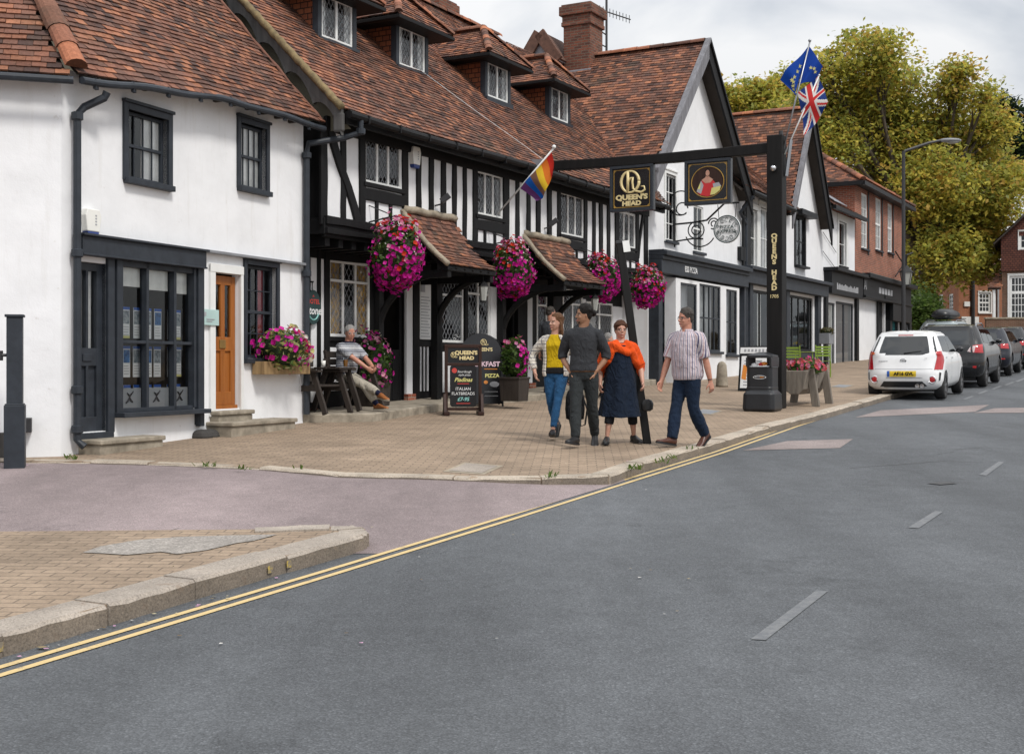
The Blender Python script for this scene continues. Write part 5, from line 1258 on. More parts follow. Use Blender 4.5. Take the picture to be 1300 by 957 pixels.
def board(L,pxc,ytop,ybot,name,label):
    p=G-nn*L; zt=CZ+(HY-ytop)/F*p.y; zb=CZ+(HY-ybot)/F*p.y; c=V(p.x,p.y,(zt+zb)/2); w=.455; h=(zt-zb)/2
    t=thing(name,label,'sign',c)
    mb=MB(); mb.hexa([c+nn*a+uu*b+up*d for d in (-h,h) for a,b in ((-w,-.05),(w,-.05),(w,.05),(-w,.05))]); bd=mb.build('board',M['sign_black'],t,bevel=.008)
    f=c+fa*.05
    def strip_(x0,x1,z0,z1,d,mat,nm):
        mb=MB(); mb.hexa([c+nn*a+up*b+fa*q for q in (.05,d) for a,b in ((x0,z0),(x1,z0),(x1,z1),(x0,z1))]); return mb
    fr=MB()
    for (x0,x1,z0,z1) in ((-w,w,h-.055,h),(-w,w,-h,-h+.055),(-w,-w+.055,-h+.055,h-.055),(w-.055,w,-h+.055,h-.055)):
        fr.hexa([c+nn*a+up*b+fa*q for q in (.045,.085) for a,b in ((x0,z0),(x1,z0),(x1,z1),(x0,z1))])
    fr.build('frame',M['charcoal_paint'],t,bevel=.006)
    gl=MB(); m=.075; i=.09
    for (x0,x1,z0,z1) in ((-w+m,w-m,h-m-.012,h-m),(-w+m,w-m,-h+m,-h+m+.012),(-w+m,-w+m+.012,-h+m,h-m),(w-m-.012,w-m,-h+m,h-m)):
        gl.hexa([c+nn*a+up*b+fa*q for q in (.049,.053) for a,b in ((x0,z0),(x1,z0),(x1,z1),(x0,z1))])
    for sx in (-1,1):
        for sz in (-1,1):
            q=c+nn*sx*(w-m)+up*sz*(h-m)+fa*.0545
            gl.face([q,q-nn*sx*.08,q-nn*sx*.05-up*sz*.02,q-nn*sx*.02-up*sz*.05,q-up*sz*.08])
    gl.build('gilt_border',M['gold'],bd)
    mb=MB()
    for a in (-.7,.7): q=c+nn*w*a; mb.tube([q+up*h,V(q.x,q.y,bz-.1)],.018,5)
    mb.build('hanger',M['iron'],t)
    return t,bd,c,w,h
t,bd,c,w,h=board(2.86,802,210.5,268.5,'pub_sign_board','black hanging board with cream monogram and lettering QUEEN\'S HEAD, left of the portrait board')
f=c+fa*.056
logo(bd,f+up*h*.28-nn*.03,.47,nn,up)
text('lettering',"QUEEN'S",.135,M['cream_paint'],bd,f-up*h*.40,nn,up,bold=.007,sx=1.25); text('lettering',"HEAD",.12,M['cream_paint'],bd,f-up*h*.67,nn,up,bold=.007,sx=1.25)
t,bd,c,w,h=board(1.31,899,203,260,'portrait_sign_board','black hanging board with an oval portrait of a lady in a red dress')
f=c+fa*.052
def ov(rx,rz,n=28,d=0,cx=0,cz=0): return [f+fa*d+nn*(cx+math.cos(2*math.pi*k/n)*rx)+up*(cz+math.sin(2*math.pi*k/n)*rz) for k in range(n)]
pm=[M['brown_frame'],M['red_paint'],M['skin_fair'],M['hair_black'],M['mustard_gown'] if 'mustard_gown' in M else M['text_yellow'],M['text_grey'],M['lips']]
mb=MB(); mb.face(ov(.315,.285,d=.001),0)
def pg(pts,m,d): mb.face([f+fa*d+nn*x+up*z for x,z in pts],m)
pg([(-.20,-.19),(-.13,.02),(-.05,.07),(.06,.07),(.13,.0),(.22,-.14),(.15,-.23),(0,-.275),(-.14,-.24)],1,.002)
pg([(-.22,-.17),(-.13,.03),(-.08,-.06),(-.13,-.22)],5,.0026); pg([(.10,-.04),(.22,-.02),(.27,-.10),(.12,-.14)],5,.0026); pg([(.08,-.12),(.26,-.09),(.24,-.17),(.14,-.24),(.05,-.25)],4,.003); pg([(-.2,-.12),(-.14,.0),(-.15,-.13)],4,.003)
pg([(-.12,.04),(-.04,.09),(-.035,.14),(.03,.14),(.035,.09),(.11,.04),(.05,-.02),(-.05,-.02)],2,.0035)
mb.face(ov(.055,.078,16,.004,0,.175),3); mb.face(ov(.040,.058,16,.0046,0,.165),2)
pg([(-.02,.13),(.02,.13),(.0,.124)],6,.005); pg([(-.028,.175),(-.008,.175),(-.018,.182)],3,.005); pg([(.008,.175),(.028,.175),(.018,.182)],3,.005)
mb.build('portrait',pm,bd,recalc=False)
mb=MB(); P_=ov(.32,.29,32,.004); mb.tube(P_+[P_[0]],.008,5); mb.build('oval_gilt',M['gold'],bd)
# flags
def flag_mesh(hoist0,hoist1,fly,nu,nv,wave):
    """grid of points: u along the hoist, v along the fly"""
    g=[]
    for i in range(nu+1):
        r=[]
        for j in range(nv+1):
            u=i/nu; v=j/nv; r.append(hoist0.lerp(hoist1,u)+fly(u,v)+wave(u,v))
        g.append(r)
    return g
def flag_build(par,g,colf,name='flag_cloth'):
    mb=MB(); nu=len(g)-1; nv=len(g[0])-1
    for i in range(nu):
        for j in range(nv): mb.face([g[i][j],g[i+1][j],g[i+1][j+1],g[i][j+1]],0,colf((i+.5)/nu,(j+.5)/nv))
    o=mb.build(name,M['petal_cloth'],par,smooth=True,merge=True,recalc=False); return o
tinted('petal_cloth',.8,.08,.0,30,.2,.25)
ptop=V(G.x,G.y,GZ)+nn*.12
# EU flag
tip=at(1028,54,22.9)
ft=thing('blue_starred_flag','blue flag with yellow stars flying from the tall pole on the gantry post','flag',V(ptop.x,ptop.y,GZ-.6))
mb=MB(); mb.tube([V(ptop.x-.04,ptop.y,GZ-.45),tip],.016,7); mb.ball(tip+up*.03,.03); mb.build('flagpole',M['steel'],ft,smooth=True)
mb=MB(); mb.tube([V(ptop.x-.04,ptop.y,GZ-.7),V(ptop.x-.04,ptop.y,GZ+.08)],.04,8); mb.build('socket',M['iron'],ft)
h0=tip-(tip-ptop).normalized()*.06; hd=(ptop-tip).normalized(); h1=h0+hd*.92
def eufly(u,v): 
    a=R(225+20*v); return (V(-.78,.15,-.62)*(v*.42+.0))+V(-.05*v*v,.06*math.sin(v*5+u*3),-.24*v*v)
# corner layout measured from the photograph: top at tip, left corner, lower edge
c00=h0; c01=at(989,101,22.8); c11=at(1005,121,22.9); c10=at(1017,113,22.9)
def bil(c00,c01,c10,c11,w=.05,f1=6,f2=4):
    def P(u,v):
        p=(c00*(1-u)+c10*u)*(1-v)+(c01*(1-u)+c11*u)*v
        return p+uu*(w*math.sin(v*f1+u*f2)*(.3+v))
    return P
Pf=bil(c00,c01,h1,at(1010,120,22.9),.07,7,3)
def star_field(px_list): pass
nu,nv=24,30
g=[[Pf(i/nu,j/nv) for j in range(nv+1)] for i in range(nu+1)]
flag_build(ft,g,lambda u,v:(.008,.055,.33))
# second fold falling to the right of the pole
Pg=bil(h0,at(1046,88,23.0),h1-hd*.05,at(1036,100,23.05),.07,6,2)
Pg2=bil(h0,at(1045,85,23.0),at(1013,108,22.95),at(1032,103,23.0),.06,6,2)
g2=[[Pg2(i/nu,j/16) for j in range(17)] for i in range(nu+1)]
flag_build(ft,g2,lambda u,v:(.008,.05,.31),'flag_fold')
mb=MB()
for (uu_,vv_) in ((.42,.30),(.52,.42),(.62,.52),(.50,.62),(.66,.68),(.74,.80),(.32,.22)):
    q=Pf(uu_,vv_)+fa*.03; r=.045
    mb.face([q+nn*(math.cos(R(90+36*k))*r*(1 if k%2==0 else .42))+up*(math.sin(R(90+36*k))*r*(1 if k%2==0 else .42)) for k in range(10)])
for (uu_,vv_) in ((.45,.55),(.40,.75),(.5,.85)):
    q=Pg2(uu_,vv_)+fa*.035; r=.04
    mb.face([q+nn*(math.cos(R(90+36*k))*r*(1 if k%2==0 else .42))+up*(math.sin(R(90+36*k))*r*(1 if k%2==0 else .42)) for k in range(10)])
mb.split('star',M['text_yellow'],ft,recalc=False)
# Union flag
uj=thing('union_flag','red, white and blue union flag drooping from the shorter white pole on the gantry post','flag',V(ptop.x+.05,ptop.y,GZ-.5))
tip2=at(1040,96,23.0); foot=V(ptop.x+.03,ptop.y,GZ-.35)
mb=MB(); mb.tube([foot,tip2],.014,7); mb.ball(tip2,.022); mb.build('flagpole',M['white_paint'],uj,smooth=True)
mb=MB(); mb.tube([foot-up*.4+nn*.03,foot+(tip2-foot)*.18],.035,8); mb.build('socket',M['steel'],uj)
Uq=bil(at(1038.5,97,23.0),at(1053,131,23.0),at(1013,118,23.0),at(1021,173,23.0),.07,5,5)
nu,nv=44,60
def ujc(u,v):
    W=(.62,.60,.58); RD=(.50,.03,.03); BL=(.012,.035,.17)
    # u across hoist (0..1), v along fly (0..1), flag 1:2
    x=v*2; y=u
    if abs(y-.5)<.10 or abs(x-1)<.10: return RD
    if abs(y-.5)<.17 or abs(x-1)<.17: return W
    d1=(y-x/2)/math.sqrt(1.25)*1.0; d2=(y-(1-x/2))/math.sqrt(1.25)
    for d,sg in ((d1,1 if x<1 else -1),(d2,-1 if x<1 else 1)):
        if 0<d*sg<.065: return RD
    if abs(d1)<.10 or abs(d2)<.10: return W
    return BL
g=[[Uq(i/nu,j/nv) for j in range(nv+1)] for i in range(nu+1)]
flag_build(uj,g,ujc)
# rainbow flag on the pub wall
s,z=FU.sz(630,272); b0=FU.P(s,.03,z); tip=FU.P(s,1.28,0); tip=V(tip.x,tip.y,CZ+(HY-188)/F*tip.y); 
rb=thing('rainbow_flag','six striped rainbow flag hanging from an angled pole on the pub wall','flag',b0)
mb=MB(); mb.tube([b0,tip],.017,7); mb.ball(tip+up*.02,.04); mb.build('flagpole',M['white_paint'],rb,smooth=True)
Yt=tip.y
h0=tip+(b0-tip)*.05; h1=tip+(b0-tip)*.60
Rq=bil(h0,at(704,216,Yt-.05),h1,at(681,255,Yt+.1),.05,4,6)
def Rf(u,v):
    p=Rq(u,v); return p-up*(.12*math.sin(u*math.pi)*v)+uu*.06*math.sin(u*9)*v
nu,nv=36,20
RC=[(.55,.03,.02),(.62,.16,.02),(.68,.45,.03),(.20,.10,.065),(.01,.10,.42),(.12,.035,.14)]
g=[[Rf(i/nu,j/nv) for j in range(nv+1)] for i in range(nu+1)]
flag_build(rb,g,lambda u,v:RC[min(5,int(u*6))])
# ------------------------------------------------------------------ leaning post
b=gp(822,563); tp=at(787,309,b.y+.2)
lp=thing('leaning_post','slim black square post leaning over the pavement, in front of the orange shawl','post',b)
mb=MB(); mb.bar(b-V(0,0,.02),tp,.10,.10,up=V(0,1,0)); mb.build('shaft',M['gantry'],lp,bevel=.008)
d=(tp-b).normalized(); mb=MB(); mb.bar(tp-d*.01+V(.0,-.0,0),tp+d*.03,.115,.115,up=V(0,1,0)); mb.build('cap',M['iron'],lp,bevel=.005); mb=MB(); q=tp-d*.12+V(.075,-.06,0); mb.bar(q,q+d*.15,.09,.012,up=V(0,1,0)); mb.build('notice',M['white_paint'],lp)
# ------------------------------------------------------------------ gate post at the far left
b=gp(19,590.5); b.z=gz(b.y,.02)
gpst=thing('gate_post','square charcoal gate post with thicker base, far left in front of the white side wall','post',b)
mb=MB(); a=FW.u; X=V(a.x,a.y,0); Y=V(-a.y,a.x,0)
def sqp(mb,c,w,z0,z1,mat=0): mb.hexa([c+X*x*w+Y*y*w+up*z for z in (z0,z1) for x,y in ((-1,-1),(1,-1),(1,1),(-1,1))],mat)
sqp(mb,b,.083,.75,1.72); mb.build('post',M['charcoal_paint'],gpst,bevel=.008)
mb=MB(); sqp(mb,b,.108,0,.75); sqp(mb,b,.10,.75,.765); mb.build('base',M['charcoal_paint'],gpst,bevel=.008)
mb=MB(); sqp(mb,b,.10,1.72,1.75); mb.build('cap',M['charcoal_paint'],gpst,bevel=.006)
mb=MB(); c=b-X*.12+up*1.3; mb.tube([c-X*.12,c+X*.04],.02,6); mb.bar(c-X*.03-up*.06,c-X*.03+up*.05,.05,.04); mb.build('latch',M['iron'],gpst)
# ------------------------------------------------------------------ litter bin
b=gp(968,521.5); bn=thing('litter_bin','black plastic litter bin with open mouth and small oval badge, left of the gantry post','bin',b)
def rr(cx,cy,hw,hd,rc,z,n=4):
    P_=[]
    for sx,sy,a0 in ((1,1,0),(-1,1,90),(-1,-1,180),(1,-1,270)):
        for k in range(n+1):
            t=R(a0+90*k/n); P_.append((sx*(hw-rc)+math.cos(t)*rc, sy*(hd-rc)+math.sin(t)*rc))
    th=math.atan2(un.y,un.x)-math.pi/2+.0
    return [V(cx+nn.x*x+uu.x*y,cy+nn.y*x+uu.y*y,z) for x,y in P_]
zz=b.z
mb=MB(); mb.loft([rr(b.x,b.y,h_,h_,r_,zz+z_) for z_,h_,r_ in ((0,.275,.09),(.04,.295,.09),(.30,.285,.09),(.34,.255,.08),(.36,.235,.08),(.40,.232,.08),(.41,.24,.08),(.425,.232,.08),(.76,.232,.08),(.77,.24,.08),(.785,.232,.08))]); mb.build('body',M['plastic_black'],bn,bevel=.006)
# hood with two openings
mb=MB()
for sx in (-1,1):
    mb.hexa([V(*(b+nn*(sx*.232+dx)+uu*dy).xy,zz+z_) for z_ in (.785,.95) for dx,dy in ((-.035*(sx>0)+.0*(sx<0),-.232),(.0*(sx>0)+.035*(sx<0),-.232),(.0*(sx>0)+.035*(sx<0),.232),(-.035*(sx>0)+.0*(sx<0),.232))])
mb.loft([rr(b.x,b.y,h_,h_,.08,zz+z_) for z_,h_ in ((.94,.235),(.985,.235),(1.03,.12),(1.045,.05))]); hood=mb.build('hood',M['plastic_black'],bn,bevel=.006)
mb=MB(); mb.loft([rr(b.x,b.y,.19,.19,.05,zz+z_) for z_ in (.78,.80)]); q=b+fa*.15+nn*-.06; 
rg=random.Random(3)
for k,(m,dx) in enumerate(((0,-.10),(1,.02),(2,.08),(0,-.02))): 
    q=b+fa*.14+nn*dx; mb.ball(V(q.x,q.y,zz+.82+.01*k),.06,.05,.035,8,5,mat=k if k<3 else 0)
mb.build('rubbish',[M['paper'],M['red_paint'],M['text_orange']],bn)
mb=MB(); q=V(b.x,b.y,zz+.60)+fa*.236+nn*.02; mb.face([q+nn*math.cos(t)*.12+up*math.sin(t)*.034 for t in [2*math.pi*k/20 for k in range(20)]],0); q2=q+fa*.002; mb.face([q2+nn*math.cos(t)*.108+up*math.sin(t)*.025 for t in [2*math.pi*k/20 for k in range(20)]],1); q3=q2+fa*.002
bd_=mb.build('badge',[M['text_white'],M['sign_black']],bn,recalc=False)
mb=MB()
for k in range(7): 
    p=q3+nn*(-.075+.023*k); mb.face([p-nn*.007-up*.010,p+nn*.006-up*.010,p+nn*.008+up*.011,p-nn*.005+up*.011],0 if k<4 else 1)
mb.build('badge_marks',[M['text_grey'],M['text_orange']],bd_,recalc=False)
# ------------------------------------------------------------------ flowers
PET={'mag':[(.60,.012,.30),(.50,.010,.26),(.68,.03,.36),(.62,.02,.36)],'red':[(.55,.02,.015),(.60,.05,.02)],'pink':[(.62,.22,.38),(.65,.3,.42),(.60,.13,.28)],'white':[(.72,.70,.66),(.66,.64,.52)],'coral':[(.62,.09,.10),(.6,.16,.18)],'cream':[(.55,.50,.22),(.62,.56,.30)],'hot':[(.55,.02,.10),(.58,.05,.2),(.5,.01,.06)]}
GRN=[(.055,.11,.02),(.075,.14,.025),(.04,.085,.018),(.10,.16,.04)]
def blob_flowers(par,c,rx,ry,rz,nf,nl,zone,seed,fs=.038,shape=None,leaf=.05,extra=None,greens=GRN):
    """foliage core with leaves and trumpet flowers scattered over its uneven skin"""
    rg=random.Random(seed); lf=MB(); fl=MB()
    def sp():
        while True:
            d=V(rg.gauss(0,1),rg.gauss(0,1),rg.gauss(0,1)).normalized()
            return d
    def skin_(d,k):
        s=shape(d) if shape else 1
        n=1+.30*noise.noise(d*1.9+V(seed,0,0))+.20*noise.noise(d*4.2+V(0,seed,0))
        return c+V(d.x*rx,d.y*ry,d.z*rz)*(s*n*k)
    for i in range(nl):
        d=sp(); p=skin_(d,rg.uniform(.72,1.0)); a=V(rg.gauss(0,1),rg.gauss(0,1),rg.gauss(0,.6)).normalized(); b_=(d+V(rg.gauss(0,.5),rg.gauss(0,.5),rg.gauss(0,.5)-.2)).cross(a).normalized(); s=leaf*rg.uniform(.6,1.3)
        lf.face([p-a*s,p+b_*s*.45,p+a*s,p-b_*s*.45],0,rg.choice(greens))
    for i in range(nf):
        d=sp(); p=skin_(d,rg.uniform(.97,1.10)); nrm=(d+V(0,0,-.1)+V(rg.gauss(0,.3),rg.gauss(0,.3),rg.gauss(0,.3))).normalized()
        kind=zone(d,rg)
        if kind is None: continue
        col=rg.choice(PET[kind]); s=fs*rg.uniform(.75,1.2)*(.45 if kind=='white' and fs<.045 else 1)
        a=nrm.cross(V(.3,.2,1)).normalized(); b_=nrm.cross(a); n=8; o=[]
        for k in range(n):
            t=2*math.pi*k/n; r=s*(1.0 if k%2 else .82); o.append(p+a*math.cos(t)*r+b_*math.sin(t)*r+nrm*rg.uniform(0,.006))
        ctr=p-nrm*s*.35; ii=len(fl.v); fl.v.extend(o+[ctr])
        for k in range(n): fl.addf([ii+k,ii+(k+1)%n,ii+n],0,tuple(x*rg.uniform(.85,1.1) for x in col))
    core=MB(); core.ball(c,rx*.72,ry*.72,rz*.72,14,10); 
    f=lf.build('foliage',M['leaf'],par,recalc=False)
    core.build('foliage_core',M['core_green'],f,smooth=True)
    b=fl.build('blossoms',M['petal'],par,recalc=False); stuff(b); stuff(f)
    return f,b
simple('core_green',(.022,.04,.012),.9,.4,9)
def basket_zone(sd):
    def z(d,rg):
        h=d.z+rg.gauss(0,.16); side=d.x*.8-d.y*.3
        if h>.72: return rg.choice(['red','red','pink','pink'])
        if h>.42: return rg.choice(['pink','white','white','white','pink','mag','mag']) if rg.random()<.8 else None
        if h>.12: return rg.choice(['white','mag','red','mag','mag','pink']) if rg.random()<.62 else None
        if d.x<-.35 and rg.random()<.62 and h>-.35: return None
        return 'mag' if rg.random()<.95 else 'red'
    return z
BL=['largest hanging flower basket, left of the first porch, magenta with red on top','overflowing flower basket hung between the two tiled porches','overflowing flower basket right of the second porch, left behind the leaning post','overflowing flower basket at the far end of the pub, beside the restaurant door']
for k,(px,py,p,rx,rz,top) in enumerate(((503,328,.55,.43,.66,283),(651,346,.55,.40,.58,306),(764,358,.55,.38,.55,318),(821,369,.55,.39,.52,336))):
    s=FU.s(px,p); c=FU.P(s,p,0); c=V(c.x,c.y,CZ+(HY-py)/F*c.y)
    hb=thing('hanging_basket',BL[k],'hanging basket',c,group='hanging baskets along the pub front')
    def shp(d): return 1.0 if d.z>-.1 else 1-.30*((-d.z-.1)/.9)**1.2
    blob_flowers(hb,c,rx,rx,rz,780,1300,basket_zone(k),100+k,.040,shp)
    mb=MB(); w0=FU.P(s,.0,c.z+rz*.95); w1=FU.P(s,p,c.z+rz*.98+.06); mb.tube([w0,w1],.014,5); mb.tube([w0+up*.28,w1-FU.vec(0,.1,0)*.5],.010,5)
    for a in range(3): t=a*2.1; mb.tube([w1,c+V(math.cos(t)*rx*.6,math.sin(t)*rx*.6,rz*.2)],.005,4)
    mb.build('bracket',M['iron'],hb)
# trailing flowers in the wooden window box of the corner shop
s0,s1=FL.s(318),FL.s(377); zb=FL.z(345,475); zt_=FL.z(345,459)
wb_=thing('window_box','pale wooden window box of white, cream and magenta petunias on the corner shop wall','window box',FL.P((s0+s1)/2,.12,zb))
mb=MB(); FL.box(mb,s0,s1,.03,.24,zb,zt_); mb.build('trough',M['box_wood'],wb_,bevel=.006)
c=FL.P((s0+s1)/2-.02,.17,zt_+.17)
def wz(d,rg):
    if d.z<-.45: return 'mag' if rg.random()<.3 and d.y>.1 else None
    if d.y<-.45: return rg.choice(['mag',None,None])
    return rg.choice(['cream','white','mag','hot','white','mag','cream','pink'])
blob_flowers(wb_,c,.42,.62,.33,330,700,wz,131,.046,None,.045,greens=GRN+[(.40,.38,.12),(.30,.30,.08),(.42,.42,.2)])
# planter tub of petunias by the menu boards
b=gp(653,509,.235); pt=thing('planter_tub','brown wooden planter tub with green foliage and pink petunias, right of the arched menu board','planter',b)
mb=MB(); th=.0
def box_n(mb,c,w,d,z0,z1,t=1.0,mat=0): 
    mb.hexa([c+nn*x*w+uu*y*d+up*z0 for x,y in ((-1,-1),(1,-1),(1,1),(-1,1))]+[c+nn*x*w*t+uu*y*d*t+up*z1 for x,y in ((-1,-1),(1,-1),(1,1),(-1,1))],mat)
box_n(mb,b,.185,.185,0,.40,1.12); box_n(mb,b,.22,.22,.40,.44,1); mb.build('tub',M['dark_wood'],pt,bevel=.008)
blob_flowers(pt,b+up*.74,.25,.25,.40,150,800,lambda d,rg:('pink' if d.z>.55 else ('mag' if d.x>.15 else None)),133,.042)
b=FP.P(FP.s(478)-.2,.75,0); b=V(-2.42,21.75,gz(21.75,.235)); fbx=thing('flower_tub','bushy tub of pink and magenta petunias behind the seated man','planter',b)
mb=MB(); box_n(mb,b,.22,.22,0,.40,1.1); mb.build('tub',M['dark_wood'],fbx,bevel=.008)
def fz(d,rg):
    if d.z>.35: return rg.choice(['pink','pink','mag','white'])
    if d.x>.3 or d.z<-.4: return rg.choice(['mag','mag','pink'])
    return rg.choice(['white',None,'mag',None])
blob_flowers(fbx,b+up*.70,.34,.36,.56,230,1000,fz,135,.042)
# rustic trough on splayed legs beyond the gantry
b=gp(1014,515); tr=thing('timber_trough','weathered timber trough of coral pink flowers on splayed legs, beyond the gantry post','planter',b)
ax=uu; mb=MB(); c=b+uu*.35
L2=.72
rings=[]
for k in range(7):
    f=-1+2*k/6; q=c+uu*f*L2; j=.02*math.sin(k*2.1)
    rings.append([q-nn*(.26+j)+up*.66,q-nn*(.17-j)+up*.30,q-nn*.05+up*.22,q+nn*.10+up*.22,q+nn*(.19+j)+up*.32,q+nn*(.27-j)+up*(.66+j)])
mb.loft(rings); mb.build('trough',M['oak_grey'],tr,bevel=.012)
for f in (-.62,.72):
    for sx in (-1,1):
        q=c+uu*f*L2; mb=MB(); mb.bar(q+nn*sx*.36+up*-.02,q+nn*sx*.25+up*.70,.14,.09,up=uu); mb.build('leg',M['oak_grey'],tr,bevel=.012)
blob_flowers(tr,c+up*.72,.36,.66,.16,260,500,lambda d,rg:rg.choice(['coral','hot','coral','pink','coral']) if d.z>-.2 else None,137,.042)
# ------------------------------------------------------------------ menu boards
def tl(par,s,size,mat,o,rt,u_,**k): return text('lettering',s,size,M[mat],par,o,rt,u_,extrude=.001,**k)
b=gp(588,526.5); sb=thing('swing_menu_board','brown framed swing menu board with flatbread poster, in front of the pub','menu board',b)
rt=V(.995,.10,0).normalized(); nf=V(rt.y,-rt.x,0)
w=.29
mb=MB()
for sx in (-1,1): mb.bar(b+rt*sx*w+up*.0,b+rt*sx*w+up*1.17,.055,.055,up=rt)
mb.bar(b-rt*(w+.03)+up*1.17,b+rt*(w+.03)+up*1.17,.055,.06,up=up); mb.bar(b-rt*w+up*.10,b+rt*w+up*.10,.05,.05); mb.bar(b-rt*w+up*.86,b+rt*w+up*.86,.045,.05)
mb.build('frame',M['brown_frame'],sb,bevel=.006)
for sx in (-1,1):
    mb=MB(); q=b+rt*sx*w
    mb.prism([q+nf*.26+up*0,q+nf*.20+up*.07,q+nf*.05+up*.36,q-nf*.05+up*.36,q-nf*.20+up*.07,q-nf*.26+up*0],rt*.05*sx); mb.bar(q-nf*.26+up*.03-rt*.0,q+nf*.26+up*.03,.10,.06); mb.build('foot',M['brown_frame'],sb,bevel=.006)
def panel_(par,c,w,z0,z1,mat,name,t=.012,r=.03):
    mb=MB(); P_=[]
    for sx,sz,a0 in ((1,1,0),(-1,1,90),(-1,-1,180),(1,-1,270)):
        for k in range(4): a=R(a0+30*k); P_.append(c+rt*(sx*(w-r)+math.cos(a)*r)+up*((z1-r if sz>0 else z0+r)+math.sin(a)*r))
    mb.prism([p-nf*t for p in P_],nf*2*t); return mb.build(name,M[mat],par)
hp=panel_(sb,b,.262,.885,1.14,'sign_black','header',r=.01); o=b+nf*.016
logo(hp,o+up*1.02-rt*.17,.10,rt,up); tl(hp,"QUEEN'S",.088,'cream_paint',o+up*1.055+rt*.05,rt,up,bold=.004,sx=1.1); tl(hp,"HEAD",.08,'cream_paint',o+up*.965+rt*.06,rt,up,bold=.004,sx=1.2)
pp=panel_(sb,b,.225,.135,.845,'sign_black','poster',r=.05)
tl(pp,'Sourdough',.055,'text_white',o+up*.735+rt*.02,rt,up,shear=.3); tl(pp,'style pizza',.05,'text_white',o+up*.68+rt*.02,rt,up,shear=.3); tl(pp,'Piadinas',.095,'text_yellow',o+up*.595,rt,up,shear=.3,bold=.002); tl(pp,'ITALIAN',.075,'text_white',o+up*.44,rt,up,sx=.95); tl(pp,'FLATBREADS',.072,'text_white',o+up*.36,rt,up,sx=.95); tl(pp,'£7-95',.085,'text_teal',o+up*.265,rt,up,bold=.002,shear=.2)
mb=MB(); 
for z,hw_ in ((.53,.10),(.195,.12)): mb.bar(o-rt*hw_+up*z,o+rt*hw_+up*z,.003,.012)
q=o-rt*.15+up*.755; mb.face([q+rt*math.cos(t)*.045+up*math.sin(t)*.045 for t in [k*.5236 for k in range(12)]]); mb.split('poster_mark',M['text_red'],pp,recalc=False)
b=gp(612,516); ab=thing('arched_menu_board','tall black arched A board with breakfast and pizza menu, behind the brown swing board','menu board',b)
rt=V(.99,.14,0).normalized(); nf=V(rt.y,-rt.x,0); w=.39
tiltv=(up*.985-nf*.16).normalized()
mb=MB(); P_=[b-rt*w+tiltv*.05,b+rt*w+tiltv*.05]+[b+rt*math.cos(R(a))*w+tiltv*(1.0+math.sin(R(a))*.40) for a in range(0,181,15)]
mb.prism(P_,-nf*.02); f1=mb.build('front_board',M['sign_black'],ab,bevel=.004)
tv2=(up*.985+nf*.12-rt*-.06).normalized(); b2=b-nf*.55
mb=MB(); P_=[b2-rt*w+tv2*.05,b2+rt*w+tv2*.05]+[b2+rt*math.cos(R(a))*w+tv2*(1.0+math.sin(R(a))*.36) for a in range(0,181,15)]
mb.prism(P_,-nf*.02); mb.build('rear_board',M['sign_black'],ab,bevel=.004)
for q,t in ((b-rt*w,tiltv),(b+rt*w,tiltv),(b2-rt*w,tv2),(b2+rt*w,tv2)):
    mb=MB(); mb.bar(q,q+t*1.05,.035,.035); mb.build('leg',M['black_paint'],ab)
o=b+nf*.006; T_=lambda z,x=0:o+tiltv*z+rt*x
logo(f1,T_(1.22,.05),.13,rt,tiltv); tl(f1,"QUEEN'S",.09,'cream_paint',T_(1.08,.04),rt,tiltv,bold=.003); tl(f1,'BREAKFAST',.125,'text_pink',T_(.80,.03),rt,tiltv,bold=.004); tl(f1,'PIZZA',.10,'text_yellow',T_(.58,.20),rt,tiltv,bold=.003)
mb=MB(); 
for z,m in ((.71,0),(.20,1),(.28,1)): mb.bar(T_(z,.05),T_(z,.30),.003,.014,mat=m)
mb.face([T_(.42,.24)+rt*math.cos(k*.5236)*.09+tiltv*math.sin(k*.5236)*.055 for k in range(12)],2); mb.face([T_(.46,.08)+rt*math.cos(k*.5236)*.04+tiltv*math.sin(k*.5236)*.035 for k in range(12)],0)
mb.split('board_mark',[M['text_orange'],M['text_grey'],M['text_grey']],f1,recalc=False)
# white menu board near the restaurant
b=gp(958,497); wbd=thing('white_menu_board','black A board with white menu sheets standing behind the litter bin','menu board',b)
rt=nn.copy(); nf=fa.copy(); tv=(up*.98-nf*.18).normalized(); w=.40
mb=MB(); mb.hexa([b+rt*x+tv*z-nf*d for d in (.0,.03) for x,z in ((-w,0),(w,0),(w,1.05),(-w,1.05))]); fb=mb.build('front_board',M['black_paint'],wbd,bevel=.006)
mb=MB(); b2=b-nf*.5; tv2=(up*.98+nf*.18).normalized(); mb.hexa([b2+rt*x+tv2*z-nf*d for d in (.0,.03) for x,z in ((-w,0),(w,0),(w,1.05),(-w,1.05))]); mb.build('rear_board',M['black_paint'],wbd,bevel=.006)
mb=MB(); o=b+nf*.004; mb.face([o+rt*x+tv*z for x,z in ((-w+.05,.08),(w-.05,.08),(w-.05,.82),(-w+.05,.82))],0); mb.face([o+rt*x+tv*z for x,z in ((-w+.01,.88),(w-.01,.88),(w-.01,1.02),(-w+.01,1.02))],0)
for k in range(9): q=o+nf*.003; z=.14+.07*k; mb.face([q+rt*x+tv*zz_ for x,zz_ in ((-.28,z),(.28-.07*(k%3),z),(.28-.07*(k%3),z+.022),(-.28,z+.022))],1)
q=o+nf*.004; mb.face([q+rt*x+tv*z for x,z in ((-.33,.30),(-.22,.26),(-.2,.6),(-.3,.62))],2)
for k in range(7): mb.face([q+rt*(-.3+.085*k)+tv*.92,q+rt*(-.25+.085*k)+tv*.92,q+rt*(-.25+.085*k)+tv*.98,q+rt*(-.3+.085*k)+tv*.98],1)
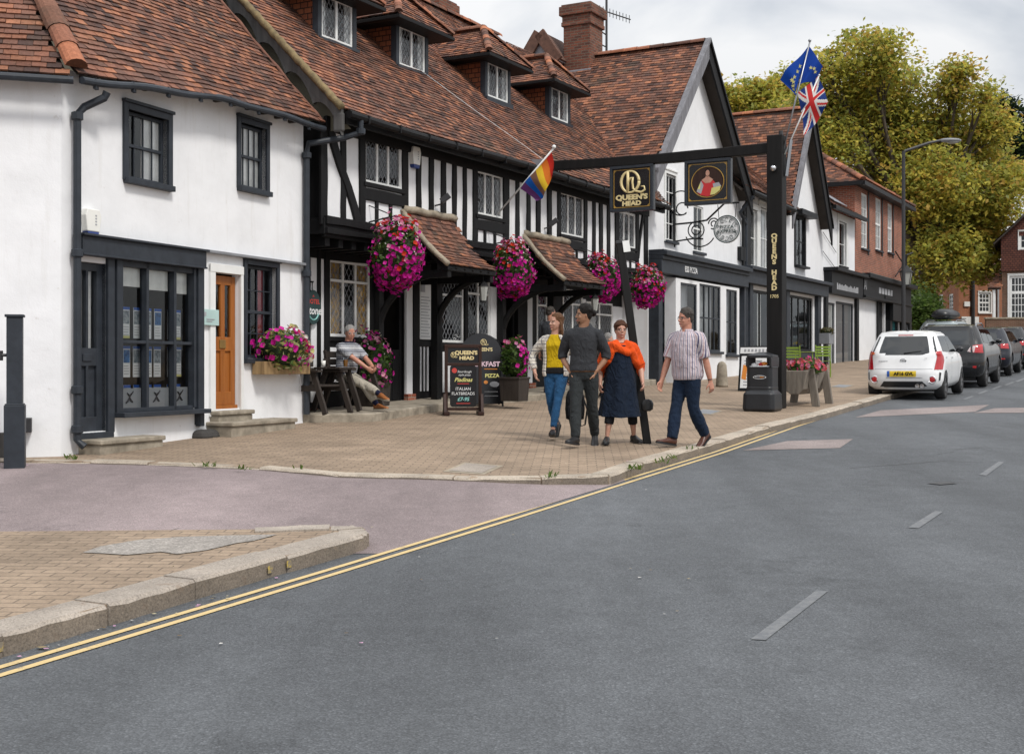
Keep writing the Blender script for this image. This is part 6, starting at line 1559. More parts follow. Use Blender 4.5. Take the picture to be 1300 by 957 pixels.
mb.build('menu_sheet',[M['paper'],M['text_grey'],M['text_orange']],fb,recalc=False)
# oval wall sign on the pub
s,z=FP.sz(398.5,390,.1); c=FP.P(s,.07,z); ovs=thing('oval_hanging_sign','dark green oval sign with red and white lettering beside the corner shop drainpipe','sign',c)
rt=uu.copy(); nf=nn.copy()
mb=MB(); P_=[c+rt*math.cos(t)*.205+up*math.sin(t)*.285 for t in [2*math.pi*k/28 for k in range(28)]]; mb.prism([p-nf*.02 for p in P_],nf*.04); bd=mb.build('oval_board',M['oval_green'],ovs,bevel=.004)
o=c+nf*.022; tl(bd,'HOTEL',.105,'text_red',o+up*.09,rt,up,sx=1.0,bold=.003); tl(bd,'Stone',.18,'text_white',o-up*.06,rt,up,shear=.2,bold=.004)
mb=MB(); mb.tube([o+rt*math.cos(R(a))*.15+up*(-.0+math.sin(R(a))*.21) for a in range(210,331,12)],.014,5); mb.build('flourish',M['text_teal'],bd); mb=MB(); mb.face([o+up*.17-rt*.03,o+up*.17+rt*.03,o+up*.205]); mb.build('peak',M['text_red'],bd,recalc=False)
mb=MB(); mb.tube([c+up*.285,c+up*.42],.008,5); mb.tube([c+up*.42+nf*.02,FP.P(s,-.0,z+.42)],.015,5); mb.build('bracket',M['iron'],ovs)
# ------------------------------------------------------------------ picnic companion bench on the terrace
b=V(-2.85,20.15,gz(20.15,.235)); bench=thing('companion_bench','dark weathered double garden bench with a table slab between seats, by the downpipe','bench',b)
D=M['dark_wood']
def seat_unit(o,bench):
    # o: ground point under the seat middle; nn is the way the sitter faces
    mb=MB(); 
    for k in range(3): q=o+nn*(-.17+.15*k)+up*.44; mb.bar(q-uu*.31,q+uu*.31,.13,.035,up=up)
    mb.build('seat',D,bench,bevel=.005)
    mb=MB()
    for k in range(4):
        q=o-nn*(.27+.035*k)+up*(.55+.12*k); wv=(.31,.33,.31,.22)[k]; mb.bar(q-uu*wv,q+uu*wv,.025,.105,up=up)
    for sx in (-.2,.2): mb.bar(o-nn*.25+uu*sx+up*.36,o-nn*.40+uu*sx+up*.98,.05,.04,up=uu)
    mb.build('backrest',D,bench,bevel=.005)
    for sx in (-1,1):
        q=o+uu*.33*sx
        mb=MB(); mb.bar(q+nn*.16+up*.66,q+nn*.40+up*0,.09,.05,up=uu); mb.build('leg',D,bench,bevel=.005)
        mb=MB(); mb.bar(q-nn*.10+up*.66,q-nn*.36+up*0,.09,.05,up=uu); mb.build('leg',D,bench,bevel=.005)
        mb=MB(); mb.bar(q-nn*.30+up*.67,q+nn*.30+up*.67,.12,.035,up=up); mb.bar(q-nn*.28+up*.40,q+nn*.28+up*.40,.035,.09,up=up); mb.build('armrest',D,bench,bevel=.005)
o1=V(-3.08,20.0,gz(20.0,.235)); o2=o1+uu*.9; o2.z=gz(o2.y,.235)
seat_unit(o1,bench); seat_unit(o2,bench)
mb=MB(); m=(o1+o2)/2
for k in range(4): q=m+nn*(-.2+.13*k)+up*.70; mb.bar(q-uu*.22,q+uu*.22,.12,.035,up=up)
mb.build('table_slab',D,bench,bevel=.005)
bg_=m+nn*.12+uu*.12+up*.722; gl_=thing('beer_glass','pint glass of amber beer on the bench table','glass',bg_)
mb=MB(); mb.lathe(bg_,[(.030,0),(.034,.005),(.042,.155)],16); mb.lathe(bg_+up*.006,[(.029,0),(.037,.11),(.001,.11)],16,1); mb.build('glass_body',[M['glass_clear'],M['beer']] if 'beer' in M else [M['glass_clear'],simple('beer',(.45,.20,.02),.2,.05,3,0,0)],gl_,smooth=False)
q=m-nn*.1-uu*.18+up*.722; cup=thing('paper_cup','small white cup on the bench table','cup',q); mb=MB(); mb.lathe(q,[(.03,0),(.04,.10),(.036,.10),(.028,.01)],14); mb.build('cup_body',M['white_plastic'],cup,smooth=True)
# green bistro furniture outside the gabled shop
GP_=M['green_paint']
def bistro_chair(o,fx,label):
    t=thing('bistro_chair',label,'chair',o,group='green bistro furniture'); f=fx.normalized(); r=V(f.y,-f.x,0)
    mb=MB()
    for k in range(5): q=o+f*(-.17+.085*k)+up*.46; mb.bar(q-r*.21,q+r*.21,.07,.012,up=up)
    mb.build('seat',GP_,t)
    mb=MB()
    for k in range(4): q=o-f*.20+up*(.62+.08*k); mb.bar(q-r*.20,q+r*.20,.012,.05,up=up)
    mb.build('backrest',GP_,t)
    for sx in (-1,1):
        mb=MB(); mb.tube([o+f*.2+r*.2*sx,o+f*.19+r*.2*sx+up*.46],.014,6); mb.build('leg',GP_,t)
        mb=MB(); mb.tube([o-f*.24+r*.2*sx,o-f*.19+r*.2*sx+up*.46,o-f*.22+r*.2*sx+up*.92],.014,6); mb.build('leg',GP_,t)
def bistro_table(o,label):
    t=thing('bistro_table',label,'table',o,group='green bistro furniture')
    mb=MB(); 
    for k in range(6): q=o+nn*(-.25+.1*k)+up*.73; mb.bar(q-uu*.32,q+uu*.32,.09,.015,up=up)
    mb.build('table_top',GP_,t)
    for a,c_ in ((-.26,-.28),(.26,-.28),(.26,.28),(-.26,.28)): mb=MB(); mb.tube([o+nn*a+uu*c_,o+nn*a*.9+uu*c_*.9+up*.72],.014,6); mb.build('leg',GP_,t)
q=gp(1024,480); bistro_table(q,'green slatted bistro table outside the gabled shop, beyond the timber trough')
bistro_chair(gp(1009,482),uu,'green slatted bistro chair on the near side of the bistro table'); bistro_chair(gp(1045,479),-uu+nn*.3,'green slatted bistro chair at the far end of the bistro table, beside the shop door')
# grey planter below the low house window
s=FZ.s(1038); z=FZ.z(1038,436,.3); q=FZ.P(s,.3,z); gt=thing('grey_wall_planter','small grey wall planter of dry heather left of the low house shopfront','planter',q)
mb=MB(); FZ.box(mb,s-.3,s+.3,.05,.5,z,z+.38); mb.build('trough',M['lead'],gt,bevel=.01); blob_flowers(gt,q+up*.45,.28,.3,.16,0,260,lambda d,rg:None,141,.03,None,.05,greens=[(.16,.13,.07),(.11,.11,.04)])
# stone bollard by the restaurant
q=gp(916.5,491); sbp=thing('stone_bollard','short weathered stone bollard in front of the restaurant bay','bollard',q); mb=MB(); mb.lathe(q,[(.15,0),(.15,.05),(.125,.4),(.115,.52),(.08,.59),(.02,.62)],12); mb.build('stone',M['stone'],sbp,smooth=True)
# street lamp
b=gp(1147,452); b=at(1147,449,41.0); b.z=gz(41,.1); la=thing('street_lamp','tall dark street lamp with one long arm reaching over the road','street lamp',b)
tz=CZ+(HY-192)/F*41
mb=MB(); mb.tube([b,b+up*1.3],.10,10); mb.tube([b+up*1.3,V(b.x,b.y,tz)],[.07,.055],10); mb.build('column',M['iron'],la)
e=at(1216,178,41.0); a0=V(b.x,b.y,tz-.15); mb=MB(); mb.tube([a0,V(b.x,b.y,tz)+V(.05,0,0),at(1180,181.5,41)],.045,8); mb.tube([at(1179,181.7,41),at(1195,178.3,41)],.04,8); mb.build('arm',M['iron'],la)
mb=MB(); p0=at(1194,178.4,41); p1=at(1220,178.6,41); rings=[]
for f,w,h in ((0,.05,.04),(.15,.14,.06),(.5,.18,.075),(.85,.15,.06),(1,.04,.03)):
    c=p0.lerp(p1,f); rings.append([c+V(0,math.cos(t)*w,math.sin(t)*h) for t in [2*math.pi*k/10 for k in range(10)]])
mb.loft(rings); hd_=mb.build('lamp_head',M['lead'],la,smooth=True)
mb=MB(); c=p0.lerp(p1,.6)-V(0,0,.05); mb.ball(c,.20,.13,.06); mb.build('lens',M['glass_lamp'],hd_,smooth=True)
# ------------------------------------------------------------------ far houses, wall and trees
def ptY(px,Y): return ((px-CX)/F*Y,Y)
fa_=thing('far_brick_house','orange brick house with white sash windows, partly hidden under the big tree','building',at(1235,440,90))
a=ptY(1217,90); b=ptY(1276,91); FA=Fr(a,(b[0]-a[0],b[1]-a[1])); c=ptY(1187,97); FAs=Fr(c,(a[0]-c[0],a[1]-c[1]))
L1=(Vector(b)-Vector(a)).length; Ls=(Vector(a)-Vector(c)).length
za=FA.z(1245,347)
h1=wp(FA,1242.5,1257.5,371.5,397); h2=wp(FAs,1204.5,1210,373,397); h3=wp(FAs,1192,1197,374,392)
mb=MB(); wall(mb,FA,0,L1,1.5,za,[h1],0,.2); wall(mb,FAs,0,Ls,1.5,za,[h2,h3],0,.2); mb.build('brick_wall',M['brick_far'],fa_,uv=True,recalc=False)
mb=MB(); room(mb,FA,h1,-.2,1); room(mb,FAs,h2,-.2,1); room(mb,FAs,h3,-.2,1); mb.split('room_interior',M['dark_room'],fa_,recalc=False)
window(fa_,FA,*h1,wm,lights=3,rows=4,d=-.05,fw=.12,bw=.05,rails=(.5,),surround=.08,sill=.12,sillm=wm); window(fa_,FAs,*h2,wm,lights=2,rows=4,d=-.05,fw=.12,bw=.05,sill=.1,sillm=wm); window(fa_,FAs,*h3,wm,lights=2,rows=3,d=-.05,fw=.12,bw=.05)
A0=FA.P(-.3,.35,za); A1=FA.P(L1,.35,za); B0=FAs.P(-.3,.35,za)
roof(fa_,[A0,A1,FA.P(L1,-5,za+4.6),FA.P(1.6,-5,za+4.6)],81,gauge=.16,tw=.26,sag=.02); roof(fa_,[B0,FAs.P(Ls+.3,.35,za),FA.P(1.6,-5,za+4.6),FAs.P(1,-5,za+4.6)],82,gauge=.16,tw=.26,sag=.02)
mb=MB(); mb.tube([FA.P(1.1,.12,za),FA.P(1.1,.12,1.8)],.14,8); mb.tube([FA.P(L1*.82,.12,za-.4),FA.P(L1*.82,.12,1.8)],.09,8,1); FA.box(mb,-.3,L1,.3,.45,za-.12,za+.02); mb.build('downpipe',[M['iron'],M['text_grey']],fa_)
mb=MB(); FA.box(mb,-1.2+1.6,-.75+1.6,0,.12,FA.z(1225,389)+.0,FA.z(1225,383)); FA.box(mb,.2,1.6,.02,.1,FA.z(1225,412),FA.z(1225,402)); mb.split('wall_sign',[M['white_paint']],fa_)
fb_=thing('far_tile_hung_house','brown brick house with dark tile hung upper storey at the right edge','building',at(1300,440,76))
a=ptY(1272,76); FBh=Fr(a,(1,-.42)); zt2=FBh.z(1290,344); ztop=FBh.z(1290,300)
g1=wp(FBh,1281.5,1312,350,407); g2=wp(FBh,1293.5,1318,294,317)
mb=MB(); wall(mb,FBh,0,9,1.2,zt2,[g1],0,.2); mb.face([FBh.P(0,0,1.2),FBh.P(0,-9,1.2),FBh.P(0,-9,zt2),FBh.P(0,0,zt2)]); mb.build('brick_wall',M['brick_brown'],fb_,uv=True,recalc=False)
mb=MB(); wall(mb,FBh,-.05,9,zt2,ztop,[g2],.14,.2); mb.face([FBh.P(-.05,.14,zt2),FBh.P(-.05,-9,zt2),FBh.P(-.05,-9,ztop),FBh.P(-.05,.14,ztop)]); mb.face([FBh.P(-.05,.14,ztop),FBh.P(9,.14,ztop),FBh.P(4.5,.14,ztop+4.2)]); mb.face([FBh.P(-.05,.14,zt2),FBh.P(9,.14,zt2),FBh.P(9,0,zt2),FBh.P(-.05,0,zt2)]); mb.build('hung_tiles',M['tile_hung_dark'],fb_,uv=True,recalc=False)
mb=MB(); room(mb,FBh,g1,-.2,1); room(mb,FBh,g2,-.06,1); mb.split('room_interior',M['room_grey'],fb_,recalc=False)
window(fb_,FBh,*g1,wm,lights=6,rows=6,d=-.05,fw=.14,bw=.04,rails=(.62,),surround=.1,sill=.15,sillm=wm); window(fb_,FBh.off(.14),*g2,wm,lights=4,rows=2,d=-.02,fw=.14,bw=.04,surround=.05)
roof(fb_,[FBh.P(-.5,-10,ztop-.4),FBh.P(-.5,.5,ztop-.4),FBh.P(4.5,.5,ztop+4.4),FBh.P(4.5,-10,ztop+4.4)],83,gauge=.16,tw=.25,sag=.02); roof(fb_,[FBh.P(9.5,.5,ztop-.4),FBh.P(9.5,-10,ztop-.4),FBh.P(4.5,-10,ztop+4.4),FBh.P(4.5,.5,ztop+4.4)],84,gauge=.16,tw=.25,sag=.02)
mb=MB(); q=[FBh.P(-.8,.3,FBh.z(1262,366)),FBh.P(-.05,.3,FBh.z(1262,366)),FBh.P(-.05,-1.0,FBh.z(1262,366)+1.0),FBh.P(-.3,-1.0,FBh.z(1262,366)+1.0)]; roof(fb_,q,85,gauge=.16,tw=.25,name='porch_roof'); mb.tube([FBh.P(-.45,.1,FBh.z(1262,366)),FBh.P(-.45,.1,1.5)],.10,8); mb.build('porch_post',M['white_paint'],fb_)
a=ptY(1252,73); FW2=Fr(a,(1,-.1)); bw2=thing('garden_wall','low brown brick garden wall below the far tile hung house','wall',FW2.P(3,0,2.2)); mb=MB(); FW2.box(mb,0,9,-.3,0,1.5,FW2.z(1280,405)); mb.build('brick_wall',M['brick_brown'],bw2,uv=True); mb=MB(); FW2.box(mb,-.05,9,-.35,.05,FW2.z(1280,405),FW2.z(1280,405)+.1); mb.build('coping',M['stone'],bw2,bevel=.02)
# low white bay wall beyond the brick house
# trees ------------------------------------------------------------
LEAF_Y=[(.52,.47,.085),(.43,.42,.08),(.62,.52,.10),(.33,.35,.075),(.50,.34,.08),(.47,.45,.09),(.27,.31,.07)]
LEAF_G=[(.07,.12,.028),(.09,.15,.03),(.055,.095,.025),(.12,.17,.045)]
LEAF_D=[(.018,.035,.014),(.025,.045,.016),(.014,.028,.012)]
def tree(name,label,cat,base,lobes,nl,ls,pal,seed,trunk=(.5,5),limbs=True,droop=.5,clump=(.55,26)):
    rg=random.Random(seed); t=thing(name,label,cat,base,group='trees beyond the houses')
    tb_=MB(); th=trunk[1]; top=base+V(0,0,th)
    if limbs:
        tb_.tube([base-V(0,0,.2),base+V(.05,0,th*.35),base+V(-.05,.1,th*.7),top],[trunk[0]*1.3,trunk[0],trunk[0]*.9,trunk[0]*.8],10)
        for (c,r) in lobes:
            s=base+V(0,0,th*rg.uniform(.6,1.0)); e=c+V(rg.uniform(-.3,.3),rg.uniform(-.3,.3),r.z*.25); m=s.lerp(e,.5)+V(rg.uniform(-.6,.6),rg.uniform(-.6,.6),rg.uniform(0,.9))
            tb_.tube([s,s.lerp(m,.5)+V(0,0,.2),m,m.lerp(e,.6),e],[trunk[0]*.5,trunk[0]*.36,trunk[0]*.25,trunk[0]*.14,trunk[0]*.06],7)
            for k in range(7):
                d=V(rg.gauss(0,1),rg.gauss(0,1),rg.gauss(.2,.8)).normalized(); q=m.lerp(e,rg.uniform(.2,1)); f=c+V(d.x*r.x,d.y*r.y,d.z*r.z)*.95
                mm=q.lerp(f,.5)+V(rg.uniform(-.3,.3),rg.uniform(-.3,.3),rg.uniform(0,.4)); tb_.tube([q,mm,f],[trunk[0]*.13,trunk[0]*.08,trunk[0]*.03],5)
        tb_.build('trunk',M['trunk'],t,smooth=True)
    lb=MB(); vol=[r.x*r.z for c,r in lobes]; tot=sum(vol)
    for (c,r),v in zip(lobes,vol):
        ncl=max(4,int(nl*v/tot/clump[1]))
        for i in range(ncl):
            d=V(rg.gauss(0,1),rg.gauss(0,1),rg.gauss(0,1)).normalized(); k=rg.uniform(.0,1)**.45*rg.choice((1,1,1,1.12,1.25))
            k*=1+.20*noise.noise(d*2+V(seed,0,0))+.15*noise.noise(d*4.5+V(0,seed,1))
            cc=c+V(d.x*r.x,d.y*r.y,d.z*r.z)*k
            tone=rg.choice(pal); cs=clump[0]*rg.uniform(.6,1.3); hue=rg.uniform(.8,1.15)
            for j in range(clump[1]):
                o=V(rg.gauss(0,1),rg.gauss(0,1),rg.gauss(0,.55))*cs*.5; p=cc+o-V(0,0,droop*cs*.35*(o.length/cs)**2)
                a=V(rg.gauss(0,1),rg.gauss(0,1),rg.gauss(-.35*droop,.45)).normalized(); n_=V(rg.gauss(0,.45),rg.gauss(0,.45),1).normalized(); b_=n_.cross(a).normalized(); s=ls*rg.uniform(.6,1.35)
                w_=s*.34; cl=tone if rg.random()<.7 else rg.choice(pal); m_=rg.uniform(.8,1.2)*hue
                lb.face([p-a*s*.5,p+b_*w_,p+a*s*.5-V(0,0,s*.15*droop),p-b_*w_],0,(cl[0]*m_,cl[1]*m_,cl[2]*m_))
    c_=lb.build('crown',M['leaf'],t,recalc=False)
    return t
def lobesYZ(Y,L,dy=1.0):
    out=[]
    for i,(px,py,rx,rz) in enumerate(L):
        yy=Y+((i*37)%7-3)*dy; c=at(px,py,yy); sc=yy/F
        out.append((c,V(rx*sc,min(rx,rz)*sc*1.1,rz*sc)))
    return out
YT=82
base=at(1178,444,YT); base.z=gz(YT,-.1)
Lb=[(1108,72,38,34),(1068,118,48,40),(1128,120,50,44),(1100,165,66,44),(1050,175,46,40),(1160,182,50,42),(1130,228,50,46),(1186,232,52,48),(1210,108,30,30),(1205,160,40,34),(1236,208,42,42),(1262,250,34,38),(1225,268,50,44),(1178,292,46,44),(1205,322,48,36),(1250,318,34,34),(1150,270,30,44),(1165,338,26,34),(1170,366,16,22),(1228,334,30,16),(1010,160,30,32),(1040,90,24,22),(1276,222,20,26),(1085,50,16,12),(1112,46,13,11),(1218,86,16,16),(1256,160,26,30),(1282,225,18,24),(1250,120,18,18),(1040,130,30,26),(1060,70,16,14),(1020,128,20,20)]
tree('chestnut_tree','huge chestnut tree turning yellow green, rising behind the brick house and over the far road','tree',base,lobesYZ(YT,Lb,1.1),88000,.30,LEAF_Y,7,trunk=(.55,7.5),droop=.9,clump=(1.0,20))
base=at(985,440,98); base.z=gz(98,-.1)
tree('roadside_tree','yellow green tree top showing low over the roofs left of the flags','tree',base,lobesYZ(98,[(925,128,22,24),(960,118,24,20),(985,125,26,26),(940,150,32,20),(975,150,34,24),(900,142,14,16),(1000,105,18,20)],.8),14000,.36,LEAF_Y,9,trunk=(.35,9),droop=.7,clump=(.9,18))
base=at(1262,440,118); base.z=gz(118,-.1)
tree('dark_conifer','dark green conifer top standing behind the chestnut at the right','tree',base,lobesYZ(118,[(1272,132,14,14),(1285,160,22,28),(1262,150,16,18),(1292,210,24,32),(1280,190,20,24)],.8),9000,.42,LEAF_D,11,trunk=(.4,14),droop=.4,clump=(1.0,20))
base=at(1172,440,72); base.z=gz(72,-.1)
tree('garden_shrub','dense green shrub behind the parked cars below the chestnut','shrub',base,lobesYZ(72,[(1168,400,20,22),(1178,388,14,20),(1176,420,22,20),(1160,380,12,18)],.6),9000,.22,LEAF_G,13,trunk=(.1,1.5),droop=.4,clump=(.6,20))
# ------------------------------------------------------------------ cars
def lerp_levels(lv,z):
    if z<=lv[0][0]: return lv[0][1:]
    for a,b in zip(lv,lv[1:]):
        if z<=b[0]:
            f=(z-a[0])/(b[0]-a[0]); return tuple(x+(y-x)*f for x,y in zip(a[1:],b[1:]))
    return lv[-1][1:]
def car(name,label,loc,rotz,pitch,sp,group='cars parked along the kerb'):
    t=thing(name,label,'car',loc,0,group); t.rotation_euler=(0,0,0)
    t.matrix_world=Matrix.Translation(loc)@Matrix.Rotation(rotz,4,'Z')@Matrix.Rotation(-pitch,4,'Y')
    t.rotation_mode='XYZ'; e=(Matrix.Rotation(rotz,4,'Z')@Matrix.Rotation(-pitch,4,'Y')).to_euler(); t.rotation_euler=e; t.location=loc
    lv=sp['lv']; paint=M[sp['paint']]
    def outline(z,n=5,m=9):
        xr,xf,hw,rc=lerp_levels(lv,z); P_=[]
        rcf=min(rc*1.5,hw*.8,(xf-xr)*.45); rc=min(rc,hw*.95,(xf-xr)*.45)
        for k in range(m+1): y=-(hw-rc)+2*(hw-rc)*k/m; P_.append((xr+.03*(y/hw)**2-.0,y))
        P_=[]
        ys=[-(hw-rc)+2*(hw-rc)*k/m for k in range(m+1)]
        for y in ys: P_.append((xr+.035*(abs(y)/hw)**2,-y))          # rear face from left to right
        for k in range(1,n): a=R(90*k/n); P_.append((xr+.035+rc*(1-math.cos(a)),-(hw-rc)-rc*math.sin(a)))
        for k in range(14): P_.append((xr+rc+(xf-rcf-xr-rc)*k/13,-hw))
        for k in range(1,n): a=R(90*k/n); P_.append((xf-rcf+rcf*math.sin(a),-(hw-rcf)-rcf*math.cos(a)))
        for k in range(m+1): y=-(hw-rcf)+2*(hw-rcf)*k/m; P_.append((xf,y))
        for k in range(1,n): a=R(90*k/n); P_.append((xf-rcf+rcf*math.cos(a),(hw-rcf)+rcf*math.sin(a)))
        for k in range(14): P_.append((xf-rcf+(xr+rc-xf+rcf)*k/13,hw))
        for k in range(1,n): a=R(90*k/n); P_.append((xr+.035+rc*(1-math.sin(a)),(hw-rc)+rc*math.cos(a)))
        return [V(x,y,z) for x,y in P_]
    zs=[]; 
    for a,b in zip(lv,lv[1:]):
        k=max(1,int((b[0]-a[0])/.05)); zs+= [a[0]+(b[0]-a[0])*j/k for j in range(k)]
    zs.append(lv[-1][0])
    mb=MB(); mb.loft([outline(z) for z in zs],True,True)
    body=mb.build('body',paint,t,smooth=True,world=False)
    wr=sp['wr']; wxs=(sp['ra'],sp['ra']+sp['wb']); tw=sp['track']
    # wheel arches are cut out of the shell
    cb=MB()
    for wx in wxs:
        for sy in (-1,1): cb.lathe(V(wx,sy*(tw-.28),wr+.02),[(wr*1.15,-.0),(wr*1.15,.6)],28,axis=V(0,sy,0))
    cut=cb.build('arch_cut',M['plastic_black'],None,world=False)
    body.modifiers.new('b','BOOLEAN').object=cut; body.modifiers['b'].operation='DIFFERENCE'; body.modifiers['b'].solver='EXACT'
    # evaluate in place (the cutter shares the body's local space)
    body.parent=None; body.matrix_world=Matrix.Identity(4); bpy.context.view_layer.update()
    me=evalmesh(body); body.modifiers.clear(); body.data=me; bpy.data.objects.remove(cut); body.parent=t
    for p in me.polygons: p.use_smooth=True
    try: me.set_sharp_from_angle(angle=R(38))
    except Exception: pass
    def rear_x(y,z):
        xr,xf,hw,rc=lerp_levels(lv,z); rc=min(rc,hw*.95); a=abs(y)
        if a<=hw-rc: return xr+.035*(a/hw)**2
        d=min(a-(hw-rc),rc*.999); return xr+.035+rc-math.sqrt(max(0,rc*rc-d*d))
    def side_y(x,z): 
        xr,xf,hw,rc=lerp_levels(lv,z); rc=min(rc,hw*.95)
        if x<xr+rc:
            d=min(xr+rc+.0-x,rc*.999); return hw-rc+math.sqrt(max(0,rc*rc-d*d))
        return hw
    def rp(nm,corn,mat,par=body,out=.006,n=8,smooth=True):
        """a panel that follows the rear of the shell: corners (y,z) bl, br, tr, tl"""
        mb=MB(); g=[]
        for i in range(n+1):
            r=[]
            for j in range(n+1):
                u,v=j/n,i/n; y=(corn[0][0]*(1-u)+corn[1][0]*u)*(1-v)+(corn[3][0]*(1-u)+corn[2][0]*u)*v; z=(corn[0][1]*(1-u)+corn[1][1]*u)*(1-v)+(corn[3][1]*(1-u)+corn[2][1]*u)*v
                hw=lerp_levels(lv,z)[2]; yy=max(-hw*.998,min(hw*.998,y)); x=rear_x(yy,z)
                r.append(V(x-out,yy+(out if yy>0 else -out)*(abs(yy)/hw)**4,z))
            g.append(r)
        for i in range(n):
            for j in range(n): mb.face([g[i][j],g[i][j+1],g[i+1][j+1],g[i+1][j]])
        return mb.build(nm,M[mat],par,smooth=smooth,world=False,merge=True,recalc=False)
    def sp_(nm,corn,mat,sy,par=body,out=.006,n=8):
        mb=MB(); g=[]
        for i in range(n+1):
            r=[]
            for j in range(n+1):
                u,v=j/n,i/n; x=(corn[0][0]*(1-u)+corn[1][0]*u)*(1-v)+(corn[3][0]*(1-u)+corn[2][0]*u)*v; z=(corn[0][1]*(1-u)+corn[1][1]*u)*(1-v)+(corn[3][1]*(1-u)+corn[2][1]*u)*v
                r.append(V(x,sy*(side_y(x,z)+out),z))
            g.append(r)
        for i in range(n):
            for j in range(n): mb.face([g[i][j],g[i][j+1],g[i+1][j+1],g[i+1][j]])
        return mb.build(nm,M[mat],par,smooth=True,world=False,merge=True,recalc=False)
    for nm,c_,m_ in sp['rear']:
        o=rp(nm,c_,m_,par=t if nm in('rear_window','tail_lamp','number_plate','bumper_insert') else body)
        if nm=='number_plate' and 'plate' in sp:
            y0=c_[0][0]; zc=(c_[0][1]+c_[3][1])/2; x=rear_x(0,zc)-.016
            text('plate_lettering',sp['plate'],.098,M['sign_black'],o,V(x,-.02,zc),V(0,-1,0),V(0,0,1),extrude=.001,bold=.004,sx=.98,world=False)
    for sy in (-1,1):
        for nm,c_,m_ in sp['side']: sp_(nm,c_,m_,sy,par=t if nm=='side_window' else body)
    for wx in wxs:
        for sy in (-1,1):
            c=V(wx,sy*(tw-.11),wr); ax=V(0,sy,0); mb=MB()
            mb.lathe(c,[(wr*.62,-.10),(wr*.93,-.105),(wr,-.075),(wr,.075),(wr*.94,.105),(wr*.66,.11),(wr*.64,.09)],28,axis=ax); w_=mb.build('wheel',M['tyre'],t,smooth=True,world=False)
            mb=MB(); mb.lathe(c,[(wr*.2,.04),(wr*.62,.04)],24,mat=1,axis=ax); mb.lathe(c,[(wr*.66,.05),(wr*.66,.10),(wr*.60,.10),(wr*.60,.05)],28,axis=ax); mb.lathe(c,[(wr*.17,.03),(wr*.17,.09),(wr*.05,.10)],14,axis=ax)
            for k in range(5):
                th=2*math.pi*k/5+.3; d=V(math.cos(th),0,math.sin(th)); mb.bar(c+ax*.085+d*wr*.12,c+ax*.085+d*wr*.62,.06,.03,up=ax)
            mb.build('rim',[M['rim_silver'],M['plastic_black']],w_,world=False)
    mb=MB(); mb.box(lv[0][1]+.25,lv[0][2]-.25,-lv[0][3]+.12,lv[0][3]-.12,.17,lv[0][0]+.05); mb.build('underbody',M['plastic_black'],t,world=False)
    # door mirrors
    for sy in (-1,1):
        x,z=sp['mirror']; y=side_y(x,z); mb=MB(); mb.ball(V(x,sy*(y+.10),z+.02),.055,.085,.062,10,7); mb.bar(V(x+.02,sy*(y-.02),z-.03),V(x+.02,sy*(y+.08),z-.01),.05,.03); mb.build('mirror',M[sp.get('mirror_mat',sp['paint'])],t,smooth=True,world=False)
    for nm,fn,m_ in sp.get('extra',[]):
        mb=MB(); fn(mb,rear_x,side_y); mb.build(nm,M[m_],t,world=False,smooth=nm in('roof_box','rear_fog'))
    return t
HATCH=[(.22,.16,3.42,.68,.20),(.30,.06,3.52,.765,.26),(.42,.01,3.58,.795,.28),(.58,.0,3.58,.80,.33),(.72,.05,3.54,.80,.34),(.84,.085,3.42,.792,.33),(.93,.11,3.2,.778,.31),(.985,.14,2.72,.757,.22),(1.12,.23,2.45,.71,.17),(1.28,.34,2.12,.645,.15),(1.39,.41,1.92,.595,.15),(1.44,.42,1.76,.55,.17),(1.47,.55,1.58,.42,.22),(1.483,.85,1.3,.22,.15)]
def hatch_extra_w(mb,rx,sy):
    mb.bar(V(rx(.0,1.0)-.02,0,1.0),V(rx(-.33,1.06)-.015,-.36,1.04),.02,.02)
def exhaust(mb,rx,sy):
    for y in (-.30,-.40): mb.lathe(V(.03,y,.305),[(.045,-.04),(.045,.05),(.033,.05),(.033,-.02)],12,axis=V(-1,0,0))
def disc_pair(r,z,y,o):
    def f(mb,rx,sy):
        for s in (-1,1):
            mb.lathe(V(rx(s*y,z)-.004,s*y,z),[(r,0),(r,.012),(r*.6,.018)],18,axis=V(-1,0,0))
    return f
def badge(mb,rx,sy):
    x=rx(0,.845)-.008; mb.tube([V(x,math.cos(2*math.pi*k/16)*.062,.845+math.sin(2*math.pi*k/16)*.036) for k in range(17)],.007,5); mb.bar(V(x,-.05,.845),V(x,.05,.845),.006,.012)
def badge2(mb,rx,sy):
    x=rx(.45,.83)-.006
    for k in range(5): mb.bar(V(x,.52-.04*k,.83),V(x,.49-.04*k,.83),.004,.018)
    for k in range(2): mb.bar(V(x,-.46-.03*k,.89),V(x,-.44-.03*k,.89),.004,.014)
def antenna(mb,rx,sy): mb.tube([V(.62,0,1.465),V(.52,0,1.60)],[.012,.006],6); mb.ball(V(.63,0,1.47),.03)
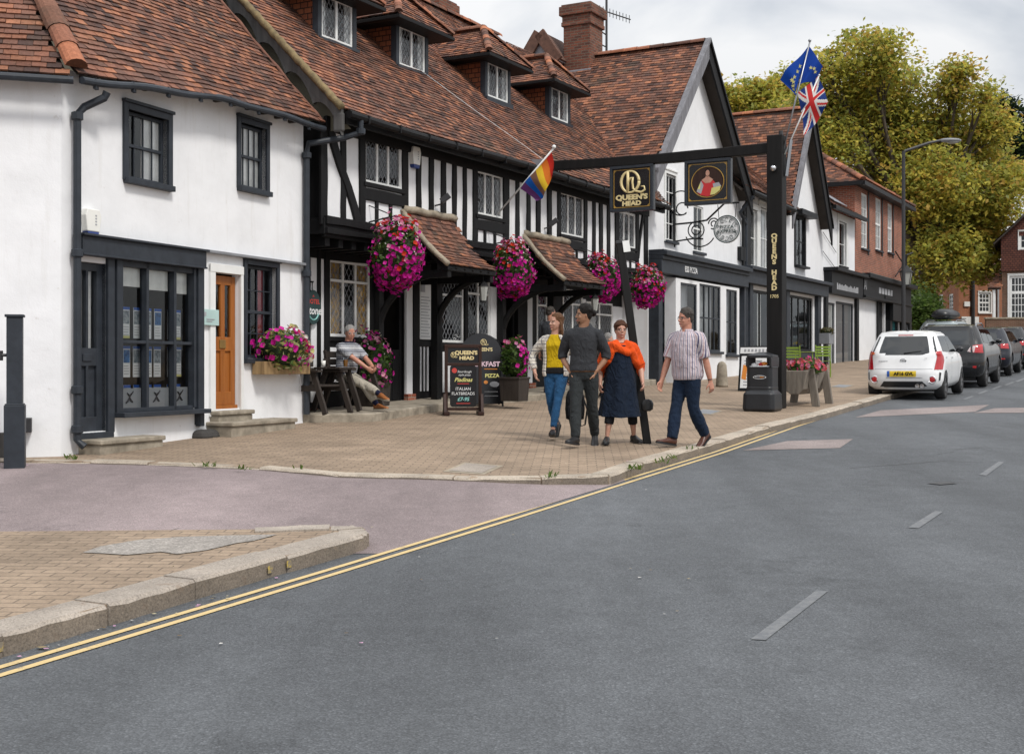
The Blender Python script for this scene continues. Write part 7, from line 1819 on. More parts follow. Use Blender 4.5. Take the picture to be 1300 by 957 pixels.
sp1=dict(lv=HATCH,paint='car_white',wr=.285,ra=.60,wb=2.385,track=.80,mirror=(2.35,1.02),mirror_mat='plastic_black',plate='AF16 GVL',
 rear=[('rear_window',((.69,.965),(-.69,.965),(-.565,1.36),(.565,1.36)),'glass_car'),('spoiler_lamp',((.16,1.375),(-.16,1.375),(-.155,1.395),(.155,1.395)),'lamp_red'),
  ('tail_lamp',((.78,.65),(.63,.65),(.675,.94),(.795,.90)),'lamp_red'),('tail_lamp',((-.63,.65),(-.78,.65),(-.795,.90),(-.675,.94)),'lamp_red'),('tail_lamp',((.795,.90),(.675,.93),(.64,1.03),(.765,1.05)),'lamp_red'),('tail_lamp',((-.675,.93),(-.795,.90),(-.765,1.05),(-.64,1.03)),'lamp_red'),('tail_lamp',((.745,.985),(.63,.97),(.61,1.01),(.735,1.03)),'lamp_orange'),
  ('number_plate',((.275,.50),(-.275,.50),(-.275,.625),(.275,.625)),'plate_yellow'),('number_band',((.33,.50),(.276,.50),(.276,.625),(.33,.625)),'paper_blue'),('tailgate_seam',((.60,.66),(-.60,.66),(-.60,.668),(.60,.668)),'text_grey'),('plate_recess',((.36,.47),(-.42,.47),(-.36,.49),(.34,.49)),'text_grey'),
  ('bumper_insert',((.50,.27),(-.52,.27),(-.40,.40),(.40,.40)),'plastic_black'),('bumper_vent',((.745,.42),(.72,.42),(.73,.60),(.76,.58)),'plastic_black'),('bumper_vent',((-.72,.42),(-.745,.42),(-.76,.58),(-.73,.60)),'plastic_black')],
 side=[('side_window',((.52,1.03),(1.35,1.0),(1.42,1.36),(.64,1.36)),'glass_car'),('side_window',((1.40,1.0),(2.42,.99),(1.96,1.34),(1.47,1.36)),'glass_car'),('door_seam',((1.37,.36),(1.38,.36),(1.43,1.0),(1.42,1.0)),'plastic_black'),('door_seam',((2.42,.36),(2.43,.36),(2.46,.98),(2.45,.98)),'plastic_black'),('door_handle',((1.5,.86),(1.66,.86),(1.66,.885),(1.5,.885)),'text_grey'),('door_handle',((.72,.88),(.86,.88),(.86,.905),(.72,.905)),'text_grey')],
 extra=[('wiper',hatch_extra_w,'plastic_black'),('exhaust',exhaust,'chrome'),('rear_fog',disc_pair(.068,.44,.60,0),'lamp_red'),('fog_ring',lambda mb,rx,sy:[mb.tube([V(rx(s*.6,.44)-.012,s*.6+math.cos(a*.393)*.072,.44+math.sin(a*.393)*.072) for a in range(17)],.012,5) for s in(-1,1)],'chrome'),('badge',badge,'steel'),('badge_lettering',badge2,'text_grey'),('antenna',antenna,'plastic_black')])
dirv=V(.461,.887,0); perp=V(.887,-.461,0); yaw=math.atan2(dirv.y,dirv.x); pit=math.atan(SL*dirv.y)
def place(px,py,track,ra):
    # rear right wheel contact seen at px,py
    p=gp(px,py,0); c=p-perp*(track-.02)-dirv*ra; c.z=gz(c.y,.004); return c
car('parked_hatchback','small white hatchback parked at the kerb, nearest car, yellow rear number plate',place(1200,507.5,.80,.60),yaw,pit,sp1)
SUV=[(.28,.18,4.1,.78,.2),(.38,.06,4.22,.86,.26),(.52,.0,4.3,.89,.3),(.68,.0,4.3,.895,.3),(.82,.05,4.26,.89,.3),(.95,.07,4.1,.88,.3),(1.04,.10,3.8,.86,.28),(1.09,.14,3.2,.84,.26),(1.22,.24,2.95,.79,.2),(1.38,.38,2.6,.73,.18),(1.50,.48,2.3,.67,.17),(1.56,.50,2.1,.63,.17),(1.59,.66,1.9,.52,.2),(1.60,1.0,1.6,.28,.15)]
sp2=dict(lv=SUV,paint='car_black',wr=.345,ra=.82,wb=2.63,track=.88,mirror=(2.95,1.12),
 rear=[('rear_window',((.68,1.08),(-.68,1.08),(-.57,1.44),(.57,1.44)),'glass_car'),('tail_lamp',((.86,.90),(.60,.93),(.62,1.05),(.83,1.10)),'lamp_red'),('tail_lamp',((-.55,.90),(-.86,.88),(-.83,1.10),(-.60,1.07)),'lamp_red'),('tail_lamp',((-.50,.92),(-.66,.90),(-.70,1.06),(-.58,1.05)),'lamp_clear'),('bumper_insert',((.7,.32),(-.7,.32),(-.80,.58),(.80,.58)),'plastic_black'),('number_plate',((.26,.70),(-.26,.70),(-.26,.81),(.26,.81)),'plate_yellow'),('reflector',((-.60,.50),(-.72,.50),(-.72,.56),(-.60,.56)),'lamp_red')],
 side=[('side_window',((.62,1.14),(1.7,1.10),(1.75,1.47),(.82,1.47)),'glass_car'),('side_window',((1.76,1.10),(2.95,1.08),(2.42,1.44),(1.81,1.47)),'glass_car'),('door_seam',((1.72,.42),(1.735,.42),(1.77,1.08),(1.755,1.08)),'plastic_black'),('door_seam',((2.95,.42),(2.965,.42),(2.98,1.06),(2.965,1.06)),'plastic_black'),('sill_trim',((1.25,.36),(3.0,.36),(3.0,.46),(1.25,.46)),'plastic_black')],
 extra=[('roof_rail',lambda mb,rx,sy:[mb.tube([V(.75,s*.62,1.545),V(1.0,s*.6,1.62),V(2.0,s*.6,1.62),V(2.2,s*.62,1.55)],.02,6) for s in(-1,1)],'steel')])
car('parked_suv','black sports utility car with red and clear rear lamps, parked directly beyond the white hatchback',place(1252,492,.88,.82),yaw,pit,sp2)
def scaled(lv,sx,sy,sz): return [(z*sz,a*sx,b*sx,w*sy,rc*sy) for z,a,b,w,rc in lv]
sp3=dict(lv=scaled(SUV,1.02,1.0,.93),paint='car_navy',wr=.33,ra=.82,wb=2.65,track=.88,mirror=(2.95,1.06),
 rear=[('rear_window',((.66,1.0),(-.66,1.0),(-.55,1.33),(.55,1.33)),'glass_car'),('tail_lamp',((.84,.84),(.52,.86),(.56,.98),(.82,1.0)),'lamp_red'),('tail_lamp',((-.50,.86),(-.85,.84),(-.82,1.0),(-.56,.98)),'lamp_red'),('bumper_insert',((.66,.28),(-.66,.28),(-.74,.48),(.74,.48)),'plastic_black'),('number_plate',((.26,.66),(-.26,.66),(-.26,.77),(.26,.77)),'plate_yellow'),('reflector',((-.55,.52),(-.76,.52),(-.76,.555),(-.55,.555)),'lamp_red')],
 side=[('side_window',((.64,1.06),(1.72,1.03),(1.77,1.36),(.84,1.36)),'glass_car'),('side_window',((1.78,1.03),(2.98,1.0),(2.45,1.33),(1.84,1.36)),'glass_car'),('door_seam',((1.74,.4),(1.755,.4),(1.79,1.0),(1.775,1.0)),'plastic_black')])
car('parked_estate','dark navy estate car parked third from the camera, beyond the black sports utility car',place(1284,477.5,.88,.82),yaw,pit,sp3)
sp4=dict(sp3); sp4['paint']='car_grey'
c4=place(1284,477.5,.88,.82)+dirv*5.6; c4.z=gz(c4.y,.004)
car('parked_saloon','dark grey car parked fourth in the row, at the right edge beyond the navy estate',c4,yaw,pit,sp4)
def rbox(mb,rx,sy):
    rings=[]
    for x,w,h in ((.55,.16,.10),(.6,.32,.20),(.9,.40,.27),(1.8,.40,.28),(2.4,.34,.22),(2.6,.10,.08)):
        rings.append([V(x,math.cos(t)*w,1.66+.16+math.sin(t)*h*(1 if math.sin(t)>0 else .6)) for t in [2*math.pi*k/16 for k in range(16)]])
    mb.loft(rings)
def rbars(mb,rx,sy):
    for x in (1.0,2.1): mb.bar(V(x,-.66,1.67),V(x,.66,1.67),.06,.03)
sp5=dict(sp2); sp5['paint']='car_silver'; sp5['extra']=sp2['extra']+[('roof_box',rbox,'plastic_black'),('roof_bar',rbars,'iron')]
c5=V((1187-650)/F*51,51,0); c5.z=gz(51,.1); sp5['rear']=[r for r in sp2['rear'] if r[0]!='reflector']
car('car_with_roof_box','silver car carrying a black roof box, parked off the road behind the white hatchback',c5,yaw+R(-8),pit,sp5)
# ------------------------------------------------------------------ people
def ik(a,c,l1,l2,pole):
    d=c-a; L=min(d.length,(l1+l2)*.9995); d=d.normalized(); x=(l1*l1-l2*l2+L*L)/(2*L); hgt=math.sqrt(max(0,l1*l1-x*x))
    p=(pole-d*pole.dot(d)).normalized(); return a+d*x+p*hgt, a+d*L
def loc_seed(p): return (p.location.x*7.3+p.location.y*3.1)%50
def solid(mb,name,mats,par,vox,sm=4,cls=None):
    o=mb.build(name,mats,par,world=False,recalc=True)
    m=o.modifiers.new('r','REMESH'); m.mode='VOXEL'; m.voxel_size=vox
    s=o.modifiers.new('s','SMOOTH'); s.factor=.5; s.iterations=sm
    o.parent=None; bpy.context.view_layer.update(); me=evalmesh(o); o.modifiers.clear(); o.data=me; o.parent=par
    for q in (mats if isinstance(mats,(list,tuple)) else [mats]):
        if q.name not in [x.name for x in me.materials if x]: me.materials.append(q)
    WR={'trousers':(.007,(9,9,20)),'shirt':(.007,(13,13,9)),'hoodie':(.008,(11,11,13)),'polo':(.006,(12,12,10)),'jacket':(.006,(11,11,10)),'top':(.006,(12,12,13)),'dress':(.010,(13,13,3)),'shawl':(.009,(13,13,8)),'hair':(.006,(26,26,9)),'leggings':(.003,(9,9,20))}
    if name in WR: # creases and folds in the cloth, locks in the hair
        amp,sc=WR[name]; sd_=V(loc_seed(par),3.3,1.7)
        nr=[v.normal.copy() for v in me.vertices]
        for v,nv_ in zip(me.vertices,nr):
            c=v.co.copy(); q=V(c.x*sc[0],c.y*sc[1],c.z*sc[2])+sd_; k=noise.noise(q)+.5*noise.noise(q*2.1); v.co=c+nv_*(k*amp*.62)
    n=len(me.polygons); me.polygons.foreach_set('use_smooth',[True]*n)
    if cls:
        mi=[cls(p.center) for p in me.polygons]; me.polygons.foreach_set('material_index',mi)
    else: me.polygons.foreach_set('material_index',[0]*n)
    return o
class Person:
    def __init__(s,label,loc,head,h,pose,build=1.0,belly=0,female=False,skin='skin_fair'):
        s.h=h; s.t=thing('person',label,'person',loc,R(head)); s.b=build; s.skin=skin; s.female=female
        p=pose; lean=R(p.get('lean',0)); tw=R(p.get('twist',0)); s.tw=tw
        s.pel=V(0,0,p.get('pelvis',.49)*h) + V(*p.get('pofs',(0,0,0)))
        s.sd=V(R(0)+math.sin(R(p.get('side',0))),-math.sin(lean),math.cos(lean)).normalized()
        s.L=.345*h
        s.rows=[(-.06,.070,.058,0),(.04,.090,.066,0),(.14,.094,.068,0),(.28,.088+.006*(belly>0),.063,belly*.55),(.44,.082 if female else .086,.060,belly),(.60,.090,.065,belly*.6),(.76,.098 if not female else .090,.066+.008*female,belly*.15+.006*female),(.86,.096 if not female else .086,.060,0),(.93,.074,.050,0),(.98,.050,.043,0),(1.02,.040,.040,0)]
        s.sh={}; s.hp={}
        for k,sg in (('L',1),('R',-1)):
            s.sh[k]=s.sp(.865)+s.ax(.9)[0]*sg*(.108 if not female else .097)*h*build**.5
            s.hp[k]=s.sp(.08)+s.ax(0)[0]*sg*.050*h
        s.arm={}; s.leg={}; s.foot={}
        for k,sg in (('L',1),('R',-1)):
            w=V(*p['hand'+k]); el,wr=ik(s.sh[k],w,.172*h,.152*h,V(*p.get('elbow'+k,(sg*.6,.6,-.3)))); s.arm[k]=(s.sh[k],el,wr)
            a=V(*p['ankle'+k]); kn,an=ik(s.hp[k],a,.245*h,.235*h,V(*p.get('knee'+k,(sg*.08,-1,.1)))); s.leg[k]=(s.hp[k],kn,an); s.foot[k]=p.get('foot'+k,(0,0))
        s.nb=s.sp(1.0); nk=R(p.get('nod',0)); yw=R(p.get('head',0)); s.hf=V(math.sin(yw)*math.cos(nk),-math.cos(yw)*math.cos(nk),math.sin(nk)); s.hr=V(math.cos(yw),math.sin(yw),0); s.hu=s.hr.cross(-s.hf)*-1; s.hu=s.hf.cross(s.hr)*-1
        if s.hu.z<0: s.hu=-s.hu
        s.hb=s.nb+s.sd*.028*h+V(0,-.012*h,0) # chin height
        s.hh=.136*h
    def sp(s,t): return s.pel-s.sd*.03*s.h+s.sd*s.L*t
    def ax(s,t):
        a=s.tw*t; return V(math.cos(a),math.sin(a),0),V(math.sin(a),-math.cos(a),0)
    def ring(s,t,rx,ry,bel=0,pad=0,n=20,x0=0,sc=1):
        r,f=s.ax(t); c=s.sp(t)+V(0,0,x0); out=[]
        for k in range(n):
            a=2*math.pi*k/n; ca,sa=math.cos(a),math.sin(a); e=.85
            px=math.copysign(abs(ca)**e,ca)*(rx*s.h*s.b+pad)*sc; py=math.copysign(abs(sa)**e,sa)*(ry*s.h*s.b+pad+(bel*s.h if sa>0 else 0))*sc
            out.append(c+r*px+f*py)
        return out
    def torso(s,mb,t0,t1,pad,flare=0,extra=None):
        R_=[]; rows=s.rows
        def val(t):
            for a,b in zip(rows,rows[1:]):
                if t<=b[0]: f=(t-a[0])/(b[0]-a[0]); return [x+(y-x)*f for x,y in zip(a[1:],b[1:])]
            return rows[-1][1:]
        n=12
        for k in range(n+1):
            t=t0+(t1-t0)*k/n; v=val(t); p=pad+flare*(1-k/n)**2; R_.append(s.ring(t,v[0],v[1],v[2],p))
        mb.loft(R_)
    def limb(s,mb,path,r,f0=0,f1=1,pad=0,seg=10,n=12,padf=None,skel=None):
        a,b,c=path; l1=(b-a).length; l2=(c-b).length; T=l1+l2; pts=[]; rs=[]
        if f0==0 and r is s.ARM:
            q=s.sp(.93); pts.append(a.lerp(q,.45)+V(0,0,.008*s.h)); rs.append(.026*s.h+pad*.8)
        for k in range(seg+1):
            f=f0+(f1-f0)*k/seg; d=f*T
            # rounded joint
            p=a.lerp(b,d/l1) if d<l1 else b.lerp(c,(d-l1)/l2)
            q=min(1,abs(d-l1)/(.06*s.h)); 
            if q<1: 
                p0=a.lerp(b,1-.06*s.h/l1); p1=b.lerp(c,.06*s.h/l2); u=.5+.5*(d-l1)/(.06*s.h); p=p0*(1-u)**2+b*2*u*(1-u)+p1*u*u
            pts.append(p); x=f*(len(r)-1); i=min(int(x),len(r)-2); rs.append((r[i]+(r[i+1]-r[i])*(x-i))*s.h*s.b**.6+pad+(padf(f) if padf else 0))
        mb.tube(pts,rs,n)
    ARM=[.031,.029,.026,.0225,.0235,.020,.0150]; LEG=[.050,.049,.043,.034,.031,.033,.026,.0195]
    def hand(s,mb,k,curl=35,spread=1,point=None,pn=None):
        h=s.h; W=s.arm[k][2]; d=(s.arm[k][2]-s.arm[k][1]).normalized() if point is None else V(*point).normalized(); sg=1 if k=='L' else -1
        pn=V(*(pn or (-sg,0,0))); pn=(pn-d*pn.dot(d)).normalized(); w=d.cross(pn).normalized()
        if w.y>0: w=-w  # thumb side forwards
        rings=[]
        for f,ww,tt in ((-.02,.0155,.0135),(.012,.019,.0135),(.03,.0235,.012),(.055,.0245,.010),(.062,.022,.008)):
            c=W+d*f*h; rings.append([c+w*math.cos(t)*ww*h+pn*math.sin(t)*tt*h for t in [2*math.pi*q/12 for q in range(12)]])
        mb.loft(rings)
        for i,(o,L) in enumerate(((.0175,.040),(.006,.046),(-.006,.043),(-.0175,.034))):
            p=W+d*.052*h+w*o*h; pts=[p-d*.012*h]; a=0; q=p; dd=d
            for j in range(3):
                a+=R(curl*(.5 if j==0 else .75)); dd=d*math.cos(a)+pn*math.sin(a)+w*o*2.0*spread; dd.normalize(); pts.append(q); q=q+dd*L*h*(.44,.32,.24)[j]
            pts.append(q); mb.tube(pts,[.0058*h,.0058*h,.0054*h,.005*h,.0042*h],8)
        p=W+d*.018*h+w*.017*h; t1=(d*.6+w*.75+pn*.25).normalized(); t2=(d*.85+w*.25+pn*.45).normalized(); mb.tube([p-t1*.008*h,p,p+t1*.024*h,p+t1*.024*h+t2*.024*h],[.007*h,.0075*h,.0065*h,.005*h],8)
    def head(s,mb):
        h=s.hh; u0=s.hb; R_=[]
        for u,w,d,sf in ((0,.16,.16,.28),(.035,.30,.30,.24),(.10,.44,.46,.14),(.20,.55,.62,.08),(.33,.615,.72,.03),(.46,.645,.77,.0),(.60,.665,.80,-.02),(.74,.64,.765,-.03),(.86,.53,.63,-.035),(.95,.34,.42,-.04),(1.0,.12,.15,-.04)):
            c=u0+s.hu*u*h+s.hf*sf*h*.6-s.hf*.04*h
            R_.append([c+s.hr*math.cos(t)*w*h*.5+s.hf*math.sin(t)*d*h*.5 for t in [2*math.pi*q/18 for q in range(18)]])
        mb.loft(R_)
        P=lambda x,u,f:u0+s.hr*x*h+s.hu*u*h+s.hf*f*h
        mb.tube([P(0,.52,.335),P(0,.43,.385),P(0,.35,.435),P(0,.325,.37)],[.022*h,.030*h,.042*h,.03*h],8)
        for sx in (-1,1):
            mb.ball(P(sx*.045,.335,.375),.032*h,.03*h,.026*h,8,6); mb.ball(P(sx*.325,.43,-.05),.028*h,.055*h,.095*h,8,6)
            mb.ball(P(sx*.16,.55,.30),.10*h,.05*h,.028*h,8,6); mb.ball(P(sx*.19,.34,.245),.075*h,.06*h,.07*h,8,6)
        mb.ball(P(0,.195,.345),.085*h,.035*h,.018*h,10,6); mb.ball(P(0,.155,.335),.075*h,.035*h,.02*h,10,6); mb.ball(P(0,.05,.27),.08*h,.06*h,.05*h,8,6)
        mb.tube([s.sp(.93),s.sp(1.0)+s.sd*.01*s.h,u0+s.hu*.30*h-s.hf*.10*h],[.044*s.h,.036*s.h,.036*s.h],14)
        s.P=P
    def cls(s):
        h=s.hh
        pts=[]
        def f(c):
            d=c-s.hb; x=d.dot(s.hr)/h; u=d.dot(s.hu)/h; fw=d.dot(s.hf)/h
            if fw>.15 and 0<u<.7:
                for sx in (-1,1):
                    ex=(x-sx*.145)/.060; eu=(u-.475)/.026
                    if ex*ex+eu*eu<1: return 3 if abs(ex)<.5 else 2
                    if abs(x-sx*.15)<.095 and abs(u-.555-.01*(1-abs(x-sx*.15)/.1))<.016: return 4
                if abs(x)<.088 and abs(u-.178)<.026: return 1
            return 0
        return f
    def body(s,hair='hair_black',curl=35,legs=True,arms=True,hands=('L','R'),handkw={},vox=.0065):
        mb=MB(); s.torso(mb,-.05,1.02,-.012); s.head(mb)
        for k in 'LR':
            s.limb(mb,s.arm[k],s.ARM,0,1,0,12)
            if k in hands: s.hand(mb,k,**{**dict(curl=curl),**handkw.get(k,{})})
            s.limb(mb,s.leg[k],s.LEG,0,1,-.008,14)
            an=s.leg[k][2]; fd=s.fdir(k); mb.tube([an,an+fd*.04*s.h-V(0,0,.020*s.h),an+fd*.09*s.h-V(0,0,.028*s.h)],[.018*s.h,.016*s.h,.010*s.h],8)
        return solid(mb,'body',[M[s.skin],M['lips'],M['eye_white'],M['eye_dark'],M[hair]],s.t,vox,2,s.cls())
    def fdir(s,k):
        yw,pt=R(s.foot[k][0]),R(s.foot[k][1]); return V(math.sin(yw)*math.cos(pt),-math.cos(yw)*math.cos(pt),math.sin(pt))
    def shoes(s,mat,low=True,soleM='plastic_black'):
        for k in 'LR':
            an=s.leg[k][2]; f=s.fdir(k); r=f.cross(V(0,0,1)).normalized(); u=r.cross(f).normalized(); h=s.h; b=an-u*.040*h; mb=MB(); R_=[]
            for x,w,z0,z1 in ((-.040,.012,.004,.040),(-.034,.020,0,.058),(-.01,.023,0,.062),(.03,.0235,0,.054),(.07,.027,0,.036),(.10,.028,.0,.028),(.125,.022,.002,.022),(.138,.010,.005,.014)):
                c=b+f*x*h; R_.append([c+r*math.cos(t)*w*h+u*((z0+z1)/2+math.sin(t)*(z1-z0)/2)*h for t in [2*math.pi*q/12 for q in range(12)]])
            mb.loft(R_)
            if not low: mb.tube([an-u*.01*h,an+(s.leg[k][1]-an).normalized()*.05*h],[.026*h,.026*h],10)
            o=solid(mb,'shoe',M[mat],s.t,.007,3)
            mb=MB(); R_=[]
            for x,w in ((-.041,.014),(-.03,.022),(.03,.0235),(.07,.028),(.105,.028),(.128,.020),(.140,.008)):
                c=b+f*x*h; R_.append([c-r*w*h-u*.004*h,c+r*w*h-u*.004*h,c+r*w*h+u*.008*h,c-r*w*h+u*.008*h])
            mb.loft(R_); mb.build('sole',M[soleM],o,world=False)
    def trousers(s,mat,pad=.012,f1=1.0,tail=None,waist=.24):
        mb=MB(); s.torso(mb,-.07,waist,pad)
        for k in 'LR': s.limb(mb,s.leg[k],s.LEG,0,f1,pad,16,14,padf=(lambda f:tail*max(0,(f-.45))) if tail else None)
        return solid(mb,'trousers',M[mat],s.t,.011,3)
    def shirt(s,mat,t0=.08,pad=.018,sl=.45,flare=.0,name='shirt',spad=.014,t1=.99,vox=.011,slf=None,extra=None):
        mb=MB(); s.torso(mb,t0,t1,pad,flare)
        for k in 'LR': s.limb(mb,s.arm[k],s.ARM,0,sl,spad,10,14,padf=slf)
        if extra: extra(mb)
        return solid(mb,name,M[mat],s.t,vox,3)
    def hair(s,mat,back=0,top=.06,bun=None,long=None,short=True,fringe=0,side=1.0):
        h=s.hh; mb=MB(); P=s.P
        rot=Matrix((s.hr,s.hf,s.hu)).transposed()
        mb.ball(P(0,.66+top*.5,-.085),.365*h*side,.40*h,(.38+top)*h,18,12,rot=rot)
        mb.ball(P(0,.50,-.20),.335*h*side,.27*h,.34*h,16,10,rot=rot)
        if fringe:
            for x in (-.24,-.1,.06,.2): mb.ball(P(x,.80-.3*abs(x)*.4,.235-.25*abs(x)),.12*h,.13*h,.10*h,10,8,rot=rot)
        rg=random.Random(int(h*1e5))
        for k in range(95):
            a=rg.uniform(0,6.28); e=rg.uniform(.1,1.3); d=V(math.cos(a)*math.cos(e),math.sin(a)*math.cos(e),math.sin(e))
            if d.y>.55 and d.z<.6: continue
            mb.ball(P(d.x*.345*side,.62+d.z*(.37+top),-.085+d.y*.385),rg.uniform(.05,.085)*h,None,rg.uniform(.05,.085)*h,8,6)
        if bun: mb.ball(P(0,bun[0],bun[1]),.20*h,.19*h,.19*h,14,10,rot=rot)
        if long:
            for k in range(13):
                x=-.34+.68*k/12; f0=-.05-.28*(1-(x/.36)**2)
                pts=[P(x*.95,.62,f0+.02),P(x*1.1,.35,f0-.03),P(x*1.2,.05,f0-.06)]
                e=long[0]+V(0,0,0); pts+= [s.sp(.90)+s.hr*x*1.35*h-s.hf*(.30-.25*abs(x))*h, s.sp(long[1])+s.hr*(x*1.3+.15*long[2])*h-s.hf*(.36-.2*abs(x))*h]
                mb.tube(pts,[.06*h,.085*h,.095*h,.10*h,.035*h],8)
        return solid(mb,'hair',M[mat],s.t,.0075,1)
    def glasses(s,mat='plastic_black'):
        h=s.hh; P=s.P; mb=MB()
        for sx in (-1,1): mb.tube([P(sx*.15+math.cos(a)*.095,.47+math.sin(a)*.065,.335-.05*abs(math.cos(a)*.3+sx*.0)) for a in [2*math.pi*k/14 for k in range(15)]],.010*h,5); mb.tube([P(sx*.24,.49,.315),P(sx*.335,.49,.05),P(sx*.335,.47,-.05)],.010*h,5)
        mb.tube([P(-.055,.49,.36),P(.055,.49,.36)],.010*h,5); return mb.build('glasses',M[mat],s.t,world=False)
# cloth -----------------------------------------------------------
NV=(.035,.045,.11)
cloth('yellow_top',(.56,.38,.01),pat=None); cloth('check_jacket',(.66,.62,.55),pat=[('z',11,.0,.10,(.08,.085,.13)),('z',11,.48,.56,(.34,.30,.27)),('a',3.2,.0,.09,(.08,.085,.13)),('a',3.2,.5,.56,(.34,.30,.27))]); cloth('jeans',(.020,.075,.17),fold=.8); cloth('black_cloth',(.014,.014,.016)); cloth('hoodie',(.038,.040,.045)); cloth('hood_dark',(.022,.023,.026)); cloth('dark_jeans',(.030,.034,.036)); cloth('navy_dress',(.010,.017,.033),fold=1.2); cloth('orange_shawl',(.72,.085,.012),fold=1.2); cloth('navy_jeans',(.012,.022,.045))
cloth('striped_shirt',(.62,.56,.58),pat=[('a',3.4,.0,.17,(.09,.085,.17)),('a',3.4,.34,.42,(.40,.20,.22)),('a',3.4,.60,.72,(.20,.18,.27))])
cloth('striped_polo',(.36,.37,.40),pat=[('z',8.5,.10,.22,(.03,.035,.06)),('z',8.5,.36,.42,(.10,.11,.15)),('z',8.5,.6,.68,(.60,.60,.60))]); cloth('chinos',(.42,.385,.32)); cloth('navy_sock',(.012,.015,.04)); cloth('grey_shirt',(.06,.065,.075))
simple('tan_leather',(.30,.11,.035),.4,.3,9,30,.1); simple('black_leather',(.018,.018,.019),.4,.3,9,40,.15); simple('brown_leather',(.085,.03,.018),.4,.3,9,30,.1); simple('belt_brown',(.10,.045,.02),.5,.2)
# 1 young woman
p=gp(706,556); p.z=gz(p.y,.104)
g=Person('long haired woman in a yellow top, white checked jacket and blue jeans',p,-12,1.71,dict(pelvis=.512,lean=2,twist=-6,head=-48,nod=4,handL=(.235,-.02,.83),handR=(-.29,-.03,.90),elbowR=(-.9,.5,0),elbowL=(.8,.6,0),ankleL=(.0,-.27,.10),ankleR=(-.03,.24,.17),footL=(8,10),footR=(-8,-42)),build=.92,female=True)
g.body('hair_brown',curl=30,handkw={'L':dict(curl=70)})
g.trousers('jeans',.006,.93); g.shoes('black_leather',True)
g.shirt('yellow_top',.22,.010,.2,.004,'top',.006); 
mb=MB(); g.torso(mb,.08,.24,.014,.004); solid(mb,'vest_hem',M['black_cloth'],g.t,.011,3)
mb=MB()
for k in 'LR': g.limb(mb,g.arm[k],g.ARM,0,.93,.017,14,14)
for sg in (-1,1): # open fronts of the jacket
    R_=[]
    for q in range(11):
        t=.02+.97*q/10; v=None
        for a,b in zip(g.rows,g.rows[1:]):
            if t<=b[0]: f=(t-a[0])/(b[0]-a[0]); v=[x+(y-x)*f for x,y in zip(a[1:],b[1:])]; break
        v=v or g.rows[-1][1:]; out=[];inn=[]
        for j in range(9):
            a=R(-92+ (140 if t<.85 else 150)*j/8); pad=.030+.02*(1-t)*max(0,math.sin(a))
            r,f=g.ax(t); c=g.sp(t)
            for L_,pp in ((out,pad+.014),(inn,pad-.012)): L_.append(c+r*sg*math.cos(a)*(v[0]*g.h*g.b+pp)+f*math.sin(a)*(v[1]*g.h*g.b+pp))
        R_.append(out+inn[::-1])
    mb.loft(R_)
solid(mb,'jacket',M['check_jacket'],g.t,.011,3)
g.hair('hair_brown',long=(V(0,0,0),.52,.5),top=.03)
# her bag
wl=g.t.matrix_basis@V(.235,-.03,.80); bp=V(p.x+.255,p.y-.06,0); bp.z=p.z+.24
bag=thing('shoulder_bag','dark rucksack bag hanging from the hand of the woman in the yellow top','bag',bp)
mb=MB(); R_=[]
for z,w,d in ((.0,.06,.05),(.02,.12,.085),(.15,.135,.095),(.32,.125,.085),(.40,.10,.06),(.425,.05,.03)):
    R_.append([bp+V(math.copysign(abs(math.cos(t))**.6,math.cos(t))*w,math.copysign(abs(math.sin(t))**.6,math.sin(t))*d,z) for t in [2*math.pi*k/20 for k in range(20)]])
mb.loft(R_); mb.build('bag_body',M['black_cloth'],bag,smooth=True)
mb=MB(); R_=[]
for z,w in ((.05,.08),(.07,.10),(.19,.10),(.21,.08)): R_.append([bp+V(math.copysign(abs(math.cos(t))**.5,math.cos(t))*w,-.085+math.sin(t)*.025,z) for t in [2*math.pi*k/16 for k in range(16)]])
mb.loft(R_); mb.build('front_pocket',M['hood_dark'],bag,smooth=True)
mb=MB(); mb.tube([bp+V(-.05,0,.41),bp+V(-.03,.01,.52),bp+V(-.01,.02,.585),bp+V(.02,.01,.52),bp+V(.05,0,.41)],.012,6); mb.tube([bp+V(.1,.05,.35),bp+V(.17,.06,.15),bp+V(.14,.04,-.06),bp+V(.08,.03,-.08),bp+V(.07,.03,.02)],.013,6); mb.tube([bp+V(-.08,.05,.05),bp+V(-.05,.06,-.09),bp+V(.0,.05,-.11),bp+V(.05,.04,.0)],.012,6); mb.build('strap',M['black_leather'],bag)
# 2 young man in a dark hoodie
p=gp(741,566); p.z=gz(p.y,.104)
m=Person('young man with a dark hair bun and charcoal hoodie, hands in his pockets',p,-14,1.80,dict(pelvis=.520,lean=1,head=-62,nod=2,handL=(.157,-.045,.94),handR=(-.157,-.045,.945),elbowR=(-.9,.6,0),elbowL=(.9,.6,0),ankleL=(.10,.25,.12),ankleR=(-.06,-.24,.09),footL=(10,-22),footR=(-14,8)),build=.93,skin='skin_brown')
m.body('hair_black',curl=25,handkw={'L':dict(point=(-.30,.10,-1),curl=8),'R':dict(point=(.30,.10,-1),curl=8)})
m.trousers('dark_jeans',.016,.985,.012); m.shoes('black_leather',False)
def hood(mb):
    for a in range(0,360,24): 
        r,f=m.ax(1); q=m.sp(.99)+r*math.cos(R(a))*.085+f*math.sin(R(a))*.065+V(0,0,.01-.03*math.sin(R(a))); mb.ball(q,.042,.042,.036,8,6)
    r,f=m.ax(1); mb.ball(m.sp(.90)-f*.10,.11,.06,.10,12,8)
m.shirt('hoodie',.12,.026,.60,.006,'hoodie',.024,extra=hood)
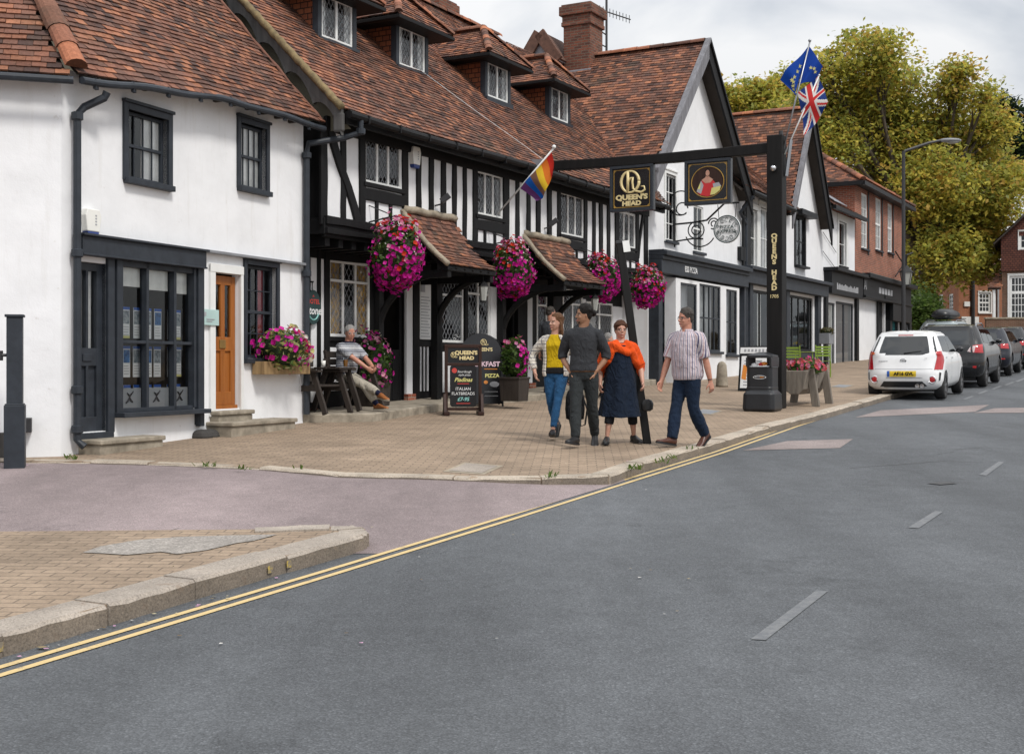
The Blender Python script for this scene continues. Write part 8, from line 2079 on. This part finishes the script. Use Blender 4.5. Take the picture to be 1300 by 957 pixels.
mb=MB(); m.torso(mb,.09,.15,.024); solid(mb,'belt',M['belt_brown'],m.t,.011,2)
m.hair('hair_black',bun=(.60,-.52),top=.06,side=1.03)
mb=MB(); P=m.P
for x in (-.12,0,.12): mb.ball(P(x,.07,.27),.045*m.hh*1.6,.05*m.hh,.05*m.hh,8,6)
solid(mb,'beard',M['hair_black'],m.t,.008,2)
# 3 woman in orange shawl
p=gp(788,563); p.z=gz(p.y,.104)
l=Person('older woman with glasses in a bright orange shawl over a long navy dress',p,4,1.60,dict(pelvis=.515,lean=0,head=6,nod=3,handL=(.27,-.10,.80),handR=(-.27,.0,.78),elbowL=(.5,1,0),elbowR=(-.5,1,0),ankleL=(.19,.10,.08),ankleR=(-.20,-.12,.075),footL=(18,0),footR=(-14,0)),build=1.08,female=True,belly=.012)
l.body('hair_auburn',curl=45)
mb=MB(); 
for k in 'LR': l.limb(mb,l.leg[k],l.LEG,0,.76,.010,12)
solid(mb,'leggings',M['black_cloth'],l.t,.011,2)
mb=MB(); R_=[]; n=48
for q in range(15):
    f=q/14; z=.225*1.6+(.80*1.6-.225*1.6)*f; rx=.285-.150*f**.9; ry=.245-.11*f**.9
    if f>.85: rx*=.98
    R_.append([V(math.cos(2*math.pi*k/n)*(rx+.018*(1-f)*math.sin(k*2*math.pi*9/n+q*.15))-.01,math.sin(2*math.pi*k/n)*(ry+.016*(1-f)*math.sin(k*2*math.pi*7/n+1))-.0,z+.02*math.sin(2*math.pi*k/n)*(1-f)) for k in range(n)])
mb.loft(R_); l.torso(mb,.3,.97,.016); solid(mb,'dress',M['navy_dress'],l.t,.011,2)
mb=MB()
for k,sg in (('L',1),('R',-1)):
    l.limb(mb,l.arm[k],l.ARM,0,.50,.020,10,14,padf=lambda f:.035*f)
    a=l.sh[k]; e=l.arm[k][1]; r,f=l.ax(1)
    mb.tube([l.sp(1.0)+r*sg*.05+f*.03,l.sp(.93)+r*sg*.10+f*.08,l.sp(.74)+r*sg*.135+f*.105,l.sp(.55)+r*sg*.17+f*.075,e+f*.0-V(0,0,.04)],[.040,.048,.05,.055,.05],12)
    mb.tube([e+V(0,0,.06),e-V(0,0,.07)+r*sg*-.01,e-V(0,0,.16)+r*sg*-.02],[.07,.06,.03],12)
l.torso(mb,.74,.96,.026)
r,f=l.ax(1)
for a in range(0,360,20):
    if 55<a<125: continue
    q=l.sp(.965)+r*math.cos(R(a))*.078+f*math.sin(R(a))*.06; mb.ball(q,.034,.034,.026,8,6)
mb.tube([l.sp(.93)-r*.10+f*.10,l.sp(.80)-r*.02+f*.135,l.sp(.70)+r*.10+f*.125],[.05,.05,.045],10)
solid(mb,'shawl',M['orange_shawl'],l.t,.011,10)
l.hair('hair_auburn',top=.05,fringe=1,side=1.1); l.glasses(); l.shoes('black_leather')
hbp=V(p.x+.34,p.y+.02,p.z+.42); hbg=thing('handbag','small black handbag beside the woman in the orange shawl','bag',hbp)
mb=MB(); R_=[[hbp+V(math.copysign(abs(math.cos(t))**.5,math.cos(t))*w,math.sin(t)*.05,z) for t in [2*math.pi*k/16 for k in range(16)]] for z,w in ((0,.05),(.025,.085),(.10,.09),(.14,.07),(.155,.03))]; mb.loft(R_); mb.build('bag_body',M['black_leather'],hbg,smooth=True)
mb=MB(); mb.tube([hbp+V(-.08,0,.16),hbp+V(-.09,.03,.5),hbp+V(-.14,.04,.85)],.008,5); mb.build('strap',M['black_leather'],hbg)
# 4 man in a striped shirt
p=gp(873,566.5); p.z=gz(p.y,.104)
s4=Person('man in a pale striped short sleeved shirt and navy jeans, walking by the kerb',p,-52,1.76,dict(pelvis=.516,lean=2,twist=8,head=-14,nod=0,handL=(.27,.14,.80),handR=(-.27,-.20,.82),elbowR=(-.5,1,0),elbowL=(.5,1,0),ankleL=(.06,.26,.14),ankleR=(-.06,-.22,.09),footL=(10,-30),footR=(-6,10)),build=1.10,belly=.022,skin='skin_red')
s4.body('hair_darkgrey',curl=40); s4.trousers('navy_jeans',.014,.985,.035); s4.shoes('brown_leather'); s4.shirt('striped_shirt',-.02,.026,.47,.012,'shirt',.024,slf=lambda f:.016*f)
mb=MB()
r,f=s4.ax(1)
for a in range(0,360,20):
    if 70<a<110: continue
    q=s4.sp(1.0)+r*math.cos(R(a))*.072+f*math.sin(R(a))*.068+V(0,0,.004); mb.ball(q,.020,.020,.026,8,6)
solid(mb,'collar',M['striped_shirt'],s4.t,.008,2)
s4.hair('hair_darkgrey',top=.045,side=1.05); s4.glasses()
mb=MB(); el,wr=s4.arm['L'][1],s4.arm['L'][2]; d=(wr-el).normalized(); mb.tube([wr-d*.05,wr-d*.015],[.031,.030],12); mb.build('watch',M['black_leather'],s4.t,world=False)
# 5 seated man on the bench
p=V(o2.x,o2.y,o2.z)+nn*.0
s5=Person('white haired man seated',p,60,1.74,dict(pelvis=.322,pofs=(-.04,.10,0),lean=7,twist=-8,head=-30,nod=-9,handL=(.05,-.40,.70),handR=(-.06,-.38,.68),elbowL=(1,.3,-.3),elbowR=(-1,.3,-.2),ankleL=(-.12,-.72,.24),ankleR=(.0,-.52,.085),kneeL=(.0,-.3,1),kneeR=(-.05,-.5,1),footL=(-20,-6),footR=(-6,2)),build=1.06,belly=.03,skin='skin_red')
s5.t['label']='white haired man in striped polo and beige trousers sitting cross legged on the bench'
s5.body('hair_silver',curl=50); s5.trousers('chinos',.014,.90,.012); s5.shoes('tan_leather',True,'stone'); mb=MB()
r,f=s5.ax(1)
for a in range(0,360,20):
    q=s5.sp(.985)+r*math.cos(R(a))*.068+f*math.sin(R(a))*.064+V(0,0,.006); mb.ball(q,.022,.022,.030,8,6)
solid(mb,'collar',M['navy_sock'],s5.t,.008,2)
s5.shirt('striped_polo',.02,.026,.42,.0,'polo',.022,slf=lambda f:.014*f)
mb=MB()
for k in 'LR': s5.limb(mb,s5.leg[k],s5.LEG,.86,1,.004,6)
solid(mb,'socks',M['navy_sock'],s5.t,.008,2)
s5.hair('hair_silver',top=.02,side=1.0); s5.glasses('steel')
# 6 grey haired woman seated beyond the walkers
q=at(774,430,26.5); q=V(q.x,26.5,gz(26.5,.1)); bench2=thing('garden_bench','brown wooden garden bench by the pub, under the grey haired woman','bench',q+uu*.0); seat_unit(q,bench2)
s6=Person('grey haired woman in a dark top sitting on a bench behind the walkers, facing right',q,75,1.66,dict(pelvis=.325,lean=-2,head=20,nod=8,handL=(.16,-.34,.62),handR=(-.16,-.34,.60),ankleL=(.12,-.46,.085),ankleR=(-.10,-.44,.085),kneeL=(0,-.5,1),kneeR=(0,-.5,1)),build=1.0,female=True)
s6.body('hair_grey',vox=.009); s6.trousers('black_cloth'); s6.shirt('grey_shirt',.02,.02,.5); s6.shoes('black_leather'); s6.hair('hair_grey',top=.06)
# 7 man standing at the second porch, back turned
q=at(699,396,25.7); q=V(q.x,25.7,gz(25.7,.235))
s7=Person('man with short dark hair standing at the second porch, back turned, behind the young woman',q,150,1.76,dict(pelvis=.52,lean=0,head=-30,nod=0,handL=(.25,0,.80),handR=(-.25,0,.80),ankleL=(.1,0,.08),ankleR=(-.1,0,.08)),build=1.0,skin='skin_red')
s7.body('hair_darkgrey',vox=.009); s7.trousers('dark_jeans'); s7.shirt('grey_shirt',.05,.02,.5); s7.shoes('black_leather'); s7.hair('hair_darkgrey',top=.0)
